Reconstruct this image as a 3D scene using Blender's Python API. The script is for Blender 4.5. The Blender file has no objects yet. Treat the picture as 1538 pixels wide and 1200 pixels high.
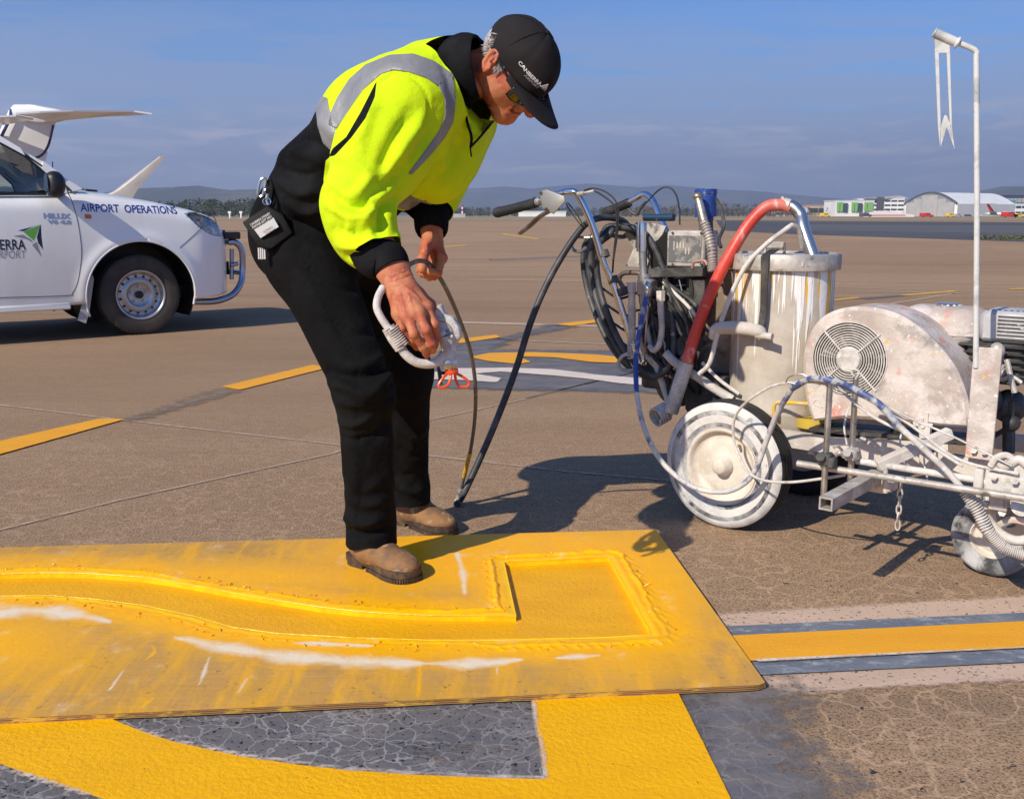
import bpy, bmesh, math, random
import numpy as np
from mathutils import Vector, Matrix
random.seed(7); np.random.seed(7)
S = bpy.context.scene
COL = S.collection
R = math.radians
# ---------------- camera ----------------
FPX, CX, CY, HOR, CH = 1500.0, 769.0, 600.0, 323.5, 1.0
PITCH = math.atan((CY-HOR)/FPX)
cam = bpy.data.cameras.new('camera'); co = bpy.data.objects.new('camera', cam); COL.objects.link(co)
co.location = (0,0,CH); co.rotation_euler = (math.pi/2-PITCH,0,0)
cam.sensor_fit = 'HORIZONTAL'; cam.sensor_width = 36; cam.lens = 36*FPX/1538.0
cam.clip_start = .05; cam.clip_end = 60000
S.camera = co
S.render.resolution_x = 1024; S.render.resolution_y = 798
# ---------------- sun and sky ----------------
EL = R(37); SH = np.array([.68,.73]); SH = SH/np.linalg.norm(SH)      # shadows fall along SH on the ground
TOSUN = np.array([-SH[0]*math.cos(EL), -SH[1]*math.cos(EL), math.sin(EL)])
sl = bpy.data.lights.new('sun','SUN'); sl.energy = 5.3; sl.angle = R(.53); sl.color = (1,.90,.73)
so = bpy.data.objects.new('sun', sl); COL.objects.link(so)
so.rotation_euler = Vector(TOSUN).to_track_quat('Z','Y').to_euler()
W = bpy.data.worlds.new('World'); S.world = W; W.use_nodes = True
nt = W.node_tree; nt.nodes.clear()
def N(t, **k):
    n = nt.nodes.new(t)
    for a,b in k.items(): setattr(n,a,b)
    return n
def L(a,b): nt.links.new(a,b)
sky = N('ShaderNodeTexSky', sky_type='NISHITA'); sky.sun_disc=False; sky.sun_elevation=EL
sky.sun_rotation = math.atan2(TOSUN[0],TOSUN[1]); sky.air_density=1.0; sky.dust_density=.6; sky.ozone_density=1.6
tc = N('ShaderNodeTexCoord'); sep = N('ShaderNodeSeparateXYZ'); L(tc.outputs['Generated'],sep.inputs[0])
def ramp(inp, stops, interp='LINEAR'):
    r = N('ShaderNodeValToRGB'); r.color_ramp.interpolation=interp
    e = r.color_ramp.elements
    while len(e)<len(stops): e.new(.5)
    for i,(p,c) in enumerate(stops):
        e[i].position=p; e[i].color = c if len(c)==4 else (*c,1)
    L(inp, r.inputs[0]); return r.outputs[0]
def mixc(f,a,b,typ='MIX'):
    m = N('ShaderNodeMix', data_type='RGBA', blend_type=typ)
    for s,v in ((0,f),(6,a),(7,b)):
        if isinstance(v,(int,float)): m.inputs[s].default_value=v
        elif isinstance(v,tuple): m.inputs[s].default_value=(*v[:3],1)
        else: L(v,m.inputs[s])
    return m.outputs[2]
def math_(op,a,b=0.5,c=None,clamp=False):
    m = N('ShaderNodeMath', operation=op, use_clamp=clamp)
    for s,v in ((0,a),(1,b),(2,c)):
        if v is None: continue
        if isinstance(v,(int,float)): m.inputs[s].default_value=v
        else: L(v,m.inputs[s])
    return m.outputs[0]
def noise(vec,scale,detail=4,rough=.5,dist=0):
    n = N('ShaderNodeTexNoise'); n.inputs['Scale'].default_value=scale; n.inputs['Detail'].default_value=detail
    n.inputs['Roughness'].default_value=rough; n.inputs['Distortion'].default_value=dist
    if vec is not None: L(vec,n.inputs['Vector'])
    return n.outputs[0]
def mapping(vec,scale=(1,1,1),loc=(0,0,0),rot=(0,0,0)):
    m = N('ShaderNodeMapping'); m.inputs['Scale'].default_value=scale; m.inputs['Location'].default_value=loc; m.inputs['Rotation'].default_value=rot
    L(vec,m.inputs[0]); return m.outputs[0]
cv = mapping(tc.outputs['Generated'],(2.0,2.0,16))
n1 = noise(cv,2.6,8,.58,.3); n2 = noise(mapping(tc.outputs['Generated'],(2.2,2.2,13),(3,1,0)),4.6,9,.6,.4)
elev = sep.outputs[2]
band = ramp(elev,[(0,(1,1,1)),(.05,(.9,.9,.9)),(.10,(.60,.60,.60)),(.15,(.35,.35,.35)),(.20,(0,0,0))])
veil = math_('MULTIPLY', ramp(math_('ADD',n1,math_('MULTIPLY',band,.22)),[(.49,(0,0,0)),(.57,(1,1,1))]), band, clamp=True)
puffb = ramp(elev,[(.02,(0,0,0)),(.045,(1,1,1)),(.075,(.8,.8,.8)),(.11,(0,0,0))])
puff = math_('MULTIPLY', ramp(n2,[(.48,(0,0,0)),(.62,(.8,.8,.8))]), puffb)
skyblue = mixc(math_('MULTIPLY',band,.35), mixc(1.0,sky.outputs[0],(.40,.72,1.20),'MULTIPLY'), (2.6,3.6,5.8))
c1 = mixc(math_('MULTIPLY',veil,.9), skyblue, (3.5,3.8,5.3))
c2 = mixc(puff, c1, (7.0,6.5,7.0))
bg = N('ShaderNodeBackground'); bg.inputs[1].default_value=.105; L(c2,bg.inputs[0])
wo = N('ShaderNodeOutputWorld'); L(bg.outputs[0],wo.inputs[0])
S.view_settings.view_transform='Standard'; S.view_settings.look='None'; S.view_settings.gamma=1; S.view_settings.exposure=.12
# ---------------- geometry helpers ----------------
cp, sp = math.cos(PITCH), math.sin(PITCH)
def ray(px,py):
    a=(px-CX)/FPX; b=(CY-py)/FPX
    return np.array([a, cp+b*sp, b*cp-sp])
C0 = np.array([0,0,CH])
def P(px,py,Y):                       # pixel -> point at world distance Y
    d=ray(px,py); return C0+d*(Y/d[1])
def G(px,py,z=0):                     # pixel -> point at height z
    d=ray(px,py); return C0+d*((z-CH)/d[2])
def PL(px,py,o,n):                    # pixel -> point on plane
    d=ray(px,py); o=np.array(o,float); n=np.array(n,float); return C0+d*(np.dot(o-C0,n)/np.dot(d,n))
def proj(V):
    V=np.asarray(V,float)-C0
    dep=V[:,1]*cp-V[:,2]*sp; up=V[:,1]*sp+V[:,2]*cp
    return np.stack([CX+FPX*V[:,0]/dep, CY-FPX*up/dep],1)
def nrm(v): v=np.asarray(v,float); return v/np.linalg.norm(v)
def perp(d):
    d=nrm(d); a=np.array([0,0,1.]) if abs(d[2])<.9 else np.array([1.,0,0])
    u=nrm(np.cross(d,a)); return u, np.cross(d,u)
def catmull(pts,n=8):
    p=np.array(pts,float)
    if len(p)<3:
        t=np.linspace(0,1,n+1)[:,None]; return p[0]*(1-t)+p[-1]*t
    q=np.vstack([2*p[0]-p[1],p,2*p[-1]-p[-2]]); out=[]
    for i in range(1,len(q)-2):
        for k in range(n):
            t=k/n; a,b,c,d=q[i-1],q[i],q[i+1],q[i+2]
            out.append(.5*((2*b)+(-a+c)*t+(2*a-5*b+4*c-d)*t*t+(-a+3*b-3*c+d)*t**3))
    out.append(p[-1]); return np.array(out)
class MB:
    def __init__(s): s.v=[]; s.f=[]; s.mi=[]; s.cur=0
    def add(s,V,F):
        o=sum(len(a) for a in s.v) if False else s._n()
        s.v.append(np.asarray(V,float).reshape(-1,3)); s.f+= [tuple(int(i)+o for i in f) for f in F]; s.mi+=[s.cur]*len(F)
        return s
    def _n(s): return sum(len(a) for a in s.v)
    def box(s,c,size,ax=None,bev=0):
        c=np.array(c,float); h=np.array(size,float)/2
        ax=np.eye(3) if ax is None else np.array(ax,float)
        if bev>0:
            V=[];  b=min(bev,h.min()*.49)
            for sx in(-1,1):
                for sy in(-1,1):
                    for sz in(-1,1):
                        sg=np.array([sx,sy,sz])
                        for k in range(3):
                            q=sg*(h-b); q[k]=sg[k]*h[k]; V.append(q)
            bm=bmesh.new()
            for q in V: bm.verts.new(q)
            bmesh.ops.convex_hull(bm,input=bm.verts)
            bm.verts.ensure_lookup_table(); bm.verts.index_update()
            VV=np.array([v.co[:] for v in bm.verts]); FF=[[v.index for v in f.verts] for f in bm.faces]; bm.free()
            return s.add(c+VV@ax,FF)
        V=np.array([[x,y,z] for x in(-1,1) for y in(-1,1) for z in(-1,1)])*h
        return s.add(c+V@ax,[(0,1,3,2),(4,6,7,5),(0,4,5,1),(2,3,7,6),(0,2,6,4),(1,5,7,3)])
    def ring(s,pts,rad,n=12,close=False,caps=True,wid=None,kw=1):
        pts=np.array(pts,float); m=len(pts); rad=np.broadcast_to(np.array(rad,float),(m,))
        T=np.gradient(pts,axis=0) if not close else (np.roll(pts,-1,0)-np.roll(pts,1,0))
        u=None; V=[]
        for i in range(m):
            t=nrm(T[i])
            if u is None: u=perp(t)[0] if wid is None else nrm(np.array(wid)-t*np.dot(wid,t))
            else: u=nrm(u-t*np.dot(u,t))
            w=np.cross(t,u)
            for k in range(n):
                a=2*math.pi*k/n; V.append(pts[i]+rad[i]*(math.cos(a)*u*kw+math.sin(a)*w))
        F=[]
        for i in range(m if close else m-1):
            j=(i+1)%m
            for k in range(n):
                l=(k+1)%n; F.append((i*n+k,i*n+l,j*n+l,j*n+k))
        if caps and not close: F+=[tuple(range(n))[::-1],tuple(range((m-1)*n,m*n))]
        return s.add(V,F)
    def tube(s,pts,r,n=10,sm=6,**k):
        p=catmull(pts,sm) if sm else np.array(pts,float)
        if np.ndim(r)==1: r=np.interp(np.linspace(0,1,len(p)),np.linspace(0,1,len(r)),r)
        return s.ring(p,r,n,**k)
    def cyl(s,a,b,r,r2=None,n=20,caps=True):
        return s.ring([a,b],[r,r if r2 is None else r2],n,caps=caps)
    def lathe(s,o,ax,prof,n=32,start=None,arc=2*math.pi):
        o=np.array(o,float); ax=nrm(ax); u,w=perp(ax)
        if start is not None: u=nrm(np.array(start)-ax*np.dot(start,ax)); w=np.cross(ax,u)
        full=abs(arc-2*math.pi)<1e-6; nn=n if full else n+1; V=[]
        for (r,h) in prof:
            for k in range(nn):
                a=arc*k/n; V.append(o+ax*h+r*(math.cos(a)*u+math.sin(a)*w))
        F=[]
        for i in range(len(prof)-1):
            for k in range(n):
                l=(k+1)%nn; F.append((i*nn+k,i*nn+l,(i+1)*nn+l,(i+1)*nn+k))
        return s.add(V,F)
    def sph(s,c,r,n=14,ax=None,m=10):
        c=np.array(c,float); r=np.broadcast_to(np.array(r,float),(3,)); ax=np.eye(3) if ax is None else np.array(ax)
        V=[];F=[]
        for i in range(m+1):
            t=math.pi*i/m
            for k in range(n):
                a=2*math.pi*k/n; V.append(np.array([r[0]*math.sin(t)*math.cos(a),r[1]*math.sin(t)*math.sin(a),r[2]*math.cos(t)]))
        for i in range(m):
            for k in range(n):
                l=(k+1)%n; F.append((i*n+k,(i+1)*n+k,(i+1)*n+l,i*n+l))
        return s.add(c+np.array(V)@ax,F)
    def prism(s,poly,d):                      # closed 3D polygon extruded by vector d
        p=np.array(poly,float); n=len(p); d=np.array(d,float)
        return s.add(np.vstack([p,p+d]),[tuple(range(n)),tuple(range(2*n-1,n-1,-1))]+[(i,i+n,(i+1)%n+n,(i+1)%n) for i in range(n)])
    def torus(s,c,ax,Rr,r,n=40,m=10):
        u,w=perp(ax); c=np.array(c,float)
        return s.ring([c+Rr*(math.cos(a)*u+math.sin(a)*w) for a in np.linspace(0,2*math.pi,n,endpoint=False)],r,m,close=True)
    def spring(s,pts,Rr,r,turns,n=6,seg=14):
        p=catmull(pts,8); m=turns*seg; L_=np.linspace(0,len(p)-1,m); q=np.stack([np.interp(L_,range(len(p)),p[:,i]) for i in range(3)],1)
        T=np.gradient(q,axis=0); u=perp(T[0])[0]; o=[]
        for i in range(m):
            t=nrm(T[i]); u=nrm(u-t*np.dot(u,t)); w=np.cross(t,u); a=2*math.pi*i/seg
            o.append(q[i]+Rr*(math.cos(a)*u+math.sin(a)*w))
        return s.ring(o,r,n)
    def build(s,name,mat,parent=None,smooth=True,bevel=0,label=None,sharp=40,**tags):
        V=np.vstack(s.v); me=bpy.data.meshes.new(name); me.from_pydata(V.tolist(),[],s.f)
        o=bpy.data.objects.new(name,me); COL.objects.link(o)
        mats=mat if isinstance(mat,(list,tuple)) else [mat]
        for m in mats: me.materials.append(m)
        if len(mats)>1: me.polygons.foreach_set('material_index',s.mi)
        bm=bmesh.new(); bm.from_mesh(me); bmesh.ops.recalc_face_normals(bm,faces=bm.faces)
        if bevel: 
            es=[e for e in bm.edges if len(e.link_faces)==2 and e.calc_face_angle(0)>R(30)]
            bmesh.ops.bevel(bm,geom=es,offset=bevel,segments=2,profile=.5,affect='EDGES',clamp_overlap=True)
        if smooth:
            for f in bm.faces: f.smooth=True
            for e in bm.edges:
                if len(e.link_faces)==2 and e.calc_face_angle(0)>R(sharp): e.smooth=False
        bm.to_mesh(me); bm.free()
        return fin(o,parent,label,**tags)
def fin(o,parent=None,label=None,category=None,group=None,kind=None):
    if parent is not None:
        o.parent=parent; 
        o.matrix_parent_inverse=par_inv(parent)
    for k,v in (('label',label),('category',category),('group',group),('kind',kind)):
        if v: o[k]=v
    return o
def par_inv(p):
    m=p.matrix_basis.copy(); q=p
    return (p.get('_w') and Matrix.Identity(4)) or world_of(p).inverted()
def world_of(o):
    m=o.matrix_basis.copy()
    if o.parent: m=world_of(o.parent)@o.matrix_parent_inverse@m
    return m
def thing(name,loc,label,category,group=None):
    o=bpy.data.objects.new(name,None); o.empty_display_size=.1; COL.objects.link(o); o.location=tuple(float(x) for x in loc)
    return fin(o,None,label,category,group)
def raw(name,V,F,mat,parent=None,smooth=True,attrs=None,label=None,**tags):
    me=bpy.data.meshes.new(name); V=np.asarray(V,np.float32); 
    F=np.asarray(F,np.int32); k=F.shape[1]
    me.vertices.add(len(V)); me.vertices.foreach_set('co',V.ravel())
    me.loops.add(F.size); me.loops.foreach_set('vertex_index',F.ravel())
    me.polygons.add(len(F)); me.polygons.foreach_set('loop_start',np.arange(0,F.size,k,dtype=np.int32))
    me.update(calc_edges=True); me.validate()
    if smooth: me.polygons.foreach_set('use_smooth',np.ones(len(me.polygons),bool))
    for a,val in (attrs or {}).items():
        at=me.attributes.new(a,'FLOAT','POINT'); at.data.foreach_set('value',np.asarray(val,np.float32))
    me.materials.append(mat)
    o=bpy.data.objects.new(name,me); COL.objects.link(o); return fin(o,parent,label,**tags)
# ---- signed distance fields and surface nets ----
def dcone(X,a,b,ra,rb,w=None,kw=1.0):
    a=np.asarray(a,float); b=np.asarray(b,float); ab=b-a
    t=np.clip(((X-a)@ab)/max(ab@ab,1e-12),0,1); d=X-a-t[...,None]*ab
    if w is None: L_=np.sqrt((d*d).sum(-1))
    else:
        w=nrm(w); dw=d@w; L_=np.sqrt(np.maximum((d*d).sum(-1)-dw*dw+(dw/kw)**2,0))
    return L_-(ra+(rb-ra)*t)
def dell(X,c,r,ax=None):
    d=X-np.asarray(c,float)
    if ax is not None: d=d@np.asarray(ax).T
    r=np.asarray(r,float); k0=np.sqrt(((d/r)**2).sum(-1)); k1=np.sqrt(((d/r**2)**2).sum(-1))
    return k0*(k0-1)/np.maximum(k1,1e-9)
class SDF:
    def __init__(s): s.p=[]
    def cone(s,a,b,ra,rb=None,w=None,kw=1,k=.03,g='a'):
        rb=ra if rb is None else rb; m=max(ra,rb)*max(1,kw)
        s.p.append((lambda X:dcone(X,a,b,ra,rb,w,kw),np.minimum(a,b)-m,np.maximum(a,b)+m,k,g,1)); return s
    def ell(s,c,r,ax=None,k=.03,g='a',sub=False):
        m=max(r); c=np.asarray(c,float)
        s.p.append((lambda X:dell(X,c,r,ax),c-m,c+m,k,g,-1 if sub else 1)); return s
    def mesh(s,h):
        lo=np.min([p[1] for p in s.p if p[5]>0],0)-4*h; hi=np.max([p[2] for p in s.p if p[5]>0],0)+4*h
        n=np.ceil((hi-lo)/h).astype(int)+1; F=np.full(n,.2,np.float32)
        for fn,a,b,k,g,sg in s.p:
            m=k+4*h; i0=np.maximum(((a-m-lo)/h).astype(int),0); i1=np.minimum(((b+m-lo)/h).astype(int)+2,n)
            if (i1<=i0).any(): continue
            sl_=tuple(slice(p,q) for p,q in zip(i0,i1))
            X=np.stack(np.meshgrid(*[lo[i]+h*np.arange(i0[i],i1[i]) for i in range(3)],indexing='ij'),-1)
            d=fn(X); A=F[sl_]
            if sg>0: hh=np.clip(.5+.5*(A-d)/k,0,1); F[sl_]=A*(1-hh)+d*hh-k*hh*(1-hh)
            else: d=-d; hh=np.clip(.5-.5*(A-d)/k,0,1); F[sl_]=A*(1-hh)+d*hh+k*hh*(1-hh)
        return surfnet(F,lo,h)
    def group(s,X,g):
        return np.min([p[0](X) for p in s.p if p[4]==g and p[5]>0],0)
def surfnet(F,lo,h):
    s=F<0; n=np.array(F.shape)-1
    cs=[(i,j,k) for i in(0,1) for j in(0,1) for k in(0,1)]
    sub=lambda A,c: A[c[0]:c[0]+n[0],c[1]:c[1]+n[1],c[2]:c[2]+n[2]]
    cnt=sum(sub(s,c).astype(np.int8) for c in cs); act=(cnt>0)&(cnt<8)
    I=np.argwhere(act); idm=np.full(act.shape,-1,np.int64); idm[act]=np.arange(len(I))
    pos=np.zeros((len(I),3)); num=np.zeros(len(I))
    for a in cs:
        for ax in range(3):
            if a[ax]==1: continue
            b=list(a); b[ax]=1
            fa=F[I[:,0]+a[0],I[:,1]+a[1],I[:,2]+a[2]].astype(float); fb=F[I[:,0]+b[0],I[:,1]+b[1],I[:,2]+b[2]].astype(float)
            m=(fa<0)!=(fb<0); t=np.where(m,fa/np.where(m,fa-fb,1),0)
            q=I+np.array(a,float); q[:,ax]+=t; pos+=q*m[:,None]; num+=m
    V=lo+h*pos/num[:,None]; Q=[]
    for ax in range(3):
        o=[i for i in range(3) if i!=ax]
        sA=[slice(0,None)]*3; sB=[slice(0,None)]*3; sA[ax]=slice(0,-1); sB[ax]=slice(1,None)
        for i in o: sA[i]=slice(1,-1); sB[i]=slice(1,-1)
        a=s[tuple(sA)]; b=s[tuple(sB)]; E=np.argwhere(a!=b); fl=a[a!=b]
        E=E.copy(); 
        for i in o: E[:,i]+=1
        d1=np.zeros(3,int); d2=np.zeros(3,int); d1[o[0]]=1; d2[o[1]]=1
        g=lambda e: idm[e[:,0],e[:,1],e[:,2]]
        q=np.stack([g(E-d1-d2),g(E-d2),g(E),g(E-d1)],1)
        if ax==1: fl=~fl
        q[~fl]=q[~fl][:,::-1]; Q.append(q)
    return V,np.vstack(Q)
def vnorm(V,F):
    V=np.asarray(V); n=np.cross(V[F[:,1]]-V[F[:,0]],V[F[:,2]]-V[F[:,0]])
    if F.shape[1]==4: n=n+np.cross(V[F[:,2]]-V[F[:,0]],V[F[:,3]]-V[F[:,0]])
    o=np.zeros_like(V)
    for k in range(F.shape[1]): np.add.at(o,F[:,k],n)
    return o/np.maximum(np.linalg.norm(o,axis=1),1e-12)[:,None]
def tris(F): return np.vstack([F[:,[0,1,2]],F[:,[0,2,3]]]) if F.shape[1]==4 else F
def clip(V,T,sd,attrs=None):
    """keep the part of a triangle mesh where sd<0"""
    A={'_':sd}; A.update(attrs or {}); ins=sd<0; c=ins[T].sum(1)
    keep=T[c==3]; nv=[]; na={k:[] for k in A}; ed={}; out=[]
    base=len(V)
    def cut(i,j):
        if i>j: i,j=j,i
        if (i,j) in ed: return ed[(i,j)]
        t=sd[i]/(sd[i]-sd[j]); nv.append(V[i]*(1-t)+V[j]*t)
        for k in A: na[k].append(A[k][i]*(1-t)+A[k][j]*t)
        ed[(i,j)]=base+len(nv)-1; return ed[(i,j)]
    for t in T[(c>0)&(c<3)]:
        k=[bool(ins[i]) for i in t]
        if sum(k)==1: i=k.index(True); a,b,d=t[i],t[(i+1)%3],t[(i+2)%3]; out.append((a,cut(a,b),cut(a,d)))
        else:
            i=k.index(False); a,b,d=t[i],t[(i+1)%3],t[(i+2)%3]; p,q=cut(a,b),cut(a,d)
            out+=[(p,b,d),(p,d,q)]
    V2=np.vstack([V,nv]) if nv else V; T2=np.vstack([keep,out]) if out else keep
    A2={k:np.concatenate([A[k],na[k]]) if nv else A[k] for k in A}
    u,inv=np.unique(T2,return_inverse=True)
    return V2[u],inv.reshape(-1,3),{k:A2[k][u] for k in A2}
def islands(V,T,minf=12):
    lab=np.arange(len(V)); 
    while True:
        m=lab[T].min(1); new=lab.copy(); 
        for k in range(3): np.minimum.at(new,T[:,k],m)
        new=new[new]
        if (new==lab).all(): break
        lab=new
    for l in np.unique(lab[T[:,0]]):
        t=T[lab[T[:,0]]==l]
        if len(t)<minf: continue
        u,inv=np.unique(t,return_inverse=True); yield V[u],inv.reshape(-1,3)
def sdpoly(X,poly):
    p=np.array(poly,float); X=np.asarray(X,float); d=np.full(len(X),1e18); ins=np.zeros(len(X),bool)
    for i in range(len(p)):
        a=p[i]; b=p[(i+1)%len(p)]; e=b-a; w=X-a
        t=np.clip((w@e)/max(e@e,1e-12),0,1); q=w-t[:,None]*e; d=np.minimum(d,(q*q).sum(1))
        c=((a[1]<=X[:,1])!=(b[1]<=X[:,1])); xx=a[0]+(X[:,1]-a[1])*(e[0]/(e[1] if e[1]!=0 else 1e-12)); ins^=c&(X[:,0]<xx)
    d=np.sqrt(d); return np.where(ins,-d,d)
def dline(X,pl):
    p=np.array(pl,float); d=np.full(len(X),1e18)
    for i in range(len(p)-1):
        a=p[i]; e=p[i+1]-a; w=X-a; t=np.clip((w@e)/max(e@e,1e-12),0,1); q=w-t[:,None]*e; d=np.minimum(d,(q*q).sum(1))
    return np.sqrt(d)
def folds(V,F,strokes,mask=None):
    """push soft cloth folds into the camera-facing side; strokes: (pixel polyline, width px, height m)"""
    Nn=vnorm(V,F); px=proj(V); vd=V-C0; vd/=np.linalg.norm(vd,axis=1)[:,None]
    w=np.clip(-(Nn*vd).sum(1)*1.6+.25,0,1)
    if mask is not None: w=w*mask
    D=np.zeros(len(V))
    for pl,wd,am in strokes:
        sm=catmull(pl,5) if len(pl)>2 else pl
        ln=dline(px,sm); e=np.minimum(np.linalg.norm(px-np.array(pl[0]),axis=1),np.linalg.norm(px-np.array(pl[-1]),axis=1))
        D+=1.45*am*np.exp(-(ln/wd)**2)*np.clip(.35+e/(2.5*wd),0,1)
    return V+Nn*(D*w)[:,None]
def snoise(X,sc,seed=0):
    r=np.random.RandomState(seed); o=0
    for k in range(7):
        d=r.randn(3); d/=np.linalg.norm(d); o=o+np.sin((X@d)*sc*r.uniform(.6,1.9)+r.uniform(0,6.3)+1.3*np.sin((X@r.randn(3))*sc*.4))
    return o/7
# ---------------- materials ----------------
def mat(name,col,rough=.5,metal=0,mixes=(),bump=None,coat=0,spec=.5,alpha=None,trans=0,rvar=0,bumps=(),sub=0):
    """mixes: (colour, scale, lo, hi, detail, stretch) noise layers"""
    global nt
    m=bpy.data.materials.new(name); m.use_nodes=True; nt=m.node_tree; nt.nodes.clear()
    b=N('ShaderNodeBsdfPrincipled'); o=N('ShaderNodeOutputMaterial'); L(b.outputs[0],o.inputs[0])
    t=N('ShaderNodeTexCoord').outputs['Object']; c=(*col,1)
    cur=None
    for i,mx in enumerate(mixes):
        cc,sc,lo,hi=mx[:4]; det=mx[4] if len(mx)>4 else 5; st=mx[5] if len(mx)>5 else (1,1,1)
        v=mapping(t,st,(i*3.7,i*1.9,i*.7)); f=ramp(noise(v,sc,det,.6,.2),[(lo,(0,0,0)),(hi,(1,1,1))])
        cur=mixc(f,cur if cur is not None else col,cc)
    if cur is None: b.inputs['Base Color'].default_value=c
    else: L(cur,b.inputs['Base Color'])
    b.inputs['Roughness'].default_value=rough; b.inputs['Metallic'].default_value=metal
    if rvar: L(math_('MULTIPLY_ADD',noise(t,14,4),rvar,rough-rvar/2),b.inputs['Roughness'])
    b.inputs['Coat Weight'].default_value=coat; b.inputs['Coat Roughness'].default_value=.05; b.inputs['Specular IOR Level'].default_value=spec
    b.inputs['Transmission Weight'].default_value=trans
    if sub: b.inputs['Subsurface Weight'].default_value=sub; b.inputs['Subsurface Radius'].default_value=(.02,.008,.004); b.inputs['Subsurface Scale'].default_value=.25
    bl=list(bumps)+([bump] if bump else []); prev=None
    for sc,st in bl:
        bn=N('ShaderNodeBump'); bn.inputs['Strength'].default_value=st; bn.inputs['Distance'].default_value=.3/sc
        L(noise(t,sc,5,.6),bn.inputs['Height'])
        if prev is not None: L(prev,bn.inputs['Normal'])
        prev=bn.outputs[0]
    if prev is not None: L(prev,b.inputs['Normal'])
    m['bsdf']=b.name; return m
def text_mesh(s,size,ext=.001,bold=0,shear=0,spacing=1.0):
    cu=bpy.data.curves.new('t','FONT'); cu.body=s; cu.size=size; cu.extrude=ext; cu.offset=bold; cu.shear=shear; cu.space_character=spacing; cu.resolution_u=3
    o=bpy.data.objects.new('t',cu); COL.objects.link(o); bpy.context.view_layer.update()
    me=bpy.data.meshes.new_from_object(o.evaluated_get(bpy.context.evaluated_depsgraph_get()))
    V=np.array([v.co[:] for v in me.vertices]); F=[tuple(p.vertices) for p in me.polygons]
    bpy.data.objects.remove(o); bpy.data.meshes.remove(me); return V,F
# ================= ground and markings =================
def base_nodes(name,spec=.3):
    global nt
    m=bpy.data.materials.new(name); m.use_nodes=True; nt=m.node_tree; nt.nodes.clear()
    b=N('ShaderNodeBsdfPrincipled'); o=N('ShaderNodeOutputMaterial'); L(b.outputs[0],o.inputs[0])
    b.inputs['Specular IOR Level'].default_value=spec
    return m,b,o,N('ShaderNodeTexCoord').outputs['Object']
def attr(n):
    a=N('ShaderNodeAttribute'); a.attribute_name=n; return a.outputs['Fac']
def vmath(op,a,b):
    m=N('ShaderNodeVectorMath',operation=op)
    for s,v in ((0,a),(1,b)):
        if isinstance(v,tuple): m.inputs[s].default_value=v
        else: L(v,m.inputs[s])
    return m.outputs[0]
def nvec(t,scale,amp,detail=3):
    n=N('ShaderNodeTexNoise'); n.inputs['Scale'].default_value=scale; n.inputs['Detail'].default_value=detail; L(t,n.inputs['Vector'])
    s=vmath('SUBTRACT',n.outputs[1],(.5,.5,.5)); m=N('ShaderNodeVectorMath',operation='SCALE'); L(s,m.inputs[0]); m.inputs[3].default_value=amp
    return vmath('ADD',t,m.outputs[0])
def voro(v,scale,feat='DISTANCE_TO_EDGE',rnd=1):
    n=N('ShaderNodeTexVoronoi',feature=feat); n.inputs['Scale'].default_value=scale; n.inputs['Randomness'].default_value=rnd; L(v,n.inputs['Vector']); return n
def crack_fac(t,k_=1.0):
    v=nvec(nvec(t,6,.16,4),42,.022,5)
    e=voro(v,13*k_).outputs[0]; w=ramp(noise(t,3.1,3),[(.30,(.30,)*3),(.58,(1,)*3)])
    e2=voro(nvec(v,14,.06),33).outputs[0]; w2=ramp(noise(t,4.3,3,.5),[(.52,(0,)*3),(.64,(1,)*3)])
    k=math_('MULTIPLY',ramp(e,[(0,(1,)*3),(.022,(.55,)*3),(.055,(0,)*3)]),w)
    k2=math_('MULTIPLY',ramp(e2,[(0,(.7,)*3),(.07,(0,)*3)]),w2)
    return math_('MAXIMUM',k,k2)
def chips(t,sc=55,lo=.60,hi=.66):
    return ramp(noise(mapping(t,(1,1.0,1)),sc,2,.5,.6),[(lo,(0,0,0)),(hi,(1,1,1))])
def bumpn(h,st,dist,prev=None):
    b=N('ShaderNodeBump'); b.inputs['Strength'].default_value=st; b.inputs['Distance'].default_value=dist; L(h,b.inputs['Height'])
    if prev is not None: L(prev,b.inputs['Normal'])
    return b.outputs[0]
def near_fade(t,a,b):
    s=N('ShaderNodeSeparateXYZ'); L(t,s.inputs[0]); return s.outputs[1]
# concrete apron
m_ground,b,o,t=base_nodes('apron_concrete',.08)
yy=near_fade(t,0,0)
near=N('ShaderNodeMapRange'); L(yy,near.inputs[0]); near.inputs[1].default_value=2.4; near.inputs[2].default_value=5.5; near.inputs[3].default_value=1; near.inputs[4].default_value=0
fx=N('ShaderNodeMapRange'); L(yy,fx.inputs[0]); fx.inputs[1].default_value=5; fx.inputs[2].default_value=45
big=noise(mapping(t,(.35,1.4,1)),.55,6,.62)
c=mixc(ramp(big,[(.3,(0,)*3),(.7,(1,)*3)]),(.30,.190,.112),(.44,.29,.178))
c=mixc(ramp(noise(mapping(t,(.12,1.0,1)),.5,5,.6,.5),[(.45,(0,)*3),(.8,(1,)*3)]),c,(.50,.34,.215))
c=mixc(math_('MULTIPLY',fx.outputs[0],.8),c,(.47,.315,.20))
c=mixc(ramp(noise(mapping(t,(.5,1.8,1),(7,3,0)),.33,7,.66,.8),[(.52,(0,)*3),(.66,(.40,)*3)]),c,(.25,.16,.098))
c=mixc(ramp(noise(mapping(t,(1,2.4,1)),11,5,.7),[(.40,(.32,)*3),(.58,(0,)*3)]),c,(.22,.145,.09))
fine=noise(t,150,3,.6)
c=mixc(ramp(fine,[(.38,(.95,)*3),(.5,(0,)*3)]),c,(.10,.068,.046))
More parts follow.
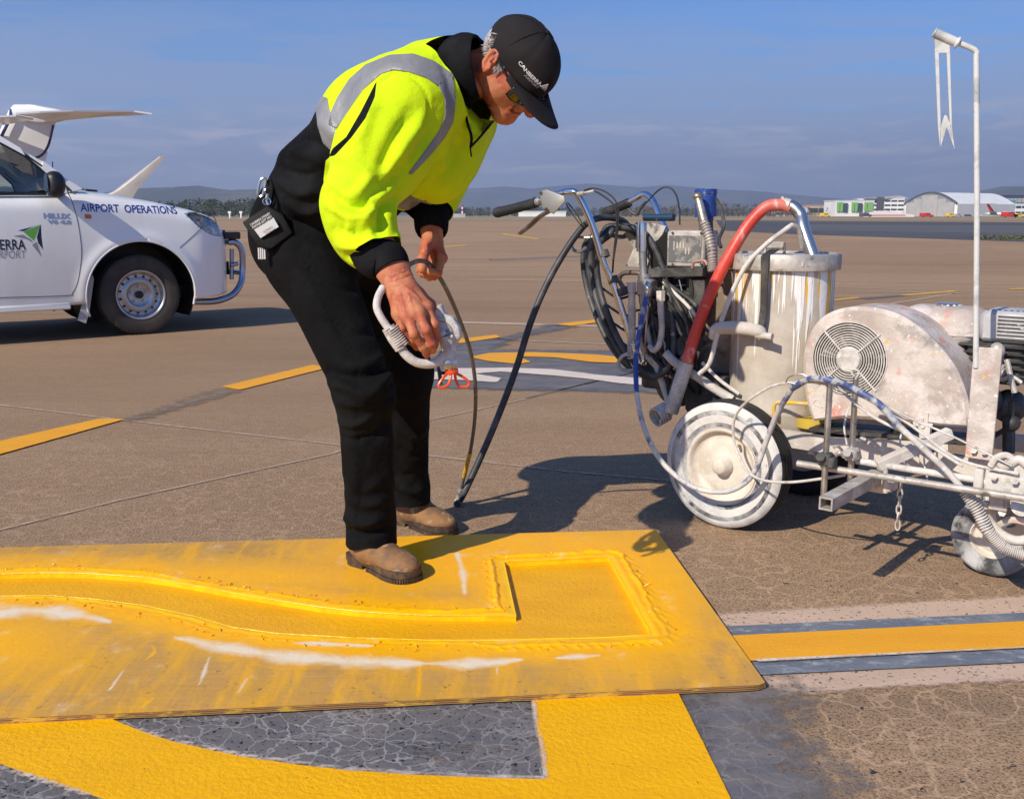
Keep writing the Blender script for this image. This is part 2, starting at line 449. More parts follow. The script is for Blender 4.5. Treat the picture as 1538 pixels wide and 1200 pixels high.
c=mixc(ramp(noise(t,210,2,.5),[(.57,(0,)*3),(.70,(.75,)*3)]),c,(.60,.45,.32))
sl_=N('ShaderNodeTexVoronoi',feature='F1',distance='CHEBYCHEV'); sl_.inputs['Scale'].default_value=.17; sl_.inputs['Randomness'].default_value=.25; L(mapping(t,(1,1,0),(.4,.3,0),(0,0,.35)),sl_.inputs['Vector'])
sv=N('ShaderNodeSeparateColor'); L(sl_.outputs['Color'],sv.inputs[0]); c=mixc(math_('MULTIPLY',sv.outputs[0],.30),c,(.22,.145,.09))
c=mixc(ramp(noise(mapping(t,(.10,1.7,1),(3,1,0),(0,0,.12)),1.1,3,.5,.25),[(.60,(0,)*3),(.66,(.30,)*3),(.70,(0,)*3)]),c,(.13,.095,.07))
ck=math_('MULTIPLY',crack_fac(t),near.outputs[0])
c=mixc(math_('MULTIPLY',ck,.62),c,(.62,.42,.27))
c=mixc(math_('MULTIPLY',chips(t,60,.68,.72),near.outputs[0]),c,(.045,.045,.055))
L(c,b.inputs['Base Color']); b.inputs['Roughness'].default_value=.85
L(bumpn(noise(t,190,4,.7),.55,.004,bumpn(fine,.4,.006)),b.inputs['Normal'])
ns=56; xs=np.concatenate([-np.geomspace(20000,2,ns//2),np.geomspace(2,20000,ns//2)]); ys=np.concatenate([[-60,-10],np.geomspace(.5,26000,ns-2)])
V=np.array([[x,y,0] for y in ys for x in xs]); n_=len(xs)
F=np.array([[j*n_+i,j*n_+i+1,(j+1)*n_+i+1,(j+1)*n_+i] for j in range(len(ys)-1) for i in range(n_-1)])
raw('ground',V,F,m_ground,smooth=False,kind='structure')

def sheet(name,poly,m,z=.004,h=.02,feather=0,ground_px=True,label=None,jit=0,kind='structure'):
    """flat painted sheet on the ground; poly in photo pixels laid on the ground"""
    g=np.array([G(*p)[:2] for p in poly]) if ground_px else np.array(poly,float)
    lo=g.min(0)-feather-h; hi=g.max(0)+feather+h
    nx,ny=[max(3,int((hi[i]-lo[i])/h)+2) for i in(0,1)]
    X,Y=np.meshgrid(np.linspace(lo[0],hi[0],nx),np.linspace(lo[1],hi[1],ny)); Q=np.stack([X.ravel(),Y.ravel()],1)
    i=np.arange(nx*ny).reshape(ny,nx); Fq=np.stack([i[:-1,:-1],i[:-1,1:],i[1:,1:],i[1:,:-1]],-1).reshape(-1,4)
    d=sdpoly(Q,g)
    if jit: d=d+jit*snoise(np.c_[Q,Q[:,:1]*0],40,3)
    V3=np.c_[Q,np.full(len(Q),z)]
    V3,T,A=clip(V3,tris(Fq),d-feather,{'sd':d})
    return raw(name,V3,T,m,smooth=False,attrs={'sd':A['sd']},kind=kind,label=label)
def marking(name,col,col2,edge=.0,soft=.006,wear=.0,crk=.0,rough=.6,fleck=(.06,.05,.04),flk=.68,lines=None,bst=.35,wearscale=9,light=None):
    m,b,o,t=base_nodes(name,.15)
    c=mixc(ramp(noise(mapping(t,(1,2.5,1)),4,5,.6),[(.35,(0,)*3),(.68,(1,)*3)]),col,col2)
    f=noise(t,160,3,.6)
    c=mixc(ramp(noise(t,110,2,.5,0),[(flk,(0,)*3),(flk+.04,(1,)*3)]),c,fleck)
    if light: c=mixc(ramp(noise(mapping(t,(1,2,1)),16,6,.75),[(.52,(0,)*3),(.66,(.8,)*3)]),c,light)
    if crk: c=mixc(math_('MULTIPLY',crack_fac(t,1.7),crk),c,lines or (.5,.42,.34))
    L(c,b.inputs['Base Color']); b.inputs['Roughness'].default_value=rough
    L(bumpn(noise(t,90,5,.65),bst,.006),b.inputs['Normal'])
    # edge alpha from the distance to the painted edge, roughened by noise
    s=math_('ADD',attr('sd'),math_('MULTIPLY_ADD',noise(t,wearscale*5,5,.65),soft*2.2,-soft*1.1))
    al=N('ShaderNodeMapRange'); L(s,al.inputs[0]); al.inputs[1].default_value=edge+soft*.5; al.inputs[2].default_value=edge-soft*.5
    a=al.outputs[0]
    if wear: a=math_('MULTIPLY',a,ramp(noise(mapping(t,(.7,1.6,1)),wearscale,7,.72),[(wear-.07,(0,)*3),(wear+.03,(1,)*3)]))
    tr=N('ShaderNodeBsdfTransparent'); mx=N('ShaderNodeMixShader'); L(a,mx.inputs[0]); L(tr.outputs[0],mx.inputs[1]); L(b.outputs[0],mx.inputs[2]); L(mx.outputs[0],o.inputs[0])
    return m
YF=(.90,.455,.002); YF2=(.84,.41,.003)
m_fresh=marking('fresh_yellow_paint',YF,YF2,soft=.002,rough=.42,fleck=(.25,.14,.03),flk=.72,bst=.6)
m_fresh2=marking('wet_yellow_paint',(.86,.43,.004),(.78,.36,.005),soft=.002,rough=.35,fleck=(.35,.2,.03),flk=.70,bst=.55)
m_old=marking('old_yellow_paint',(.82,.38,.025),(.74,.33,.025),soft=.004,rough=.6,fleck=(.2,.13,.07),flk=.72,crk=.1,lines=(.55,.3,.1))
m_oldfar=marking('faded_yellow_paint',(.62,.36,.06),(.55,.33,.09),soft=.03,rough=.7,wear=.33,wearscale=5)
m_black=marking('dark_paint',(.12,.115,.125),(.17,.152,.15),soft=.012,crk=.8,lines=(.42,.40,.40),light=(.20,.18,.17),fleck=(.02,.02,.022),flk=.62,wear=.36,wearscale=7)
m_blackfuzz=marking('worn_dark_paint',(.13,.13,.15),(.20,.175,.165),edge=-.02,soft=.17,crk=.7,lines=(.29,.26,.24),wear=.36,wearscale=4)
m_border=marking('grey_border_paint',(.12,.14,.18),(.19,.21,.25),soft=.004,rough=.6,light=(.38,.40,.43),wear=.22,crk=.12,lines=(.3,.25,.2))
m_pale=marking('pale_ground_concrete',(.58,.42,.32),(.50,.36,.27),soft=.02,rough=.8,fleck=(.10,.09,.09),flk=.63,crk=.15,lines=(.52,.38,.28))
m_blackfar=marking('dark_patch_far',(.11,.11,.125),(.20,.175,.16),edge=0,soft=.12,wear=.32,wearscale=2)
m_greyfaint=marking('faint_grey_patch',(.22,.165,.12),(.27,.20,.14),edge=0,soft=.1,wear=.35,wearscale=3)
m_white=marking('white_road_paint',(.72,.62,.53),(.62,.53,.45),soft=.015,wear=.30,wearscale=6)
m_joint=marking('joint_sealant',(.52,.40,.30),(.44,.33,.24),soft=.012,wear=.36,wearscale=4)
m_paleline=marking('worn_line',(.50,.38,.29),(.44,.33,.245),soft=.03,wear=.34,wearscale=5)
# line to the right of the board
sheet('pale_strip',[(1040,925),(1086,923),(1538,897),(2500,842),(2500,955),(1538,1024),(1300,1036),(1160,1049),(1000,1056)],m_pale,.004,feather=.02)
sheet('grey_border_stripe',[(1000,950),(1101,944),(1538,924),(2500,880),(2500,925),(1538,999),(1150,1018),(1000,1026)],m_border,.008,h=.01)
sheet('yellow_line',[(1000,966),(1117,960),(1538,939),(2500,890),(2500,905),(1538,980),(1140,999),(1000,1006)],m_old,.012,h=.01)
sheet('white_edge_line',[(1130,997.5),(1538,978.5),(1538,980.5),(1140,1001.5)],m_white,.0135,h=.005)
# dark patch and the big figure in front
sheet('dark_paint_patch',[(-600,1010),(-600,1700),(700,1600),(1010,1500),(1150,1200),(1095,1100),(1060,1010)],m_black,.004,h=.02,feather=.01)
sheet('worn_dark_patch',[(1000,1010),(1100,1020),(1180,1030),(1200,1100),(1270,1200),(1300,1260),(1000,1260),(1000,1100)],m_blackfuzz,.005,h=.02,feather=.12)
swoosh=[(-500,1020),(0,1060),(150,1060),(166,1084),(208,1101),(258,1118),(315,1131),(374,1143),(450,1154),(520,1162),(640,1170),(820,1176),(798,1055),(795,1020),(1005,1020),(1018,1045),(1060,1129),(1095,1200),(1170,1360),(900,1380),(500,1320),(330,1265),(137,1200),(62,1176),(0,1153),(-120,1125),(-500,1090)]
sheet('fresh_yellow_figure',swoosh,m_fresh,.0085,h=.01,jit=.0015)
def edge_strip(name,pts,w,m,z): 
    g=[G(*p)[:2] for p in pts]; MBx=MB(); l=[];r_=[]
    for i,p in enumerate(g):
        d=nrm(g[min(i+1,len(g)-1)]-g[max(i-1,0)]); n=np.array([-d[1],d[0]])*w/2; l.append(p+n); r_.append(p-n)
    return sheet(name,np.array(l+r_[::-1]),m,z,h=.012 if w<.1 else .05,feather=.004,ground_px=False)
edge_strip('white_edge_line',[(208,1100),(258,1117),(374,1142),(520,1161),(640,1169),(822,1175.5)],.006,m_white,.0098)
edge_strip('white_edge_line',[(822,1175),(799,1052)],.005,m_white,.0098)
edge_strip('white_edge_line',[(-20,1152),(62,1177),(137,1201)],.006,m_white,.0098)
# painted recess that shows through the stencil
CUT=[(-330,893),(-150,872),(0,862),(60,860),(125,860.5),(208,866),(255,873),(300,880.5),(350,890),(400,898.5),(440,905),(478,911),(530,917),(583,921),(650,924),(775,925),(757,844),(914,836),(979,953),(910,957),(850,958.5),(740,961),(640,961),(520,957),(416,951),(350,942),(291,925),(216,909),(146,900),(75,894),(0,895),(-150,905),(-330,930)]
sheet('stencilled_yellow_paint',[(-340,850),(0,850),(300,868),(600,905),(740,905),(740,832),(925,828),(1000,975),(600,985),(300,955),(0,925),(-340,950)],m_fresh2,.006,h=.02)
# markings further away
sheet('yellow_dash',[(-90,686),(0,664),(150,630),(188,631),(0,684),(-90,707)],m_old,.006,h=.02,feather=.01)
sheet('yellow_dash',[(333,582),(470,549),(494,553),(360,587)],m_old,.006,h=.02,feather=.01)
sheet('dark_dash',[(190,631),(333,584),(358,588),(205,632)],m_greyfaint,.004,h=.05,feather=.1)
sheet('yellow_dash',[(677,512),(745,504),(751,508),(690,517)],m_old,.008,h=.03,feather=.02)
sheet('yellow_dash',[(834,488),(896,481),(901,485),(858,491)],m_old,.008,h=.03,feather=.02)
sheet('dark_paint_patch',[(560,560),(640,548),(690,515),(760,507),(830,489),(862,492),(790,505),(760,515),(740,526),(930,528),(1010,540),(1100,560),(1100,600),(960,590),(850,588),(640,583),(560,580)],m_blackfar,.004,h=.05,feather=.1)
sheet('yellow_figure',[(706,538),(733,532),(800,530.5),(893,534),(960,541),(990,549),(888,545.5),(833,538.5),(777,537),(798,545.5),(777,548.5),(733,544)],m_old,.009,h=.03,feather=.01)
sheet('white_figure',[(640,563),(685,555),(767,554),(833,556.5),(900,565),(1010,574),(1010,584),(933,578),(883,571),(833,566),(753,560),(713,563),(753,570),(747,576.5),(700,573),(640,571)],m_white,.009,h=.03,feather=.01)
def joint(pts,w=.02,m=m_joint): edge_strip('concrete_joint',pts,w,m,.004)
joint([(-200,584),(0,609),(185,632),(500,668),(640,685),(860,710),(1000,722),(1250,745)],.018)
joint([(-250,860),(0,797),(180,752),(500,682),(640,633),(790,600)],.012); joint([(790,599),(990,551),(1100,528)],.02,m_blackfar)
joint([(560,482),(660,484),(1000,493),(1538,515)],.16,m_paleline); joint([(660,420),(1000,425),(1538,440)],.07); joint([(-100,405),(760,414),(1538,428)],.06)
joint([(660,388),(1538,398)],.10,m_paleline); joint([(600,377),(1060,380),(1538,383)],.10,m_paleline); joint([(700,508),(1000,522)],.04); joint([(1257,470),(1440,440)],.05)
joint([(400,360),(1538,372)],.2,m_paleline); joint([(1230,436),(1538,444)],.05)
sheet('yellow_dash',[(1240,452),(1288,446.5),(1292,448.5),(1256,452.5)],m_oldfar,.006,h=.06,feather=.02)
sheet('yellow_dash',[(1350,443.5),(1430,437),(1441,438.5),(1362,445)],m_oldfar,.006,h=.06,feather=.02)
sheet('yellow_dash',[(1512,434.5),(1560,432),(1560,434),(1520,436)],m_oldfar,.006,h=.06,feather=.02)
sheet('dark_dash',[(1290,448.5),(1350,443.5),(1362,445),(1300,450)],m_blackfar,.005,h=.08,feather=.1)
sheet('yellow_dash',[(757,351),(812,359),(806,360),(752,352)],m_oldfar,.006,h=.1,feather=.03)
sheet('yellow_dash',[(640,372),(700,368),(704,369),(645,373.5)],m_oldfar,.006,h=.1,feather=.03)
sheet('dark_dash',[(735,389),(870,384),(872,386),(738,392)],m_greyfaint,.005,h=.1,feather=.15)
# taxiway, dry grass
m_tar=mat('asphalt',(.060,.058,.062),.85,mixes=[((.085,.083,.088),.05,.4,.6,6,(.1,1,1)),((.05,.048,.052),.4,.45,.7)])
m_tarL=mat('light_asphalt',(.105,.108,.115),.85,mixes=[((.085,.083,.088),.1,.4,.6,6,(.1,1,1))])
m_grass=mat('dry_grass',(.30,.22,.12),.95,mixes=[((.22,.155,.08),.02,.4,.6,6,(.15,1,1)),((.38,.30,.18),.05,.5,.7,6,(.1,1,1))])
def flat(name,px,m,z,kind='structure',**k):
    b_=MB(); b_.add([ [*G(*p)[:2],z] for p in px],[tuple(range(len(px)))]); return b_.build(name,m,smooth=False,kind=kind,**k)
flat('taxiway',[(1075,331.5),(1538,334),(2600,337),(2600,395),(1538,363.5),(1190,352),(1085,346.5)],m_tar,.006)
flat('taxiway_lighter_lane',[(1190,337.2),(1538,339),(2400,342),(2400,372),(1538,351),(1190,347)],m_tarL,.012)
flat('grass_verge',[(-3000,330.6),(700,331.8),(1000,331.2),(1538,331.8),(4000,333),(4000,324.0),(-3000,324.0)],m_grass,.03)
b_=MB()
for k in range(260):
    px=random.gauss(1505,26); py=random.gauss(357.5,1.3)
    if not 1460<px<1600: continue
    g=G(px,py); h=random.uniform(.03,.12)
    for q in range(5):
        a=random.uniform(0,6.28); d=np.array([math.cos(a),math.sin(a),0])*.12; e=np.array([-d[1],d[0],0])*.3; b_.add([g-e,g+e,g+d+[0,0,h]],[(0,1,2)])
b_.build('grass_tuft',mat('dull_green_grass',(.13,.13,.05),.9),smooth=False,kind='stuff')
# ================= stencil board =================
TZ=.020; TB=.0085
NR=G(1152,1028,TZ); FR=G(985,795,TZ); NLd=nrm(G(0,1079,TZ)-NR); FLd=nrm(G(0,822,TZ)-FR)
LEN=2.44; NL=NR+NLd*LEN; FL=FR+FLd*(LEN)
outl=np.array([NR,FR,FL,NL])[:,:2]; cc_=.018
d1=nrm(outl[3]-outl[0]); d2=nrm(outl[1]-outl[0]); outl2=np.array([outl[0]+d1*cc_,outl[0]+d2*cc_*.6,outl[1],outl[2],outl[3]])
cut=np.array([G(x,y,TZ)[:2] for x,y in CUT])
cut_s=cut
h=.0042; lo=outl.min(0)-h; hi=outl.max(0)+h; nx,ny=[int((hi[i]-lo[i])/h)+2 for i in(0,1)]
X,Y=np.meshgrid(np.linspace(lo[0],hi[0],nx),np.linspace(lo[1],hi[1],ny)); Q=np.stack([X.ravel(),Y.ravel()],1)
i=np.arange(nx*ny).reshape(ny,nx); Fq=np.stack([i[:-1,:-1],i[:-1,1:],i[1:,1:],i[1:,:-1]],-1).reshape(-1,4)
sc_=sdpoly(Q,cut); so_=sdpoly(Q,outl2); V3=np.c_[Q,np.full(len(Q),TZ)]
w3=np.c_[Q,0*Q[:,:1]]
wob=.006*snoise(w3,30,5)+.004*snoise(w3,95,6)+.002*snoise(w3,260,16)
px_=proj(V3)
right=np.clip((px_[:,0]-690)/60,0,1)
upper=np.clip(1-np.abs(px_[:,1]-np.interp(px_[:,0],[0,300,640,760,980],[878,903,945,900,900]))*0,0,1)
isup=px_[:,1]<np.interp(px_[:,0],[-300,0,125,300,480,640,760,780,990,1200],[900,880,880,905,935,945,940,900,895,895])
bead=np.where(isup,.028+.012*right,.016+.020*(right))
amp=np.where(isup,.0048+.003*right,.0018+.0026*right)*(1+.7*snoise(w3,50,9)+.5*snoise(w3,170,19))
Hh=amp*np.exp(-((sc_-bead-wob)/(.0042+.002*right))**2)+.0015*np.exp(-((sc_-bead*.5)/.012)**2)
Hh=Hh+.0016*np.exp(-((sc_-bead-.016-1.6*wob)/.0035)**2)*np.clip(snoise(w3,70,21)+.5,0,1)+.0010*snoise(w3,150,11)*np.exp(-(sc_/.07)**2)
flap=np.clip(np.sin(Q@np.array([210,120.])+3*snoise(w3,40,8)),0,1)**3*np.exp(-((sc_-bead-.014)/.012)**2)*.0022*right*1.3
V3[:,2]+=np.clip(Hh+flap,0,.012)*(sc_>.001)
def one(l,w_):
    d=dline(px_,catmull(l,6) if len(l)>2 else l); e=np.minimum(np.hypot(*(px_-np.array(l[0])).T),np.hypot(*(px_-np.array(l[-1])).T))
    return np.clip(1-d/(w_*np.clip(.25+e/(5*w_),0,1)),0,1)
lns=lambda L_,w: np.max([one(l,w_) for l,w_ in L_],0)
wht=lns([([(-60,935),(0,921),(60,917),(130,926),(165,933)],17),([(262,957),(330,971),(420,984),(500,991),(640,996)],15),([(640,996),(720,996),(785,990)],11),([(835,988),(900,984)],7),([(686,832),(694,855),(698,890)],17),([(205,800),(240,806)],6),([(298,1030),(308,1005),(316,982)],5),([(355,1045),(372,1016)],4),([(165,1035),(190,1000)],3),([(748,1019),(746,1000)],2.5),([(440,965),(560,970)],6)],0)
yel=lns([([(630,980),(631,1000),(628,1050)],4.2),([(220,990),(232,978),(228,968)],4),([(210,1063),(230,1048)],4),([(350,975),(362,963)],4),([(700,975),(650,960)],3)],0)
yel=np.maximum(yel,np.clip(1.5-np.hypot((px_[:,0]-930)/115,(px_[:,1]-905)/100),0,1)*1.1)
yel=np.maximum(yel,np.clip(1.1-np.hypot((px_[:,0]-330)/420,(px_[:,1]-866)/32),0,1))
yel=np.maximum(yel,np.clip(1.1-np.hypot((px_[:,0]+10)/200,(px_[:,1]-965)/75),0,1)*.9)
yel=np.maximum(yel,np.clip(1.6-np.hypot((px_[:,0]-760)/240,(px_[:,1]-838)/50),0,1)*.95)
V4,T4,A4=clip(V3,tris(Fq),np.maximum(-sc_,so_),{'cut':sc_,'wht':wht,'yel':yel})
m_board,b,o,t=base_nodes('painted_plywood',.18)
grain=noise(mapping(t,(1.2,22,1),rot=(0,0,math.atan2(NLd[1],NLd[0]))),5,6,.6,.4)
c=mixc(ramp(grain,[(.3,(0,)*3),(.7,(1,)*3)]),(.48,.26,.075),(.56,.32,.09))
c=mixc(ramp(noise(t,7,5,.65),[(.40,(0,)*3),(.66,(.75,)*3)]),c,(.60,.32,.035))
c=mixc(ramp(noise(mapping(t,(1,1,1),(4,4,0)),3,5,.65),[(.55,(0,)*3),(.72,(.55,)*3)]),c,(.33,.18,.06))
c=mixc(ramp(noise(mapping(t,(2,2,1),(1,6,0)),22,4,.7),[(.62,(0,)*3),(.70,(.8,)*3)]),c,(.17,.10,.05))
dd=math_('ADD',attr('cut'),math_('MULTIPLY_ADD',noise(mapping(t,(1,1,1),(8,2,0)),8,7,.72),.20,-.10))
yf=math_('MAXIMUM',ramp(dd,[(.065,(1,)*3),(.10,(.72,)*3),(.18,(0,)*3)]),math_('MULTIPLY',attr('yel'),1.1))
yf=math_('MULTIPLY',yf,ramp(noise(mapping(t,(1,1,1),(2,0,0)),14,7,.7),[(.25,(.72,)*3),(.45,(1,)*3)]),clamp=True)
ycol=mixc(ramp(noise(t,26,5,.7),[(.35,(0,)*3),(.7,(1,)*3)]),(.93,.42,.001),(.96,.48,.002))
ycol=mixc(ramp(attr('cut'),[(0,(1,)*3),(.013,(1,)*3),(.020,(0,)*3)]),ycol,(.97,.56,.003))
c=mixc(yf,c,ycol)
sm_n=noise(mapping(t,(1,1,1),(3,9,0),(0,0,math.atan2(NLd[1],NLd[0])+1.2)),9,5,.7)
stv=mapping(t,(16,3.2,1),(1,2,0),(0,0,math.atan2(NLd[1],NLd[0])+.35))
c=mixc(ramp(noise(stv,1.0,5,.65,.6),[(.48,(0,)*3),(.64,(.6,)*3)]),c,(.86,.42,.012))
wf=math_('MULTIPLY',ramp(math_('ADD',attr('wht'),math_('MULTIPLY_ADD',sm_n,2.0,-1.10)),[(.10,(0,)*3),(.85,(1,)*3)]),.85)
c=mixc(wf,c,(.80,.72,.58))
L(c,b.inputs['Base Color']); L(ramp(yf,[(0,(.62,)*3),(1,(.42,)*3)]),b.inputs['Roughness'])
L(bumpn(noise(t,85,4,.6),.30,.003,bumpn(noise(mapping(t,(1,6,1)),30,4,.6),.2,.003)),b.inputs['Normal'])
board=thing('stencil_board',(*(outl.mean(0)),0),'large plywood stencil sheet caked in yellow paint, lying on the ground under the worker','stencil')
raw('panel',V4,T4,m_board,board,attrs={k:A4[k] for k in('cut','wht','yel')})
m_cutedge=mat('wet_yellow_edge',(.95,.56,.004),.35,mixes=[((.88,.46,.004),18,.45,.6)],bump=(60,.5))
b_=MB(); n_=len(cut)
b_.add([[*p,TZ+.0012] for p in cut]+[[*p,TB-.004] for p in cut],[(i,(i+1)%n_,n_+(i+1)%n_,n_+i) for i in range(n_)])
for k in range(n_):
    a=cut[k]; q=cut[(k+1)%n_]
    if min(proj([[*a,0]])[0][0],proj([[*q,0]])[0][0])<-250: continue
    b_.tube([[*a,TZ],[*q,TZ]],.0016,6,sm=0)
b_.build('cut_edge',m_cutedge,board)
m_ply,b,o,t=base_nodes('plywood_edge',.3)
s_=N('ShaderNodeSeparateXYZ'); L(t,s_.inputs[0]); w_=math_('SINE',math_('MULTIPLY',s_.outputs[2],1500))
c=mixc(ramp(w_,[(.3,(0,)*3),(.6,(1,)*3)]),(.16,.07,.025),(.42,.23,.09)); c=mixc(ramp(noise(mapping(t,(1,1,4)),14,5,.7),[(.5,(0,)*3),(.62,(1,)*3)]),c,(.60,.36,.04))
L(c,b.inputs['Base Color']); b.inputs['Roughness'].default_value=.8
b_=MB(); n_=len(outl2); cen=outl2.mean(0)
rr=[]
for k in range(n_):
    a=outl2[k]; q=outl2[(k+1)%n_]; m_=max(2,int(np.linalg.norm(q-a)/.03))
    for j in range(m_): rr.append(a+(q-a)*j/m_)
rr=np.array(rr); m_=len(rr); jj=rr+(np.random.rand(m_,2)-.5)*.0022
b_.add([[*p,TZ-.0003] for p in rr]+[[*p,TZ-.005] for p in jj+nrm(jj-cen)*.0]+[[*p,TB] for p in jj],[(i,(i+1)%m_,m_+(i+1)%m_,m_+i) for i in range(m_)]+[(m_+i,m_+(i+1)%m_,2*m_+(i+1)%m_,2*m_+i) for i in range(m_)])
b_.build('side_edge',m_ply,board)
# torn crumbs and curls of dried paint along the built-up edge
b_=MB(); rs=random.Random(12); tot=[]
for k in range(len(cut)):
    a=cut[k]; q=cut[(k+1)%len(cut)]; m_=int(np.linalg.norm(q-a)/.012)+1
    for j in range(m_): tot.append((a+(q-a)*(j+rs.random())/m_,nrm(q-a)))
for p,d in tot:
    if rs.random()<.62: continue
    n=np.array([d[1],-d[0]]); 
    if sdpoly(np.array([p+n*.02]),cut)[0]<0: n=-n
    u=rs.uniform(.018,.062); st=p+n*u; L_=rs.uniform(.004,.016); an=rs.uniform(-1.2,1.2); dd_=n*math.cos(an)+d*math.sin(an)
    if sdpoly(np.array([st,st+dd_*L_]),cut).min()<.006 or sdpoly(np.array([st]),outl2)[0]>-.02: continue
    w_=nrm([-dd_[1],dd_[0]])*rs.uniform(-.004,.004); z_=TZ+.0012
    r_=rs.uniform(.0007,.0017); b_.tube([[*st,z_],[*(st+dd_*L_*.5+w_),z_+rs.uniform(.001,.004)],[*(st+dd_*L_),z_]],[r_,r_*1.2,r_*.5],5,sm=2)
b_.build('paint_crumbs',mat('dried_yellow_paint',(.93,.44,.002),.4,mixes=[((.45,.17,.02),40,.56,.62)]),board,kind='stuff')
# ================= hills, woods, far buildings =================
m_hill=mat('hill_scrub',(.050,.055,.045),.95,mixes=[((.12,.11,.07),.0035,.45,.65,7)],bump=(.01,.5))
def hills(pts,Y,depth,name):
    x=np.arange(pts[0][0],pts[-1][0]+1,4); y=np.interp(x,[p[0] for p in pts],[p[1] for p in pts]); y=y+ (np.convolve(np.random.RandomState(int(Y)).randn(len(x)+20),np.ones(12)/12,'same')[10:-10])*(1.6)
    V=[];m_=9
    for j in range(m_):
        u=j/(m_-1); prof=math.sin(u*math.pi)
        for k in range(len(x)):
            q=P(x[k],y[k],Y); zz=max(q[2],0); yy_=Y+(u-.5)*depth
            V.append([q[0]*yy_/Y if False else q[0]+ (u-.5)*depth*.1, yy_, zz*prof*(1+.10*math.sin(k*.21+u*7)*(1-prof))-3])
    n_=len(x); F=[[j*n_+i,j*n_+i+1,(j+1)*n_+i+1,(j+1)*n_+i] for j in range(m_-1) for i in range(n_-1)]
    raw(name,V,F,m_hill,kind='structure')
hills([(-900,322),(-500,300),(-200,290),(60,306),(150,302),(190,288),(215,281),(250,279),(275,282),(300,278),(325,282),(350,285),(380,284),(430,281),(470,288),(560,300),(640,306),(700,322)],4200,1600,'hills')
hills([(500,322),(620,300),(690,284),(760,279),(800,283),(880,276),(960,281),(1000,277),(1060,283),(1150,288),(1230,296),(1330,304),(1500,310),(1700,320)],8800,3000,'hills')
hills([(1380,322),(1455,292),(1480,284),(1505,279),(1538,279),(1600,272),(1750,280),(1900,322)],4600,1500,'hills')
m_leafd=mat('dark_tree_foliage',(.030,.042,.022),.9,mixes=[((.055,.065,.035),.25,.4,.6)])
m_leafb=mat('bare_tree_twigs',(.13,.10,.085),.9,mixes=[((.09,.085,.06),.25,.4,.6)])
def wood(name,x0,x1,Y0,Y1,top,n,m,base=323.5):
    b_=MB(); rs=random.Random(int(x0))
    V=[];F=[]
    for k in range(n):
        px=rs.uniform(x0,x1); Y=rs.uniform(Y0,Y1); p=P(px,HOR,Y); H=(HOR-np.interp(px,[a for a,_ in top],[b for _,b in top]))/FPX*Y*rs.uniform(.72,1.05)+CH
        w=H*rs.uniform(.22,.38); cz=H*.55
        for q in range(46):
            a=rs.uniform(0,6.28); u=rs.uniform(-1,1); rr=math.sqrt(1-u*u*.8)*w*rs.uniform(.3,1.0)*(1.15-.5*max(u,0)); c_=np.array([p[0]+math.cos(a)*rr,p[1]+math.sin(a)*rr,cz+u*H*.44]); s_=H*.085
            o_=len(V); 
            for _ in range(3): V.append(c_+np.array([rs.uniform(-1,1),rs.uniform(-1,1),rs.uniform(-1,1)])*s_)
            F.append((o_,o_+1,o_+2))
        o_=len(V); V+= [[p[0]-.2,p[1],0],[p[0]+.2,p[1],0],[p[0],p[1],H*.6]]; F.append((o_,o_+1,o_+2))
    raw(name,V,np.array(F),m,smooth=False,kind='stuff')
wood('distant_wood',-200,470,600,760,[(-200,303),(270,303),(300,299),(340,302),(385,299),(470,303)],620,m_leafd)
wood('distant_wood',640,1250,800,1100,[(640,312),(800,311),(900,312),(1250,312)],560,m_leafd)
wood('bare_winter_trees',930,1200,560,700,[(930,311),(1020,308),(1060,305),(1130,304),(1160,306),(1200,314)],90,m_leafb)
wood('distant_wood',1440,1800,1500,1700,[(1440,310),(1480,306),(1560,306),(1800,308)],90,m_leafd)
m_bw=mat('white_cladding',(.78,.78,.76),.5,mixes=[((.68,.69,.69),.1,.4,.7,4,(1,1,.1))]); m_bg=mat('grey_cladding',(.40,.385,.38),.6,mixes=[((.33,.32,.32),.2,.4,.7)]); m_win=mat('window_glass_far',(.05,.07,.09),.15,spec=.8)
m_green=mat('green_panels',(.20,.42,.13),.6); m_teal=mat('teal_panels',(.05,.33,.36),.5); m_navy=mat('navy_cladding',(.035,.05,.11),.5); m_dg=mat('dark_grey_cladding',(.09,.09,.10),.6); m_red=mat('red_paint',(.55,.03,.03),.4); m_yel=mat('yellow_paint',(.75,.5,.04),.4); m_tan=mat('tan_roof',(.50,.36,.28),.8)
def bldg(name,x0,x1,ytop,Y,dep,yaw,m,label,cat='building',wins=0,wm=None,base=0,roofm=None,ysub=0):
    a=P(x0,HOR,Y); q=P(x1,HOR,Y); w=q[0]-a[0]; H=P(x0,ytop,Y)[2]; e1=np.array([math.cos(yaw),math.sin(yaw),0]); e2=np.array([-e1[1],e1[0],0])
    t_=thing(name,((a[0]+q[0])/2,Y,0),label,cat); c_=np.array([(a[0]+q[0])/2,Y+dep/2,0])
    b_=MB().box(c_+[0,0,H/2],(w,dep,H),[e1,e2,[0,0,1]]); b_.build('wall',m,t_,smooth=False)
    b_=MB().box(c_+[0,0,H+.25],(w+.8,dep+.8,.5),[e1,e2,[0,0,1]]); b_.build('roof',roofm or m,t_,smooth=False)
    for k in range(wins):
        z=H*(k+.6)/(wins+.1)
        b_=MB()
        nseg=max(2,int(w/5)); ww=w/nseg
        for s_ in range(nseg):
            b_.box(c_-e2*(dep/2+.05)+e1*(-w/2+ww*(s_+.5))+[0,0,z],(ww*.88,.2,H/(wins)*.42),[e1,e2,[0,0,1]])
        b_.build('window_band',wm or m_win,t_,smooth=False)
    return t_,c_,e1,e2,w,H
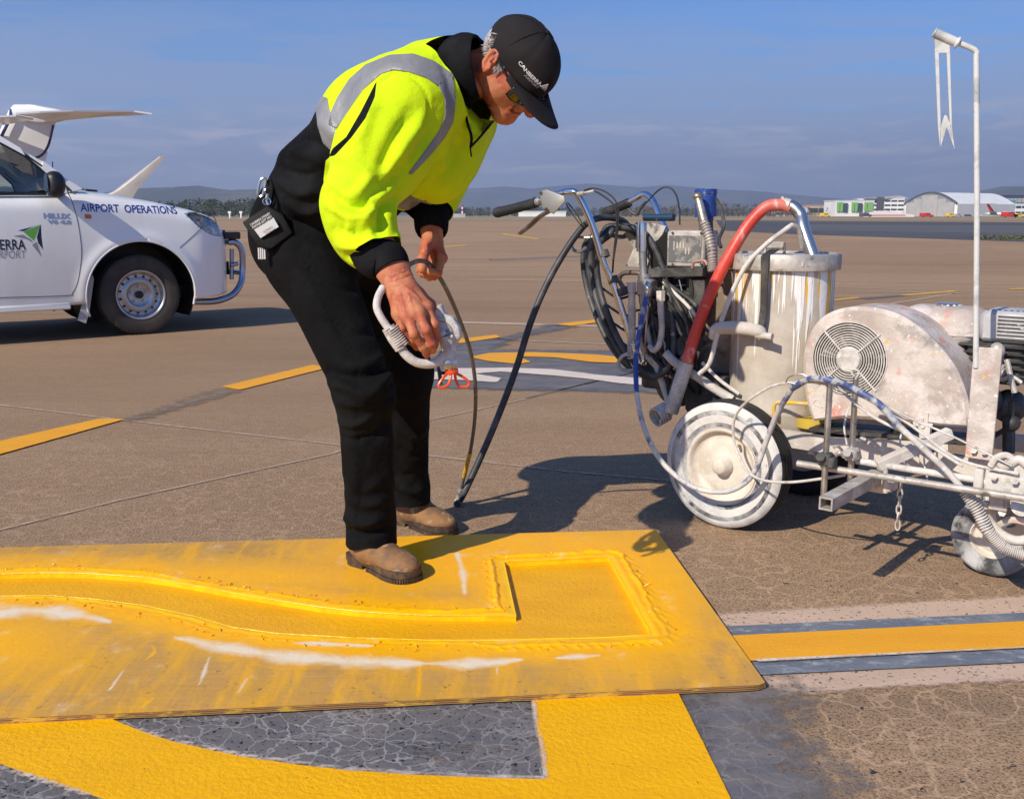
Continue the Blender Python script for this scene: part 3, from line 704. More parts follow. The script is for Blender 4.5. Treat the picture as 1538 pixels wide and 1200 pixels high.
# hangar
t_=thing('hangar',P(1385,HOR,800)*[1,1,0],'white arched hangar with grey sliding doors, largest building on the horizon','hangar')
A=P(1357,HOR,800)*[1,1,0]; e1=nrm([.55,-.84,0]); e2=nrm([.84,.55,0]); Wd=46; Hh_=18.3; Ln=76
arc=[(u,Hh_*(.40+.60*math.sin(math.pi*(.06+.88*u)))) for u in np.linspace(0,1,17)]; z0=arc[0][1]*.0
prof=[A+e1*Wd*.02]+[A+e1*Wd*u+np.array([0,0,1.])*z for u,z in arc]+[A+e1*Wd]
MB().prism(prof,e2*Ln).build('wall',m_bw,t_,smooth=False)
b_=MB()
for i in range(len(arc)-1):
    p=A+e1*Wd*arc[i][0]+np.array([0,0,arc[i][1]+.5]); q=A+e1*Wd*arc[i+1][0]+np.array([0,0,arc[i+1][1]+.5]); b_.add([p-e2*.9,q-e2*.9,q+e2*.9,p+e2*.9, p-e2*.9-[0,0,1.2],q-e2*.9-[0,0,1.2]],[(0,1,2,3),(0,1,5,4)])
b_.build('fascia',m_dg,t_,smooth=False)
m_lou=mat('grey_glazing',(.22,.25,.28),.4)
gz=[A+e1*Wd*u+np.array([0,0,z-.8])-e2*.35 for u,z in arc[1:-1]]; gz=gz+[A+e1*Wd*.94+np.array([0,0,10.5])-e2*.35,A+e1*Wd*.06+np.array([0,0,10.5])-e2*.35]
MB().prism(gz,e2*.3).build('gable_glazing',m_lou,t_,smooth=False)
for k in range(6):
    u0=.05+.9*k/6; hz=[10.6,13.2,15.8,15.8,13.2,10.6][k]
    MB().box(A+e1*Wd*(u0+.073)-e2*(.6+.15*(k%2))+np.array([0,0,hz/2]),(Wd*.148,.4,hz),[e1,e2,[0,0,1]]).build('door_leaf',m_bg,t_,smooth=False)
t_,c_,e1,e2,w,H=bldg('office_building',1298,1364,299,860,40,-.25,m_bw,'tall white office block with dark window bands left of the hangar',wins=4)
b_=MB().prism([P(1300,298.6,858),P(1352,294,858),P(1364,297.6,858),P(1364,298.8,858)],[0,24,0]); b_.build('sloping_roof',m_bg,t_,smooth=False)
MB().box(P(1322,310,846),(5,4,15)).build('stair_tower',m_dg,t_,smooth=False)
t_,c_,e1,e2,w,H=bldg('office_building',1254,1312,302,820,30,.0,m_bw,'white low office block with lime green screens at the left end of the buildings',wins=0)
for x in (1257,1262,1279,1284,1298,1303,1307): MB().box(P(x+2,311,819),(2.1,.5,7.4)).build('green_screen',m_green,t_,smooth=False)
for x in (1270,1292): MB().box(P(x,312,819),(3.2,.5,7)).build('window',m_win,t_,smooth=False)
bldg('terminal_building',1497,1570,307,900,40,0,m_bw,'long pale terminal building with blue glass right of the hangar',wins=2,wm=m_navy)
bldg('terminal_building',1490,1640,294,1300,40,0,m_navy,'dark blue block behind the pale terminal at the right edge',wins=2,wm=m_bg)
bldg('terminal_building',1496,1524,302,1150,20,0,m_teal,'small teal building beside the hangar roof')
bldg('warehouse',1212,1254,309,1000,30,0,m_tan,'low warehouse with a tan roof left of the green and white offices',wins=1,roofm=m_tan)
bldg('warehouse',1165,1215,317,700,12,0,m_bg,'long low grey shed left of the tan roofed warehouse',wins=1)
bldg('site_office',1203,1212,315.5,560,5,0,m_bw,'small white cabin in front of the grey shed')
bldg('airfield_shed',779,850,318.5,700,14,0,m_bw,'long flat white shed on the horizon beyond the handlebars')
# chequered mast
t_=thing('radio_mast',P(694.5,HOR,420)*[1,1,0],'red and white mast on a small grey cabin beyond the grass','mast')
for k in range(5): MB().cyl(P(694.5,324-3.2*k,420),P(694.5,324-3.2*(k+1),420),.35,n=8).build('mast_section',m_red if k%2==0 else m_bw,t_)
MB().box(P(690,324.2,420),(5,3,1.6)).build('cabin',m_bg,t_,smooth=False)
for x,l in((345,'white marker post in the dry grass near the wood, left one'),(362,'white marker post in the dry grass just left of the worker')):
    g=P(x,HOR,330)*[1,1,0]; t_=thing('marker_post',g,l,'marker','marker posts in the dry grass')
    MB().box(g+[0,0,.8],(.5,.3,1.6),bev=.05).build('post',m_bw,t_); MB().box(g+[0,0,1.9],(1.0,.3,.7),bev=.05).build('panel',m_bw,t_)
# service vehicles and parked aeroplane
def van(px,Y,l,h,m,label,cat='vehicle'):
    g=P(px,HOR,Y)*[1,1,0]; t_=thing('service_vehicle',g,label,cat,'service vehicles on the far apron')
    b_=MB().prism([g+[-l/2,0,.35],g+[l/2,0,.35],g+[l/2,0,h*.55],g+[l*.3,0,h*.62],g+[l*.2,0,h],g+[-l/2,0,h]],[0,1.9,0]); b_.build('body',m,t_,bevel=.08)
    for s_ in(-.32,.32): MB().cyl(g+[l*s_,-.05,.36],g+[l*s_,.2,.36],.36,n=12).build('wheel',m_dg,t_)
    MB().box(g+[l*.02,-.03,h*.78],(l*.36,.08,h*.22)).build('window',m_win,t_)
for a in [(1393,440,5.5,2.0,m_red,'red service vehicle in front of the hangar'),(1518,430,6.5,2.4,m_red,'red truck at the right edge of the far apron'),(1531,430,4.8,1.8,m_yel,'yellow truck at the right edge of the far apron'),(1428,520,4.6,1.9,m_yel,'yellow vehicle right of the red one before the hangar'),(1240,500,5,2.0,m_yel,'yellow vehicle below the white cabin'),(1301,520,6,2.2,m_dg,'dark van left of the striped marquee'),(1345,620,5,1.9,m_bw,'small white van beside the hangar'),(1440,640,5,1.9,m_bg,'grey car among the vehicles before the hangar'),(1470,660,4.6,1.7,m_bw,'white car among the vehicles behind the pole'),(1515,520,5.6,2.8,m_bw,'white truck above the red one'),(1455,700,4.6,1.6,m_navy,'blue car among the vehicles before the hangar')]: van(*a)
g=P(1494,HOR,520)*[1,1,0]; t_=thing('parked_aeroplane',g,'small aeroplane with a red T shaped tail at the right end of the hangar','aeroplane')
MB().tube([g+[-5,0,1.9],g+[-2,0,1.7],g+[3,0,1.6],g+[8,0,1.6],g+[9.5,0,1.4]],[.15,.7,.9,.9,.2],12).build('fuselage',m_bw,t_)
MB().prism([g+[-2.2,0,2.0],g+[-4.6,0,6.6],g+[-3.4,0,6.6],g+[.2,0,2.2]],[0,.3,0]).build('fin',m_red,t_,smooth=False)
MB().box(g+[-4,0,6.7],(1.4,9,.25)).build('tailplane',m_bg,t_); MB().box(g+[-4,0,6.7],(9,1.2,.25)).build('tailplane',m_bg,t_); MB().box(g+[3,0,1.2],(3,16,.25)).build('wing',m_bg,t_); MB().cyl(g+[-3,-1.4,2.2],g+[0,-1.4,2.2],.6,n=12).build('engine',m_dg,t_)
g=P(1335,HOR,560)*[1,1,0]; t_=thing('marquee',g,'low white and pink striped marquee left of the hangar','tent')
MB().prism([g+[-13,0,0],g+[-13,0,1.9],g+[-4,0,3.4],g+[4,0,2.6],g+[14,0,1.2],g+[14,0,0]],[0,6,0]).build('canopy',mat('pale_canvas',(.72,.66,.66),.7),t_,smooth=False)
MB().box(g+[-2,-.1,1.0],(22,.1,.8)).build('side_band',mat('pink_canvas',(.60,.30,.30),.7),t_,smooth=False)
# ================= jet airliner behind the truck =================
m_jet=mat('white_aircraft_paint',(.72,.72,.72),.3,mixes=[((.64,.65,.66),.4,.4,.7)],coat=.3); m_jetg=mat('grey_aircraft_paint',(.33,.31,.30),.45,mixes=[((.40,.37,.35),1.2,.4,.65)])
JY=58
t_=thing('jet_airliner',P(60,HOR,JY)*[1,1,0],'white jet airliner with a T shaped tail parked behind the white truck','aeroplane')
def wing(name,pts,m,th,dy=0):           # (leading px, trailing px, Y, thickness) stations -> tapered aerofoil
    b_=MB(); st=[]
    for (l,tr,Y,tk) in pts:
        a=P(*l,Y); q=P(*tr,Y+dy); ch=q-a; up=np.array(th,float); ring=[]
        for u,s_ in((0,0),(.08,.8),(.3,1),(.7,.55),(1,.04),(.7,-.45),(.3,-.8),(.08,-.6)): ring.append(a+ch*u+up*tk*s_*.5)
        st.append(ring)
    n_=8; F=[]
    for i in range(len(st)-1):
        for k in range(n_): l_=(k+1)%n_; F.append((i*n_+k,i*n_+l_,(i+1)*n_+l_,(i+1)*n_+k))
    F+=[tuple(range(n_))[::-1],tuple(range((len(st)-1)*n_,len(st)*n_))]
    return b_.add(np.array(st).reshape(-1,3),F).build(name,m,t_,sharp=50)
wing('fin',[((-95,300),(58,300),JY,.5),((-40,236),(63,262),JY,.5),((0,196),(78,205),JY,.5),((13,166),(84,184),JY,.45),((20,158),(84,176),JY,.3)],m_jet,(0,1,0),dy=.6)
wing('fairing',[((15,164),(15.5,176),JY-.25,.2),((22,157),(26,180),JY-.25,.5),((50,157),(60,184),JY-.25,.8),((80,163),(84,182),JY-.25,.6),((103,168),(104,174),JY-.25,.2)],m_jet,(0,1,0))
b_=MB(); a=P(24,171,JY-.5); q=P(112,172,JY-.5); tip=P(222,170.5,JY+2.2)
V=[a,P(60,169,JY-1.2),q,tip,P(205,173,JY+3),P(24,175,JY-.5),P(95,176,JY+1.2),P(85,186,JY+.8)]
tp=[[P(24,171.5,JY-.8),P(24,172.5,JY-.8)],[P(26,172,JY-3.2),P(85,185,JY+.6)]]
b_.add([P(24,172.5,JY-2.5),P(60,170,JY-2),P(110,168,JY-1),P(202,168.8,JY+1.5),P(228,172.6,JY+1.8),P(200,174,JY+2.6),P(110,178,JY+1.2),P(84,185,JY+.7),P(50,177,JY-1.2)],[(0,8,7,6,5,4,3,2,1)])
ob=b_.build('tailplane',m_jet,t_,smooth=False); md=ob.modifiers.new('s','SOLIDIFY'); md.thickness=.09
b_=MB(); b_.add([P(24,173,JY-2.5),P(-20,175,JY-3),P(-180,176,JY-6),P(-190,178,JY-5),P(-20,190,JY-.5),P(50,178,JY-1.2)],[(0,1,2,3,4,5)]); ob=b_.build('tailplane',m_jet,t_,smooth=False); md=ob.modifiers.new('s','SOLIDIFY'); md.thickness=.09
MB().tube([P(0,210,JY-.32),P(14,180,JY-.32),P(17,164,JY-.32)],.09,8).build('leading_edge',mat('blue_aircraft_paint',(.04,.06,.22),.3),t_)
MB().tube([P(80,188,JY-.1),P(72,220,JY-.1),P(58,236,JY-.3),P(30,240,JY-.3)],.07,6).build('tail_flash',mat('navy_aircraft_paint',(.03,.02,.08),.3),t_)
MB().tube([P(-330,300,JY+6),P(-200,298,JY+3),P(-60,300,JY),P(40,304,JY),P(75,302,JY)],[1.3,1.35,1.2,.7,.2],20).build('fuselage',m_jet,t_)
wing('wing',[((-200,316),(20,318),JY-14,.4),((100,314),(190,314),JY-14,.3),((170,288),(206,286),JY-14,.22),((238,236),(250,234),JY-14,.06)],m_jetg,(0,1,0))
for x in (-150,-60): MB().cyl(P(x,HOR,JY)*[1,1,0]+[0,0,.4],P(x,HOR,JY)*[1,1,0]+[0,.4,.4],.4,n=16).build('wheel',m_dg,t_); MB().tube([P(x,HOR,JY)*[1,1,0]+[0,.2,.4],P(x,HOR,JY)*[1,1,0]+[0,.2,1.6]],.1,8,sm=0).build('undercarriage_leg',m_bg,t_)

# ================= air =================
hm=bpy.data.materials.new('haze'); hm.use_nodes=True; nt=hm.node_tree; nt.nodes.clear(); o=N('ShaderNodeOutputMaterial'); pv=N('ShaderNodeVolumePrincipled'); pv.inputs['Color'].default_value=(.62,.74,1,1); pv.inputs['Density'].default_value=1.5e-4; pv.inputs['Anisotropy'].default_value=.2; L(pv.outputs[0],o.inputs['Volume'])
MB().box((0,6000,345),(32000,13600,710)).build('haze',hm,smooth=False,kind='stuff')
# ================= the worker =================
Nn_=nrm([-.42,-.90,0])                       # towards his right (camera) side
J=dict(pel=P(470,338,2.93),waist=P(522,262,2.84),chest=P(628,172,2.70),up=P(672,140,2.62),
 shn=P(606,160,2.50),eln=P(537,302,2.36),wrn=P(588,402,2.27),shf=P(680,178,2.88),elf=P(650,268,2.86),wrf=P(648,345,2.76),
 hipn=P(462,385,2.82),knn=P(548,590,2.65),ann=P(558,800,2.70),hipf=P(535,385,3.05),knf=P(612,560,2.98),anf=P(613,752,3.125))
person=thing('person',((J['ann'][0]+J['anf'][0])/2,2.95,0),'worker in black cap and yellow high visibility jacket bending over the yellow stencil','person')
m_skin=mat('skin',(.50,.185,.09),.6,mixes=[((.42,.10,.055),28,.42,.62,6),((.56,.26,.16),60,.55,.75)],bumps=[(160,.4),(420,.35)],sub=.06,spec=.3)
m_hiv=mat('high_visibility_fleece',(.60,.80,.008),.85,mixes=[((.53,.72,.01),9,.4,.65),((.30,.36,.02),150,.71,.76,3)],bumps=[(18,.35),(60,.10),(300,.2)],spec=.15)
m_blk=mat('black_fleece',(.0045,.0045,.0055),.95,mixes=[((.016,.016,.018),7,.4,.7)],bumps=[(22,.35),(240,.3)],spec=.1)
m_jean=mat('black_denim',(.0045,.0045,.005),.9,mixes=[((.009,.009,.010),6,.45,.7,6),((.05,.05,.05),40,.73,.80)],bumps=[(16,.45),(300,.3)],spec=.12)
m_refl=mat('silver_reflective_tape',(.27,.27,.285),.45,mixes=[((.22,.22,.23),12,.4,.6)],bumps=[(30,.3)],metal=.1)
m_cap=mat('black_cap_cotton',(.011,.009,.010),.85,mixes=[((.018,.015,.015),10,.4,.65)],bumps=[(300,.35)],spec=.25)
m_hair=mat('grey_hair',(.55,.52,.50),.6,mixes=[((.25,.22,.21),120,.4,.6,4,(1,1,.15))],bumps=[(200,.6)])
m_boot=mat('tan_suede',(.30,.155,.065),.8,mixes=[((.19,.11,.06),16,.4,.6,6),((.44,.33,.22),30,.58,.70),((.62,.56,.48),45,.70,.74)],bumps=[(60,.4),(250,.3)],spec=.3)
m_sole=mat('brown_boot_sole',(.050,.032,.022),.7,mixes=[((.14,.08,.045),30,.5,.65)],bumps=[(80,.5)])
m_plas=mat('black_plastic',(.01,.01,.01),.3)
m_lens=mat('dark_lens',(.006,.005,.005),.06,spec=.8,coat=.5)
# ---- boots ----
def boot(heel,toe,ank,m,lab=None,base=0):
    h_=G(*heel,base); t_=G(*toe,base); f=nrm((t_-h_)*[1,1,0]); s=np.array([-f[1],f[0],0]); Lb=.262
    c_=(h_+t_)/2; c_[2]=base; o=c_-f*Lb/2; z=np.array([0,0,1.]); ax=[f,s,z]
    A=lambda u,v,w: o+f*u+s*v+z*w
    D=SDF(); D.cone(A(.048,0,.060),A(.10,0,.062),.043,.045,w=s,kw=.85,k=.03); D.cone(A(.10,0,.06),A(.180,.004,.042),.045,.029,w=s,kw=1.3,k=.03)
    D.ell(A(.208,.004,.036),(.056,.046,.027),ax,k=.035); D.cone(A(.072,0,.07),A(.078,0,.19),.044,.044,w=s,kw=.9,k=.03)
    V,F=D.mesh(.0035); V=V+0; Nv=vnorm(V,F); V=V+Nv*(.0012*snoise(V,70,2))[:,None]
    # instep creases
    q=(V-o)@np.stack([f,s,z],1); V=V-Nv*(.0022*np.exp(-((q[:,0]-.15-.3*(q[:,2]-.08))/.006)**2)+.0018*np.exp(-((q[:,0]-.172-.2*(q[:,2]-.08))/.005)**2))[:,None]*(q[:,2:3]>.06)
    V,T,_=clip(V,tris(F),base+.024-V[:,2])
    b=raw('boot',V,T,m,person,label=lab)
    prof=[(0,.0),(.004,.024),(.03,.037),(.07,.034),(.12,.034),(.16,.043),(.20,.050),(.235,.046),(.258,.028),(.267,.004)]
    pr=catmull(prof,4); up=[(u,v) for u,v in pr]; lo_=[(u,-v*.95) for u,v in pr[::-1]]; pl=up+lo_
    b_=MB(); b_.prism([A(u,v*1.04,.014) for u,v in pl],z*.018); b_.prism([A(.08+.9*(u-.08),v*.96,.004) for u,v in pl if u>.1],z*.0115)
    b_.prism([A(u*.96+.003,v*.97,0.0005) for u,v in pl if u<.085],z*.015)
    for u,v in pl[::1]:
        if u>.1: b_.box(A(u*.995,v*.99,.0065),(.009,.010,.012),ax)
    b_.build('sole',m_sole,b,smooth=True,sharp=35); return b
bn=boot((533,843),(617,872),None,m_boot,'dusty tan boot on the board, nearer the camera',TZ)
bf=boot((598,783),(672,802),None,m_boot,'tan boot on the concrete, toe in shadow',0)
# ---- trousers ----
D=SDF()
D.cone(J['pel']+[0,0,.05],P(505,318,2.92),.125,.13,w=Nn_,kw=1.22,k=.06,g='h'); D.cone(J['hipn'],J['hipf'],.118,.118,k=.05,g='h')
D.ell(P(436,352,2.98),(.12,.15,.15),k=.06,g='h')
for s,r in(('n',1.0),('f',.97)):
    a,b_,c_=J['hip'+s],J['kn'+s],J['an'+s]
    D.cone(a,b_,.112*r,.073*r,k=.05,g=s); D.cone(b_,c_+[0,0,.03],.073*r,.066*r,k=.04,g=s)
    D.cone(c_+[.0,-.0,.06],c_+[.0,0,-.045],.068*r,.074*r,k=.02,g=s)
V,F=D.mesh(.007)
V=V+vnorm(V,F)*(.003*snoise(V,14,1)+.0018*snoise(V*[1,1,.5],38,4))[:,None]
V=folds(V,F,[
 ([(505,630),(530,638),(556,628)],5,.007),([(506,655),(535,660),(565,650)],4.5,-.006),([(560,585),(580,570),(596,545)],5,.009),([(600,640),(622,655),(640,640)],6,.008),([(604,675),(622,684),(636,676)],5,-.007),([(440,400),(500,430),(560,440)],6,-.005),([(480,480),(530,500),(575,500)],7,-.006),
 ([(500,575),(520,582),(545,592),(575,588)],8,.016),([(497,560),(525,566),(560,560),(590,545)],7,-.012),([(503,598),(530,606),(560,604)],8,.009),([(515,545),(545,552),(580,530),(600,500)],9,.008),
 ([(430,380),(470,440),(500,500),(520,545)],12,.006),([(560,430),(585,480),(590,540)],11,.007),([(470,370),(520,400),(560,420)],9,.006),([(455,352),(500,370),(550,378)],7,-.007),
 ([(512,772),(540,786),(575,780)],7,.011),([(513,792),(545,803),(585,793)],5,-.010),([(520,745),(550,757),(582,750)],8,.008),([(512,700),(545,735),(580,715)],8,.006),([(525,640),(535,700),(530,750)],9,.006),
 ([(590,650),(585,700),(590,740)],8,.006),([(598,728),(620,738),(640,730)],6,.009),([(600,712),(625,718)],6,-.007),([(570,620),(600,600),(640,590)],8,.006),([(560,660),(575,640),(575,600)],8,-.010),
 ([(545,395),(600,470),(625,540)],12,.006),([(610,560),(625,620),(615,690)],9,.006)])
Nv=vnorm(V,F); px=proj(V); w=np.clip(-(Nv@nrm(V.mean(0)-C0)),0,1)
seam=dline(px,catmull([(452,372),(480,440),(518,512),(536,560),(537,620),(541,680),(543,740),(537,778),(545,815)],5)); nearm=(D.group(V,'n')<D.group(V,'f')+.01)
V=V-Nv*(.0035*np.exp(-(seam/1.3)**2)*w*nearm)[:,None]
V,T,_=clip(V,tris(F),np.where(D.group(V,'n')<D.group(V,'f'),TZ+.074+.006*np.sin(V[:,0]*60),.088)-V[:,2])
tro=raw('trousers',V,T,m_jean,person)
b_=MB(); b_.tube([J['pel']+[.0,0,.0]]*1+[J['pel']+[0,0,.001]],.01,sm=0)
# ---- jacket ----
D=SDF(); Sd=nrm(J['chest']-J['waist']); 
D.cone(P(470,322,2.92),P(505,282,2.86),.150,.150,w=Nn_,kw=1.18,k=.06,g='t')
D.cone(P(512,278,2.86),P(590,200,2.75),.150,.172,w=Nn_,kw=1.16,k=.07,g='t')
D.cone(P(590,200,2.75),P(640,168,2.68),.172,.150,w=Nn_,kw=1.2,k=.07,g='t')
D.cone(P(640,168,2.68),P(684,128,2.60),.145,.100,w=Nn_,kw=1.15,k=.06,g='t')
D.cone(P(664,124,2.62),P(690,114,2.57),.100,.092,w=Nn_,kw=1.02,k=.05,g='t'); D.cone(J['shn']+[.02,.02,0],J['shf'],.112,.115,k=.08,g='t')
D.ell(P(655,235,2.62),(.10,.10,.12),k=.07,g='t')
sm_=P(572,228,2.43)
D.cone(J['shn'],sm_,.112,.104,k=.055,g='n'); D.cone(sm_,J['eln'],.104,.076,k=.05,g='n'); D.cone(J['eln'],P(560,366,2.305),.074,.064,k=.04,g='n'); D.ell(P(536,338,2.35),(.062,.065,.09),k=.05,g='n')
D.cone(J['shf'],P(664,235,2.87),.105,.095,k=.05,g='f'); D.cone(P(664,235,2.87),P(650,285,2.84),.095,.078,k=.04,g='f'); D.cone(P(650,285,2.84),P(648,312,2.81),.080,.062,k=.03,g='f')
V,F=D.mesh(.0058)
gn,gt,gf=D.group(V,'n'),D.group(V,'t'),D.group(V,'f')
V=V+vnorm(V,F)*(.0035*snoise(V,13,8)+.0026*snoise(V*[1,1,.6],34,9)+.0012*snoise(V,80,19))[:,None]
arm=np.clip((gt-gn)/.03+.5,0,1)
V=folds(V,F,[
 ([(582,286),(560,310),(548,345)],9,.013),([(590,296),(575,318),(572,350)],8,-.013),([(600,255),(580,280),(558,300)],9,-.012),([(560,260),(540,290),(520,300)],9,.009),
 ([(497,290),(520,308),(545,312),(575,305)],7,-.011),([(498,308),(525,326),(555,328)],8,.010),([(505,345),(535,352),(560,345)],7,-.008),([(512,368),(540,372),(575,362)],7,.010),([(525,385),(555,380),(590,368)],6,-.010),([(520,352),(530,335)],6,.008),
 ([(640,180),(600,230),(575,280)],11,.008),([(618,170),(590,215),(570,262)],10,-.009),([(655,160),(640,200),(612,250)],9,-.007),([(500,235),(530,245),(555,262)],9,.007),([(560,150),(548,190),(535,225)],10,.008),
 ([(580,385),(570,374),(560,365)],5,.008),([(556,393),(565,383),(575,380)],5,-.008),([(600,355),(590,362),(575,368)],5,.007),([(592,108),(622,118),(640,140),(645,165),(640,190)],2.6,-.004),([(566,128),(590,112)],2.6,-.003)],arm)
V=folds(V,F,[
 ([(420,270),(450,290),(480,285)],9,.012),([(412,250),(445,262),(480,262)],8,-.010),([(410,235),(440,230),(480,238)],9,.009),([(430,300),(460,318),(490,312)],8,.010),([(400,285),(430,330),(470,340)],8,-.008),([(440,205),(470,215),(492,232)],8,-.007),
 ([(640,250),(625,290),(600,310)],10,.008),([(660,230),(670,270)],10,.006),([(690,205),(680,240),(660,270)],8,-.008),([(500,120),(540,100),(600,90)],10,-.004),([(468,180),(490,190),(505,215)],8,.005),([(660,90),(672,120),(680,160)],7,-.006)],1-arm)
jk=thing  # (the jacket is the mesh below)
px=proj(V); T=tris(F); dtn=gn-gt             # <0 : arm
# hem: cut the lower end obliquely
hemn=nrm(P(505,282,2.86)-P(470,322,2.92)); hem_o=P(463,335,2.93)
sdh=(hem_o-V)@hemn+.012*np.sin(px[:,0]*.09)
end_n=P(563,384,2.295); ax_n=nrm(J['wrn']-J['eln']); sdn=np.where(gn<gt,(V-end_n)@ax_n,-1)
end_f=P(648,318,2.80); ax_f=nrm(J['wrf']-J['elf']); sdf_=np.where(gf<gt,(V-end_f)@ax_f,-1)
sdc=(V-P(699,113,2.59))@nrm(P(712,104,2.555)-P(684,116,2.62))
sdc=np.minimum(sdc,.130-np.linalg.norm(V-P(705,111,2.575),axis=1))
V,T,A=clip(V,T,np.maximum(np.maximum(np.maximum(sdh,sdn),sdf_),sdc),{'gn':gn,'gt':gt,'gf':gf})
px=proj(V); gn,gt,gf=A['gn'],A['gt'],A['gf']; Nv=vnorm(V,T)
# black lower body / armhole wedge
blackpoly=[(340,420),(380,200),(440,120),(474,158),(478,175),(486,200),(499,226),(520,212),(545,170),(565,122),(562,150),(549,180),(527,210),(504,228),(489,242),(486,270),(488,310),(520,385),(560,420),(640,420),(640,300),(606,318),(590,312),(575,305),(520,400)]
sb=np.maximum(sdpoly(px,blackpoly)*.0018,.5*(gt-gn))
legd=sdpoly(px,[(480,215),(499,226),(489,242),(486,275),(489,310),(502,352),(522,388),(500,400),(470,330)])*.0018
wed=np.maximum(sdpoly(px,[(566,121),(563,146),(549,178),(528,207),(503,234),(494,236),(499,224),(520,206),(542,168)])*.0018,-1)
sdb=np.minimum(sb,wed)
VB,TB_,AB=clip(V,T,sdb); VY,TY,AY=clip(V,T,-sdb)
jacket=raw('jacket',VY,TY,m_hiv,person)
raw('black_panel',VB,TB_,m_blk,jacket)
def patch(name,poly,m,grp,off=.0022,par=None,smooth=True,extra=None):
    sd=sdpoly(px,poly)*.0018
    if grp=='t': sd=np.maximum(sd,(gt-gn)*.5-.0005)
    if grp=='n': sd=np.maximum(sd,(gn-gt)*.5-.0005)
    if extra is not None: sd=np.maximum(sd,extra)
    v,t,a=clip(V+Nv*off,T,sd)
    for v2,t2 in islands(v,t):
        o=raw(name,v2,t2,m,par or jacket); md=o.modifiers.new('t','SOLIDIFY'); md.thickness=.003; md.offset=-1
    return o
# tape: waist band, over the shoulder, down the chest, belly band
patch('reflective_tape',[(470,140),(492,148),(494,160),(500,190),(516,207),(499,228),(486,215),(478,190),(474,158)],m_refl,'t')
patch('reflective_tape',[(494,189),(497,170),(507,148),(525,120),(550,98),(585,84),(620,82),(650,92),(668,104),(680,112),(658,130),(640,118),(612,108),(590,106),(572,112),(545,136),(528,160),(515,180),(506,194)],m_refl,'t' if False else 'x')
patch('reflective_tape',[(658,128),(680,110),(684,150),(680,184),(668,206),(645,234),(618,262),(612,262),(640,225),(660,196),(668,175),(668,150)],m_refl,'x')
patch('reflective_tape',[(572,285),(590,278),(604,283),(620,296),(648,306),(636,318),(616,316),(600,312),(584,310),(570,300)],m_refl,'t')
# cuffs and collar
b_=MB(); e=[end_n-ax_n*.03,end_n+ax_n*.005,J['wrn']-ax_n*.02,J['wrn']+ax_n*.008]; b_.tube(e,[.056,.050,.046,.040],28,sm=8,caps=False); ob=b_.build('cuff',m_blk,jacket)
md=ob.modifiers.new('t','SOLIDIFY'); md.thickness=.004
b_=MB(); e=[end_f-ax_f*.03,end_f+ax_f*.005,J['wrf']-ax_f*.005,J['wrf']+ax_f*.012]; b_.tube(e,[.054,.050,.046,.040],28,sm=8,caps=False); ob=b_.build('cuff',m_blk,jacket)
md=ob.modifiers.new('t','SOLIDIFY'); md.thickness=.004
# ---- head ----
ya,pi_=R(34),R(56); H0=np.array([math.cos(ya),-math.sin(ya),0]); Zv=np.array([0,0,1.])
fw=H0*math.cos(pi_)-Zv*math.sin(pi_); upv=H0*math.sin(pi_)+Zv*math.cos(pi_); sd_=nrm([-math.sin(ya),-math.cos(ya),0])
HC=P(776,97,2.57)
Hd=lambda f,s,u: HC+fw*f+sd_*s+upv*u
AX=[fw,sd_,upv]
# collar
b_=MB(); cax=nrm(P(712,104,2.50)-P(684,116,2.62))
b_.tube([P(689,118,2.60),P(698,114,2.59),P(707,111,2.575),P(714,109,2.565),P(724,107,2.56)],[.094,.099,.099,.094,.086],40,sm=6,caps=False,wid=sd_,kw=.92)
vc=np.vstack(b_.v); tc_=tris(np.array(b_.f)); vc,tc_,_=clip(vc,tc_,-sdpoly(proj(vc),[(708,158),(722,146),(775,120),(775,240),(700,240),(702,172)])); ob=raw('collar',vc,tc_,m_blk,jacket); md=ob.modifiers.new('t','SOLIDIFY'); md.thickness=.007
D=SDF()
D.ell(Hd(-.008,0,.012),(.094,.074,.088),AX,k=.03,g='h')         # skull
D.ell(Hd(.030,0,-.035),(.068,.062,.070),AX,k=.03,g='h')         # face
D.cone(Hd(.02,.03,-.075),Hd(.072,.012,-.092),.026,.022,k=.03,g='h'); D.cone(Hd(.02,-.03,-.075),Hd(.072,-.012,-.092),.026,.022,k=.03,g='h')  # jaw
D.cone(Hd(.077,-.01,-.098),Hd(.077,.01,-.098),.019,.019,k=.02,g='h')     # chin
D.cone(Hd(.01,.048,-.045),Hd(.035,.046,-.055),.024,.022,k=.03,g='h'); D.cone(Hd(.01,-.048,-.045),Hd(.035,-.046,-.055),.024,.022,k=.03,g='h')  # cheeks/jowl
D.cone(Hd(.066,.030,-.022),Hd(.058,.045,-.018),.014,.013,k=.02,g='h'); D.cone(Hd(.066,-.030,-.022),Hd(.058,-.045,-.018),.014,.013,k=.02,g='h')
D.cone(Hd(.086,0,.010),Hd(.116,0,-.028),.0095,.013,k=.014,g='h'); D.ell(Hd(.118,0,-.032),(.0150,.0150,.0125),AX,k=.010,g='h')   # nose
for s in(-1,1): D.ell(Hd(.100,s*.013,-.032),(.011,.008,.008),AX,k=.008,g='h')
D.cone(Hd(.084,-.018,.016),Hd(.084,.018,.016),.014,.014,k=.02,g='h')   # brow
D.cone(Hd(.089,-.018,-.058),Hd(.089,.018,-.058),.0075,.0075,k=.012,g='h'); D.cone(Hd(.087,-.016,-.069),Hd(.087,.016,-.069),.0080,.0080,k=.010,g='h') # lips
D.ell(Hd(.098,0,-.0635),(.012,.026,.0022),AX,k=.003,sub=True)
for s in(-1,1): D.ell(Hd(.088,s*.030,.000),(.014,.013,.009),AX,k=.012,sub=True)
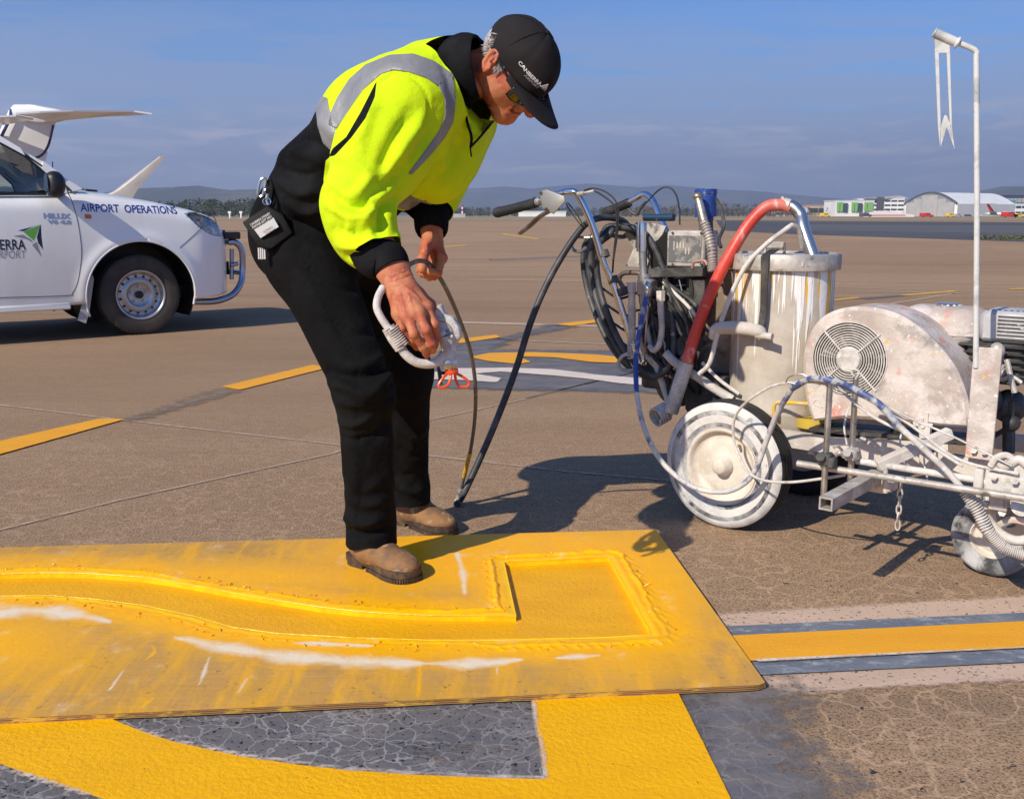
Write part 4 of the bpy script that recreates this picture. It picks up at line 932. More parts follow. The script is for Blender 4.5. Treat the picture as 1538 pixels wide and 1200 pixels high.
D.ell(Hd(.097,.022,-.046),(.020,.0022,.014),[nrm(fw*.8-upv*.6),sd_,upv],k=.008,sub=True)   # nose-mouth crease
# ear
for s in(-1,1):
    ea=nrm(sd_*s*.80-fw*.35); eu=nrm(upv*.95-fw*.25); ef=np.cross(eu,ea)
    D.ell(Hd(-.015,s*.080,-.018),(.022,.010,.037),[ef,ea,eu],k=.008,g='h')
    D.ell(Hd(-.011,s*.089,-.012),(.013,.0070,.023),[ef,ea,eu],k=.004,sub=True); D.ell(Hd(.002,s*.084,-.018),(.005,.008,.006),[ef,ea,eu],k=.004,sub=True)
    D.cone(Hd(-.010,s*.086,.004),Hd(-.010,s*.087,-.016),.003,.003,k=.004,g='h')
D.cone(Hd(-.032,0,-.055),P(684,122,2.62),.054,.062,k=.03,g='h')
# neck cords and loose skin
D.cone(Hd(-.01,.050,-.055),P(694,140,2.56),.016,.018,k=.03,g='h')
V,F=D.mesh(.0026)
V=V+vnorm(V,F)*(.0009*snoise(V,90,5)+.0004*snoise(V,230,6))[:,None]
V=folds(V,F,[([(714,118),(722,135),(724,150)],2.5,-.003),([(718,150),(725,158),(735,158)],2,-.003),([(724,164),(732,160),(738,164)],2,.002),([(708,110),(712,140),(716,160)],3,-.003),([(740,172),(735,166)],1.8,-.002)])
body_parts=[(V,tris(F))]
# ---- hands ----
def hand(wr,el,kn,fing,thumb,palmw,r=1.0):
    """wr wrist, kn list of 4 knuckle points (index..little), fing list of joint lists, thumb joint list"""
    D=SDF(); fa=nrm(wr-el); mid=np.mean(kn,0); w=nrm(kn[0]-kn[3])
    D.cone(wr-fa*.07,wr-fa*.005,.031*r,.0265*r,w=w,kw=1.12,k=.012); D.cone(wr-fa*.005,wr*.6+mid*.4,.026*r,.0215*r,w=w,kw=1.40,k=.02)
    for i,k_ in enumerate(kn):
        D.cone(wr*.72+mid*.28+(k_-mid)*.45,k_,.0165*r,.0125*r,k=.014)
        rr=[.0108,.0110,.0105,.0094][i]*r; pts=[k_]+fing[i]
        for j in range(len(pts)-1): D.cone(pts[j],pts[j+1],rr*(1.02-.09*j),rr*(.97-.10*j),k=.0035 if j else .006)
        for j in range(1,len(pts)-1): D.ell(pts[j],(rr*.98,)*3,k=.004)
        D.ell(k_+0,(.0125*r,)*3,k=.010)
    D.cone(wr*.75+thumb[0]*.25,thumb[0],.020*r,.0165*r,k=.016)
    for j in range(len(thumb)-1): D.cone(thumb[j],thumb[j+1],.0150*r*(1-.07*j),.0135*r*(1-.08*j),k=.006)
    V,F=D.mesh(.0019); V=V+vnorm(V,F)*(.0007*snoise(V,110,7)+.0004*snoise(V,300,8))[:,None]; return V,F
# near hand: back of the hand to the camera, fingers reaching down over the gun
wr=J['wrn']+ax_n*.012
kn=[P(641,462,2.215),P(629,470,2.190),P(612,476,2.190),P(598,472,2.215)]
fg=[[P(652,488,2.200),P(655,508,2.215),P(652,520,2.235)],[P(640,496,2.170),P(648,516,2.180),P(650,526,2.200)],[P(622,502,2.165),P(636,522,2.180),P(641,533,2.200)],[P(604,494,2.205),P(618,512,2.215),P(626,522,2.235)]]
th=[P(628,442,2.300),P(645,458,2.315),P(655,480,2.300)]
V,F=hand(wr,J['eln'],kn,fg,th,.04,1.04)
V=folds(V,F,[([(612,440),(618,458),(622,470)],2.2,.0022),([(600,440),(604,455),(608,470)],2.2,.002),([(604,428),(620,440),(632,452)],1.8,.0018),([(585,418),(600,412),(612,408)],1.6,-.0014),([(588,424),(603,419),(616,414)],1.4,-.0012),([(590,432),(606,428)],1.4,-.001)])
body_parts.append((V,tris(F)))
def nail(b_,tip,prev,toward,r):
    d=nrm(tip-prev); n=nrm(toward-d*np.dot(toward,d)); s=np.cross(d,n); b_.sph(tip-d*.002+n*r*.80,(r*.62,r*.72,r*.22),12,[s,d,n],6)
# far hand: fist round the hose
wrf=J['wrf']; fd=nrm(P(648,400,2.74)-wrf)
kn2=[P(664,388,2.70),P(659,396,2.72),P(652,400,2.745),P(645,398,2.77)]
fg2=[[P(658,410,2.665),P(646,408,2.66),P(642,398,2.675)],[P(652,415,2.685),P(640,412,2.68),P(637,402,2.69)],[P(645,416,2.71),P(634,411,2.705),P(632,402,2.71)],[P(638,412,2.735),P(630,406,2.73),P(630,398,2.73)]]
th2=[P(640,372,2.70),P(634,390,2.675),P(634,404,2.655)]
V,F=hand(wrf,J['elf'],kn2,fg2,th2,.04,1.0); body_parts.append((V,tris(F)))
# hidden core so the body is one figure under the clothes
D=SDF(); D.cone(J['pel'],J['waist'],.10,.10,w=Nn_,kw=1.2,k=.05); D.cone(J['waist'],J['chest'],.10,.12,w=Nn_,kw=1.2,k=.05); D.cone(J['chest'],P(676,132,2.64),.10,.055,k=.05)
for s,sg in(('n',1),('f',-1)):
    D.cone(J['hip'+s],J['kn'+s],.080,.052,k=.04); D.cone(J['kn'+s],J['an'+s],.052,.038,k=.03); D.cone(J['sh'+s],J['el'+s],.055,.040,k=.04); D.cone(J['el'+s],J['wr'+s],.040,.027,k=.02)
V,F=D.mesh(.011); body_parts.append((V,tris(F)))
o_=0; VV=[];TT=[]
for v,t in body_parts: VV.append(v); TT.append(t+o_); o_+=len(v)
raw('body',np.vstack(VV),np.vstack(TT),m_skin,person)
# ---- hair: temple, sideburn and nape ----
D=SDF(); D.ell(Hd(-.010,0,.012),(.098,.0775,.092),AX,k=.02)
V,F=D.mesh(.0032); q=(V-HC)@np.stack([fw,sd_,upv],1)
lim=np.maximum(np.maximum(q[:,0]-.026-.012*snoise(V,60,3),-.050+.0*q[:,2]-q[:,2]),q[:,2]-.05)
lim=np.maximum(lim,np.where(q[:,0]>-.024,.004-q[:,2]-1.2*(q[:,0]-.002),-1))
V=V+vnorm(V,F)*(.0016*np.sin(q[:,0]*420+30*q[:,2]+3*snoise(V,60,2)))[:,None]
V,T,_=clip(V,tris(F),lim); raw('hair',V,T,m_hair,person)
b_=MB(); rr_=random.Random(4)
for k in range(260):
    s=1 if k%4 else -1; u0=rr_.uniform(-.022,.05); f0=rr_.uniform(-.060,.018)
    if u0<.0 and f0>-.025: continue
    if u0>.03: continue
    zz=np.sqrt(max(0,1-((f0+.01)/.102)**2-((u0-.018)/.1)**2))*.0805
    a=Hd(f0,s*zz,u0); q_=Hd(f0-rr_.uniform(.004,.014),s*(zz*.97),u0-rr_.uniform(.008,.02)); b_.ring([a,(a+q_)/2+sd_*s*.0015,q_],[.0009,.0008,.0003],4)
for k in range(120):
    u0=rr_.uniform(-.02,.022); f0=.010+rr_.uniform(-.006,.014); a=Hd(f0,.0785,u0); b_.ring([a,a+upv*-.012+fw*.002+sd_*.0008],[.0009,.0003],4)
b_.build('hair_strands',m_hair,person)
# ---- sunglasses ----
b_=MB()
for s in(-1,1):
    V=[];F=[];n_=8;m_=5
    for i in range(n_+1):
        for j in range(m_+1):
            a=-.1+1.55*i/n_; vv=(j/m_-.5); V.append(Hd(.101-.030*(1-math.cos(a)),s*(.004+.066*math.sin(a)/.87*.93),-.015+vv*.042*(1-.35*(i/n_)**2)))
    F=[(i*(m_+1)+j,i*(m_+1)+j+1,(i+1)*(m_+1)+j+1,(i+1)*(m_+1)+j) for i in range(n_) for j in range(m_)]; b_.add(V,F)
ob=b_.build('sunglasses',m_lens,person); md=ob.modifiers.new('t','SOLIDIFY'); md.thickness=.003
for s in(-1,1): b_=MB(); b_.tube([Hd(.074,s*.063,-.006),Hd(.05,s*.073,-.004),Hd(.0,s*.083,.002),Hd(-.02,s*.083,.0)],.0032,8); b_.build('temple_arm',m_plas,ob)
# ---- cap ----
capR=np.array([.106,.085,.084]); capc=Hd(-.004,0,.026)
def cappt(th,ph,sc=1.0):                   # th azimuth from front, ph elevation
    e=math.cos(ph); f=math.cos(th)*e*capR[0]*(1.04 if abs(th)<1 else 1); return capc+fw*f*sc+sd_*math.sin(th)*e*capR[1]*sc+upv*math.sin(ph)*capR[2]*sc
V=[];F=[]; n_=72; m_=22
rim=lambda th: -.30+.10*math.cos(th)-.12*(math.cos(2*th)-1)*.0-.10*(1-math.cos(th))/2+.05*math.sin(th)**2
for i in range(m_+1):
    for k in range(n_):
        th=2*math.pi*k/n_; ph=rim(th)+(math.pi/2-rim(th))*i/m_
        q=cappt(th,ph); fr=max(0,math.cos(th))**2*math.cos(ph)**.5*.006
        seam_=min(abs(((th+math.pi/6)%(math.pi/3))-math.pi/6)*6,1); 
        q=q+nrm(q-capc)*(fr-.0014*(1-min(1,seam_*3))*(1 if i<m_ else 0)+.0012*math.sin(th*5+ph*4))
        V.append(q)
F=[(i*n_+k,i*n_+(k+1)%n_,(i+1)*n_+(k+1)%n_,(i+1)*n_+k) for i in range(m_) for k in range(n_)]
b_=MB(); b_.add(V,F); cap=b_.build('cap',m_cap,person,sharp=180); md=cap.modifiers.new('t','SOLIDIFY'); md.thickness=.002; md.offset=-1
MB().sph(cappt(0,math.pi/2,1.02),(.008,.008,.004),12,AX).build('button',m_cap,cap)
for k in range(6):
    b_=MB(); th=math.pi/6+k*math.pi/3; b_.tube([cappt(th,ph,1.004) for ph in np.linspace(rim(th),1.5,10)],.0011,5,sm=0); b_.build('panel_seam',m_cap,cap)
b_=MB(); b_.tube([cappt(t,rim(t)+.02,1.006) for t in np.linspace(0,2*math.pi,60)],.0014,5,sm=0); b_.build('sweat_band',m_cap,cap)
V=[]; n_=28; m_=8; WB=R(62)
for j in range(m_+1):
    for i in range(n_+1):
        th=-WB+2*WB*i/n_; a=cappt(th,rim(th)+.02,1.015); s_=math.sin(th)/math.sin(WB); ln=.082*(1-abs(s_)**3.2)**.6+.002
        out=fw*.99-upv*.08; drop=-upv*.018*(s_**2)*(j/m_)
        q=a+out*ln*(j/m_)+drop+fw*max(0,math.cos(th))**2*.005
        q=q-sd_*0+sd_*(.006*s_*(1-j/m_)) ; V.append(q)
F=[(j*(n_+1)+i,j*(n_+1)+i+1,(j+1)*(n_+1)+i+1,(j+1)*(n_+1)+i) for j in range(m_) for i in range(n_)]
b_=MB(); b_.add(V,F); ob=b_.build('brim',m_cap,cap); md=ob.modifiers.new('t','SOLIDIFY'); md.thickness=.003
def captext(s,size,th0,ph0,bold,name,mt,shear=0,sp=1.0):
    V,F=text_mesh(s,size,.0004,bold,shear,sp); o=[]
    for x,y,z in V:
        th=th0-x/.100; ph=ph0+y/.108; q=cappt(th,ph); q=q+nrm(q-capc)*(max(0,math.cos(th))**2*math.cos(ph)**.5*.006+.0012*math.sin(th*5+ph*4)+.0014+z); o.append(q)
    MB().add(o,F).build(name,mt,cap,smooth=False)
m_thr=mat('white_embroidery',(.62,.60,.60),.7); m_thr2=mat('grey_embroidery',(.22,.20,.21),.7)
captext('CANBERRA',.0145,R(66),.17,.0003,'lettering',m_thr,0,1.02); captext('AIRPORT',.0108,R(50),.075,.0001,'lettering',m_thr2,.25,1.05)
o=[]
for tri,mt in(([(R(24),.17),(R(13),.33),(R(10),.15)],m_thr),([(R(20),.14),(R(10),.12),(R(12),.20)],m_thr2)):
    q=[cappt(a,b)+nrm(cappt(a,b)-capc)*.0085 for a,b in tri]; MB().prism(q,nrm(q[0]-capc)*-.001).build('emblem',mt,cap,smooth=False)
# zip, inner collar
b_=MB(); b_.tube([P(697,158,2.50),P(702,185,2.50),P(708,205,2.505),P(707,222,2.51)],.0035,8); b_.tube([P(706,220,2.505),P(708,236,2.505)],.0022,6); b_.tube([P(706,222,2.51),P(722,205,2.52),P(741,182,2.54)],.0030,8)
b_.build('zip',m_blk,jacket)
ob=MB().add([P(697,158,2.51),P(703,190,2.51),P(708,214,2.515),P(724,200,2.53),P(740,182,2.545),P(720,178,2.56),P(708,165,2.56)],[(0,1,2,3,4,5,6)]).build('inner_collar',m_hiv,jacket); md=ob.modifiers.new('t','SOLIDIFY'); md.thickness=.004
# ---- pouch and keys on the belt ----
m_lea=mat('black_leather',(.005,.0045,.005),.6,spec=.2,bumps=[(90,.3)]); m_chr=mat('steel_clip',(.62,.62,.63),.22,metal=1); m_card=mat('white_card',(.60,.60,.62),.6)
pc=P(410,342,2.70); pu=nrm(P(372,322,2.72)-P(388,375,2.70)); pn=nrm([-.15,-1,.10])
po=[P(363,334,2.70),P(401,309,2.71),P(424,322,2.705),P(439,350,2.70),P(436,352,2.70),P(408,373,2.69),P(397,375,2.69),P(385,368,2.69)]
pouch=thing('belt_pouch',pc,'black leather key pouch with a white name card hanging at the worker\'s hip','pouch')
MB().prism(po,[.004,.022,0]).build('pouch_body',m_lea,pouch,bevel=.004)
MB().prism([p-pn*-.0025 for p in [P(382,345,2.69),P(411,327,2.69),P(419,341,2.69),P(392,358,2.69)]],[0,.003,0]).build('name_card',m_card,pouch,smooth=False)
ex=nrm(P(411,327,2.69)-P(382,345,2.69)); ey=nrm(P(382,345,2.69)-P(392,358,2.69))
def text_at(s,size,o,ex,ey,mt,par,name='lettering',bold=0,shear=0,sp=1.0,ext=.0004,label=None,fit=None):
    V,F=text_mesh(s,size,ext,bold,shear,sp); ex=nrm(ex); ey=nrm(np.array(ey)-ex*np.dot(ex,ey)); ez=np.cross(ex,ey)
    if fit: V[:,0]*=fit/V[:,0].max()
    return MB().add([o+ex*v[0]+ey*v[1]+ez*v[2] for v in V],F).build(name,mt,par,smooth=False,label=label)
text_at('CANBERRA SYDNEY',.0085,P(377,340,2.685),ex,ey,m_card,pouch,bold=.0002,fit=.062); text_at('PHONE 6277 5551',.0085,P(380,344,2.685),ex,ey,m_card,pouch,bold=.0002,fit=.060)
text_at('GORAN',.008,P(396,351,2.682),ex,ey,m_lea,pouch,shear=.3)
b_=MB()
for k in range(4): b_.box(P(388.5+3*k,381,2.70),(.0035,.002,.030))
b_.build('fringe',m_card,pouch,smooth=False)
clip_=thing('key_clip',P(396,290,2.74),'silver snap clip and keys hooked on the back of the worker\'s belt','clip')
b_=MB(); b_.tube([P(391,296,2.735),P(387,290,2.735),P(391,272,2.735),P(396,268,2.735),P(399,272,2.735),P(395,292,2.735),P(391,296,2.735)],.0035,8); b_.build('snap_hook',m_chr,clip_)
b_=MB(); b_.torus(P(403,288,2.73),[.6,-.8,0],.010,.0022,18,6); b_.tube([P(402,292,2.73),P(401,302,2.725),P(404,309,2.72)],.005,8); b_.torus(P(401,303,2.72),[.3,-.8,.3],.010,.002,18,6); b_.build('key_ring',m_chr,clip_)
b_=MB(); b_.tube([P(405,272,2.75),P(408,285,2.74),P(406,300,2.73)],.008,8); b_.build('strap',m_lea,clip_)
# ================= spray gun =================
m_gun=mat('paint_caked_metal',(.62,.58,.54),.7,mixes=[((.40,.35,.31),22,.42,.58),((.74,.72,.70),50,.55,.7),((.55,.38,.10),18,.70,.76),((.50,.22,.16),20,.73,.78)],bumps=[(45,.5),(150,.4)])
m_dirtg=mat('stained_gun_metal',(.25,.20,.16),.6,mixes=[((.5,.47,.43),30,.5,.6)])
m_or=mat('orange_plastic',(.75,.085,.015),.35,mixes=[((.80,.35,.2),40,.66,.72)])
gun=thing('spray_gun',P(673,520,2.22),'white paint caked airless spray gun with an orange tip guard in the worker\'s right hand','spray gun')
GY=2.235
b_=MB(); 
b_.prism([P(656,458,GY),P(662,458,GY),P(667,472,GY),P(679,477,GY),P(689,490,GY),P(692,505,GY),P(687,515,GY),P(679,518,GY),(P(673,522,GY)),P(667,513,GY),P(657,505,GY),P(651,495,GY),P(650,480,GY)],[.004,.026,0])
b_.build('gun_body',m_gun,gun,bevel=.004)
b_=MB(); b_.tube([P(669,505,GY-.002),P(673,520,GY-.002),P(675,540,GY-.002)],[.0175,.0165,.0165],12,sm=4); b_.tube([P(655,512,GY-.006),P(663,502,GY-.008),P(669,498,GY-.008)],[.007,.0085,.0075],12); b_.sph(P(678,506,GY-.012),(.005,.005,.005)); b_.build('nozzle_barrel',m_gun,gun)
b_=MB().cyl(P(676,539,GY),P(678,553,GY),.018,n=6); b_.cyl(P(677,541,GY),P(672.5,548,GY),.0186,n=20); b_.build('lock_nut',m_chr,gun,bevel=.001)
b_=MB(); b_.tube([P(657,549,GY+.012),P(660,560,GY+.01),P(662,578,GY+.008)],[.0035,.0045,.0045],8); b_.box(P(667,560,GY+.01),(.02,.008,.008)); b_.build('spray_tip_handle',mat('black_nylon',(.012,.012,.014),.4),gun)
b_=MB(); b_.cyl(P(677,553,GY),P(679,560,GY),.015,n=16); b_.box(P(679,558,GY),(.028,.018,.012),bev=.003)
b_.tube([P(673,560,GY-.008),P(666,567,GY-.02),P(659,578,GY-.026),P(662,583,GY-.026),P(673,578,GY-.02),P(677,565,GY-.01),P(673,560,GY-.008)],.0032,8)
b_.tube([P(683,560,GY+.004),P(695,566,GY+.006),P(705,575,GY+.008),P(701,581,GY+.008),P(690,580,GY+.006),P(685,572,GY+.004),P(683,560,GY+.004)],.0032,8)
b_.build('tip_guard',m_or,gun)
b_=MB(); b_.tube([P(575,432,GY-.0),P(568,446,GY-.02),P(566,462,GY-.03),P(573,478,GY-.035),P(583,493,GY-.035),P(592,508,GY-.035),P(601,521,GY-.035)],.0085,12); b_.tube([P(601,521,GY-.035),P(612,535,GY-.035),P(628,545,GY-.03),P(650,546,GY-.02),P(663,538,GY-.01),P(672,528,GY)],.0105,12)
b_.build('whip_hose',mat('white_crusted_hose',(.60,.56,.52),.75,mixes=[((.42,.40,.38),22,.5,.66)],bumps=[(70,.5)]),gun)
b_=MB(); b_.tube([P(583,491,GY-.035),P(592,506,GY-.036),P(603,523,GY-.035)],[.0155,.0165,.0155],16,sm=4); b_.spring([P(586,492,GY-.036),P(604,520,GY-.036)],.0165,.0018,9); b_.build('hose_swivel',m_gun,gun)
b_=MB(); b_.tube([P(600,512,GY-.02),P(618,508,GY+.0),P(640,512,GY),P(660,510,GY)],.006,8); b_.build('trigger',m_gun,gun)
MB().cyl(P(674,499,GY-.002),P(674,499,GY-.008),.0062,n=6).build('pivot_bolt',m_dirtg,gun)
b_=MB(); b_.tube([P(660,482,GY-.002),P(672,486,GY-.002),P(680,498,GY-.002)],.0012,5); b_.build('casting_line',m_dirtg,gun)
b_=MB(); b_.lathe(P(669,530,GY-.002),nrm(P(670,540,GY)-P(668,520,GY)),[(.0125,-.003),(.016,-.003),(.016,.003),(.0125,.003)],16); b_.build('collar_ring',m_gun,gun)
# ================= line marking machine =================
FU=nrm([.77,-.64,0]); SU=np.array([-FU[1]*-1*-1,FU[0]*-1,0]); SU=nrm([-.64,-.77,0]); ZU=np.array([0,0,1.])
MO=G(1088,793); MAX_=[FU,SU,ZU]
W3=lambda u,s,z: MO+FU*u+SU*s+ZU*z
Q=lambda px,py,s: PL(px,py,W3(0,s,0),SU)          # pixel -> point on the machine's lengthwise plane s
mach=thing('line_marking_machine',W3(0,-.3,0),'paint splattered walk behind line marking machine standing on the concrete at right','machine')
m_dust=mat('white_overspray',(.60,.55,.50),.8,mixes=[((.46,.41,.37),6,.40,.66,7),((.70,.66,.61),17,.50,.68,6),((.38,.30,.28),26,.66,.74),((.66,.40,.36),9,.62,.74,7),((.74,.50,.10),30,.71,.75)],bumps=[(35,.35),(140,.4)])
m_guard=mat('pink_grey_overspray',(.60,.53,.48),.75,mixes=[((.42,.35,.31),4.5,.42,.60,8),((.66,.59,.55),11,.48,.62,6),((.28,.25,.23),8,.57,.68,9),((.60,.27,.22),13,.58,.68,8),((.72,.42,.06),33,.66,.70),((.74,.71,.68),75,.63,.68)],bumps=[(30,.3),(120,.35)])
m_tyrew=mat('overspray_on_rubber',(.62,.60,.58),.8,mixes=[((.42,.42,.43),6,.46,.60,8),((.06,.06,.063),14,.62,.68,9),((.70,.68,.66),30,.5,.7)],bumps=[(60,.4)])
m_tyred=mat('thin_overspray_on_rubber',(.20,.20,.21),.75,mixes=[((.50,.50,.50),9,.45,.62,8),((.05,.05,.055),16,.5,.62,7)],bumps=[(60,.4)])
m_rub=mat('black_rubber',(.018,.018,.019),.65,mixes=[((.05,.05,.05),12,.5,.7),((.30,.29,.28),50,.74,.78)],bumps=[(90,.3)],spec=.4)
m_rim=mat('cream_overspray_rim',(.66,.60,.52),.75,mixes=[((.55,.48,.40),9,.45,.65),((.72,.68,.63),22,.5,.7)],bumps=[(50,.4)])
m_steel=mat('worn_steel',(.42,.41,.40),.38,metal=.9,mixes=[((.60,.58,.56),14,.45,.6),((.30,.27,.24),25,.58,.70)],bumps=[(60,.2)],rvar=.2)
m_chrome=mat('chrome',(.75,.75,.77),.10,metal=1,mixes=[((.35,.35,.36),30,.62,.70)])
m_dirtc=mat('dirty_steel',(.40,.37,.34),.55,metal=.35,mixes=[((.62,.57,.52),13,.46,.60,6),((.14,.12,.11),22,.58,.68)],bumps=[(60,.3)])
m_dark=mat('grimy_black_steel',(.035,.033,.032),.55,mixes=[((.10,.095,.09),14,.45,.65),((.45,.42,.40),34,.68,.73)],bumps=[(60,.3)])
m_hoseb=mat('dark_rubber_hose',(.030,.032,.038),.5,mixes=[((.09,.09,.095),12,.45,.65),((.33,.31,.29),26,.66,.74)],bumps=[(80,.25)],spec=.45)
m_hosew=mat('white_crusted_tube',(.60,.56,.52),.7,mixes=[((.42,.39,.36),16,.45,.65),((.70,.68,.65),44,.52,.7)],bumps=[(70,.4)])
m_redh=mat('red_suction_hose',(.62,.055,.035),.42,mixes=[((.66,.22,.17),7,.46,.68,6),((.66,.52,.48),13,.60,.72,6)],bumps=[(40,.2)])
m_blueh=mat('blue_hose',(.03,.07,.33),.4,mixes=[((.50,.50,.55),18,.50,.60,6)],bumps=[(70,.3)])
m_bluem=mat('blue_chipped_paint',(.02,.06,.28),.4,mixes=[((.40,.12,.12),17,.64,.70),((.30,.31,.33),26,.60,.68)],bumps=[(60,.3)])
def tankmat():
    m,b,o,t=base_nodes('paint_run_tank',.35)
    c=mixc(ramp(noise(t,7,6,.65),[(.4,(0,)*3),(.66,(1,)*3)]),(.42,.365,.30),(.55,.49,.42))
    c=mixc(ramp(noise(mapping(t,(1,1,.5),(2,0,1)),16,5,.7),[(.58,(0,)*3),(.68,(.8,)*3)]),c,(.30,.25,.20))
    s=N('ShaderNodeSeparateXYZ'); L(t,s.inputs[0]); z=s.outputs[2]
    st=mapping(t,(1,1,.035)); zt=N('ShaderNodeMapRange'); L(z,zt.inputs[0]); zt.inputs[1].default_value=.50; zt.inputs[2].default_value=.90; zt.inputs[3].default_value=-.13; zt.inputs[4].default_value=.13
    f=math_('ADD',noise(st,34,3,.55),zt.outputs[0]); c=mixc(ramp(math_('ADD',noise(mapping(t,(1,1,.06),(5,5,0)),12,4,.6),math_('MULTIPLY',zt.outputs[0],.8)),[(.505,(0,)*3),(.54,(.92,)*3)]),c,(.72,.42,.05))
    w=ramp(f,[(.565,(0,)*3),(.585,(1,)*3)]); c=mixc(w,c,(.80,.77,.74))
    w2=ramp(math_('ADD',noise(mapping(t,(1,1,.03),(9,1,0)),75,2,.5),zt.outputs[0]),[(.60,(0,)*3),(.62,(1,)*3)]); c=mixc(w2,c,(.84,.82,.80))
    L(c,b.inputs['Base Color']); b.inputs['Roughness'].default_value=.55
    L(bumpn(w,.6,.004,bumpn(w2,.5,.003,bumpn(noise(t,60,5,.6),.3,.004))),b.inputs['Normal']); return m
m_tank=tankmat()
# ---- wheels ----
def wheel(name,c,Rr,wd,side,par,lab=None,rimr=.56,tm=None,facem=None,rm=None,hubm=None,lean=0):
    ax=nrm(SU*side+ZU*lean); c=np.array(c,float)
    w_=thing(name,c,None,None) if False else bpy.data.objects.new(name,None)
    COL.objects.link(w_); w_.location=tuple(c); fin(w_,par,lab)
    r0=Rr*rimr; prof=[(r0*.98,-wd*.36),(r0*1.05,-wd*.44),(Rr*.86,-wd*.5),(Rr*.955,-wd*.44),(Rr*.985,-wd*.36)]
    tp=[(Rr*.985,-wd*.36),(Rr*1.0,-wd*.30),(Rr*1.0,-wd*.18),(Rr*.968,-wd*.175),(Rr*.968,-wd*.145),(Rr*1.003,-wd*.14),(Rr*1.005,-wd*.02),(Rr*.985,-wd*.015),(Rr*.985,wd*.015),(Rr*1.005,wd*.02),(Rr*1.003,wd*.14),(Rr*.968,wd*.145),(Rr*.968,wd*.175),(Rr,wd*.18),(Rr,wd*.30),(Rr*.985,wd*.36)]
    b_=MB(); b_.lathe(c,ax,prof+tp[1:],64); b_.cur=1
    b_.lathe(c,ax,[(Rr*.985,wd*.36),(Rr*.955,wd*.44),(Rr*.90,wd*.490),(Rr*.87,wd*.5)],64)
    b_.cur=2; b_.lathe(c,ax,[(Rr*.87,wd*.5),(Rr*.862,wd*.485),(Rr*.85,wd*.497),(Rr*.80,wd*.495)],64); b_.cur=1; b_.lathe(c,ax,[(Rr*.80,wd*.495),(Rr*.74,wd*.49),(r0*1.22,wd*.478)],64); b_.cur=2; b_.lathe(c,ax,[(r0*1.22,wd*.478),(r0*1.17,wd*.46),(r0*1.10,wd*.456)],64); b_.cur=1; b_.lathe(c,ax,[(r0*1.10,wd*.456),(r0*1.03,wd*.42),(r0*.98,wd*.36)],64)
    b_.build('tyre',[tm or m_rub,facem or m_tyrew,facem or m_tyred],w_,sharp=50)
    b_=MB(); b_.lathe(c,ax,[(r0*1.04,wd*.43),(r0*1.06,wd*.47),(r0*1.01,wd*.485),(r0*.96,wd*.45),(r0*.93,wd*.34),(r0*.86,wd*.27),(r0*.78,wd*.25),(r0*.72,wd*.29),(r0*.60,wd*.31),(r0*.45,wd*.29),(r0*.30,wd*.29),(0.001,wd*.29)],48)
    b_.lathe(c,ax,[(r0*1.0,-wd*.40),(r0*.9,-wd*.2),(r0*.2,-wd*.1),(.001,-wd*.1)],32); b_.build('rim',rm or m_rim,w_,sharp=60)
    b_=MB(); b_.lathe(c,ax,[(r0*.30,wd*.28),(r0*.30,wd*.36),(r0*.24,wd*.42),(r0*.22,wd*.58),(r0*.16,wd*.64),(.001,wd*.66)],24); b_.build('hub',hubm or m_rim,w_,sharp=60)
    return w_
RW=.208
w1=wheel('wheel',W3(-.012,0,0)+ZU*RW*1.005+SU*-.03,RW,.105,1,mach)
b_=MB(); cv_=W3(.04,.01,RW+.07); b_.cyl(cv_-SU*.02,cv_+SU*.022+FU*.006+ZU*.010,.005,n=8); b_.build('valve',m_rim,w1)
wheel('wheel',W3(.02,-.56,0)+ZU*RW*1.005,RW,.105,-1,mach)
# front caster wheel
fc=Q(1497,775,-.10); fc[2]=.115
w2=wheel('wheel',fc,.112,.070,1,mach,'small front castor wheel with a red tinged tyre',rimr=.5,facem=m_tyred,tm=mat('red_tinged_rubber',(.06,.02,.018),.7,mixes=[((.02,.02,.02),20,.45,.55),((.35,.06,.05),60,.62,.7)],bumps=[(60,.5)]))
# ---- chassis ----
zr=lambda px,py,s: Q(px,py,s)
b_=MB()
def beam(b_,a,q,hh,ww,bev=.002,up=ZU): 
    a=np.array(a,float);q=np.array(q,float); d=nrm(q-a); sd2=nrm(np.cross(up,d)); u2=np.cross(d,sd2); b_.box((a+q)/2,(np.linalg.norm(q-a),ww,hh),[d,sd2,u2],bev)
beam(b_,Q(1165,656,-.10),Q(1600,712,-.10)*[1,1,0]+[0,0,Q(1165,656,-.10)[2]],.052,.03); 
zf=Q(1165,656,-.10)[2]
b_.build('frame_rail',m_dust,mach)
b_=MB(); beam(b_,W3(.0,-.50,zf),W3(.95,-.50,zf),.052,.03); b_.build('frame_rail',m_dust,mach)
for u in(.10,.45,.88): b_=MB(); beam(b_,W3(u,-.115,zf),W3(u,-.485,zf),.045,.03); b_.build('cross_member',m_dark,mach)
b_=MB(); b_.cyl(W3(0,-.06,RW),W3(.01,-.52,RW),.014); b_.build('axle',m_dark,mach)
b_=MB(); b_.box(W3(.02,-.28,zf-.03),(.16,.36,.02),MAX_); b_.prism([W3(-.05,-.105,zf-.02),W3(.09,-.105,zf-.02),W3(.03,-.105,RW-.03),W3(-.03,-.105,RW-.03)],SU*.01); b_.build('axle_bracket',m_dark,mach)
b_=MB(); b_.prism([Q(1240,668,-.09),Q(1425,676,-.09),Q(1425,664,-.09),Q(1240,656,-.09)],SU*.006)
for x,y in((1296,659),(1470,676),(1484,677),(1394,640)): b_.cyl(Q(x,y,-.085),Q(x,y,-.068),.010,n=6)
b_.build('bolt_plate',m_dust,mach)
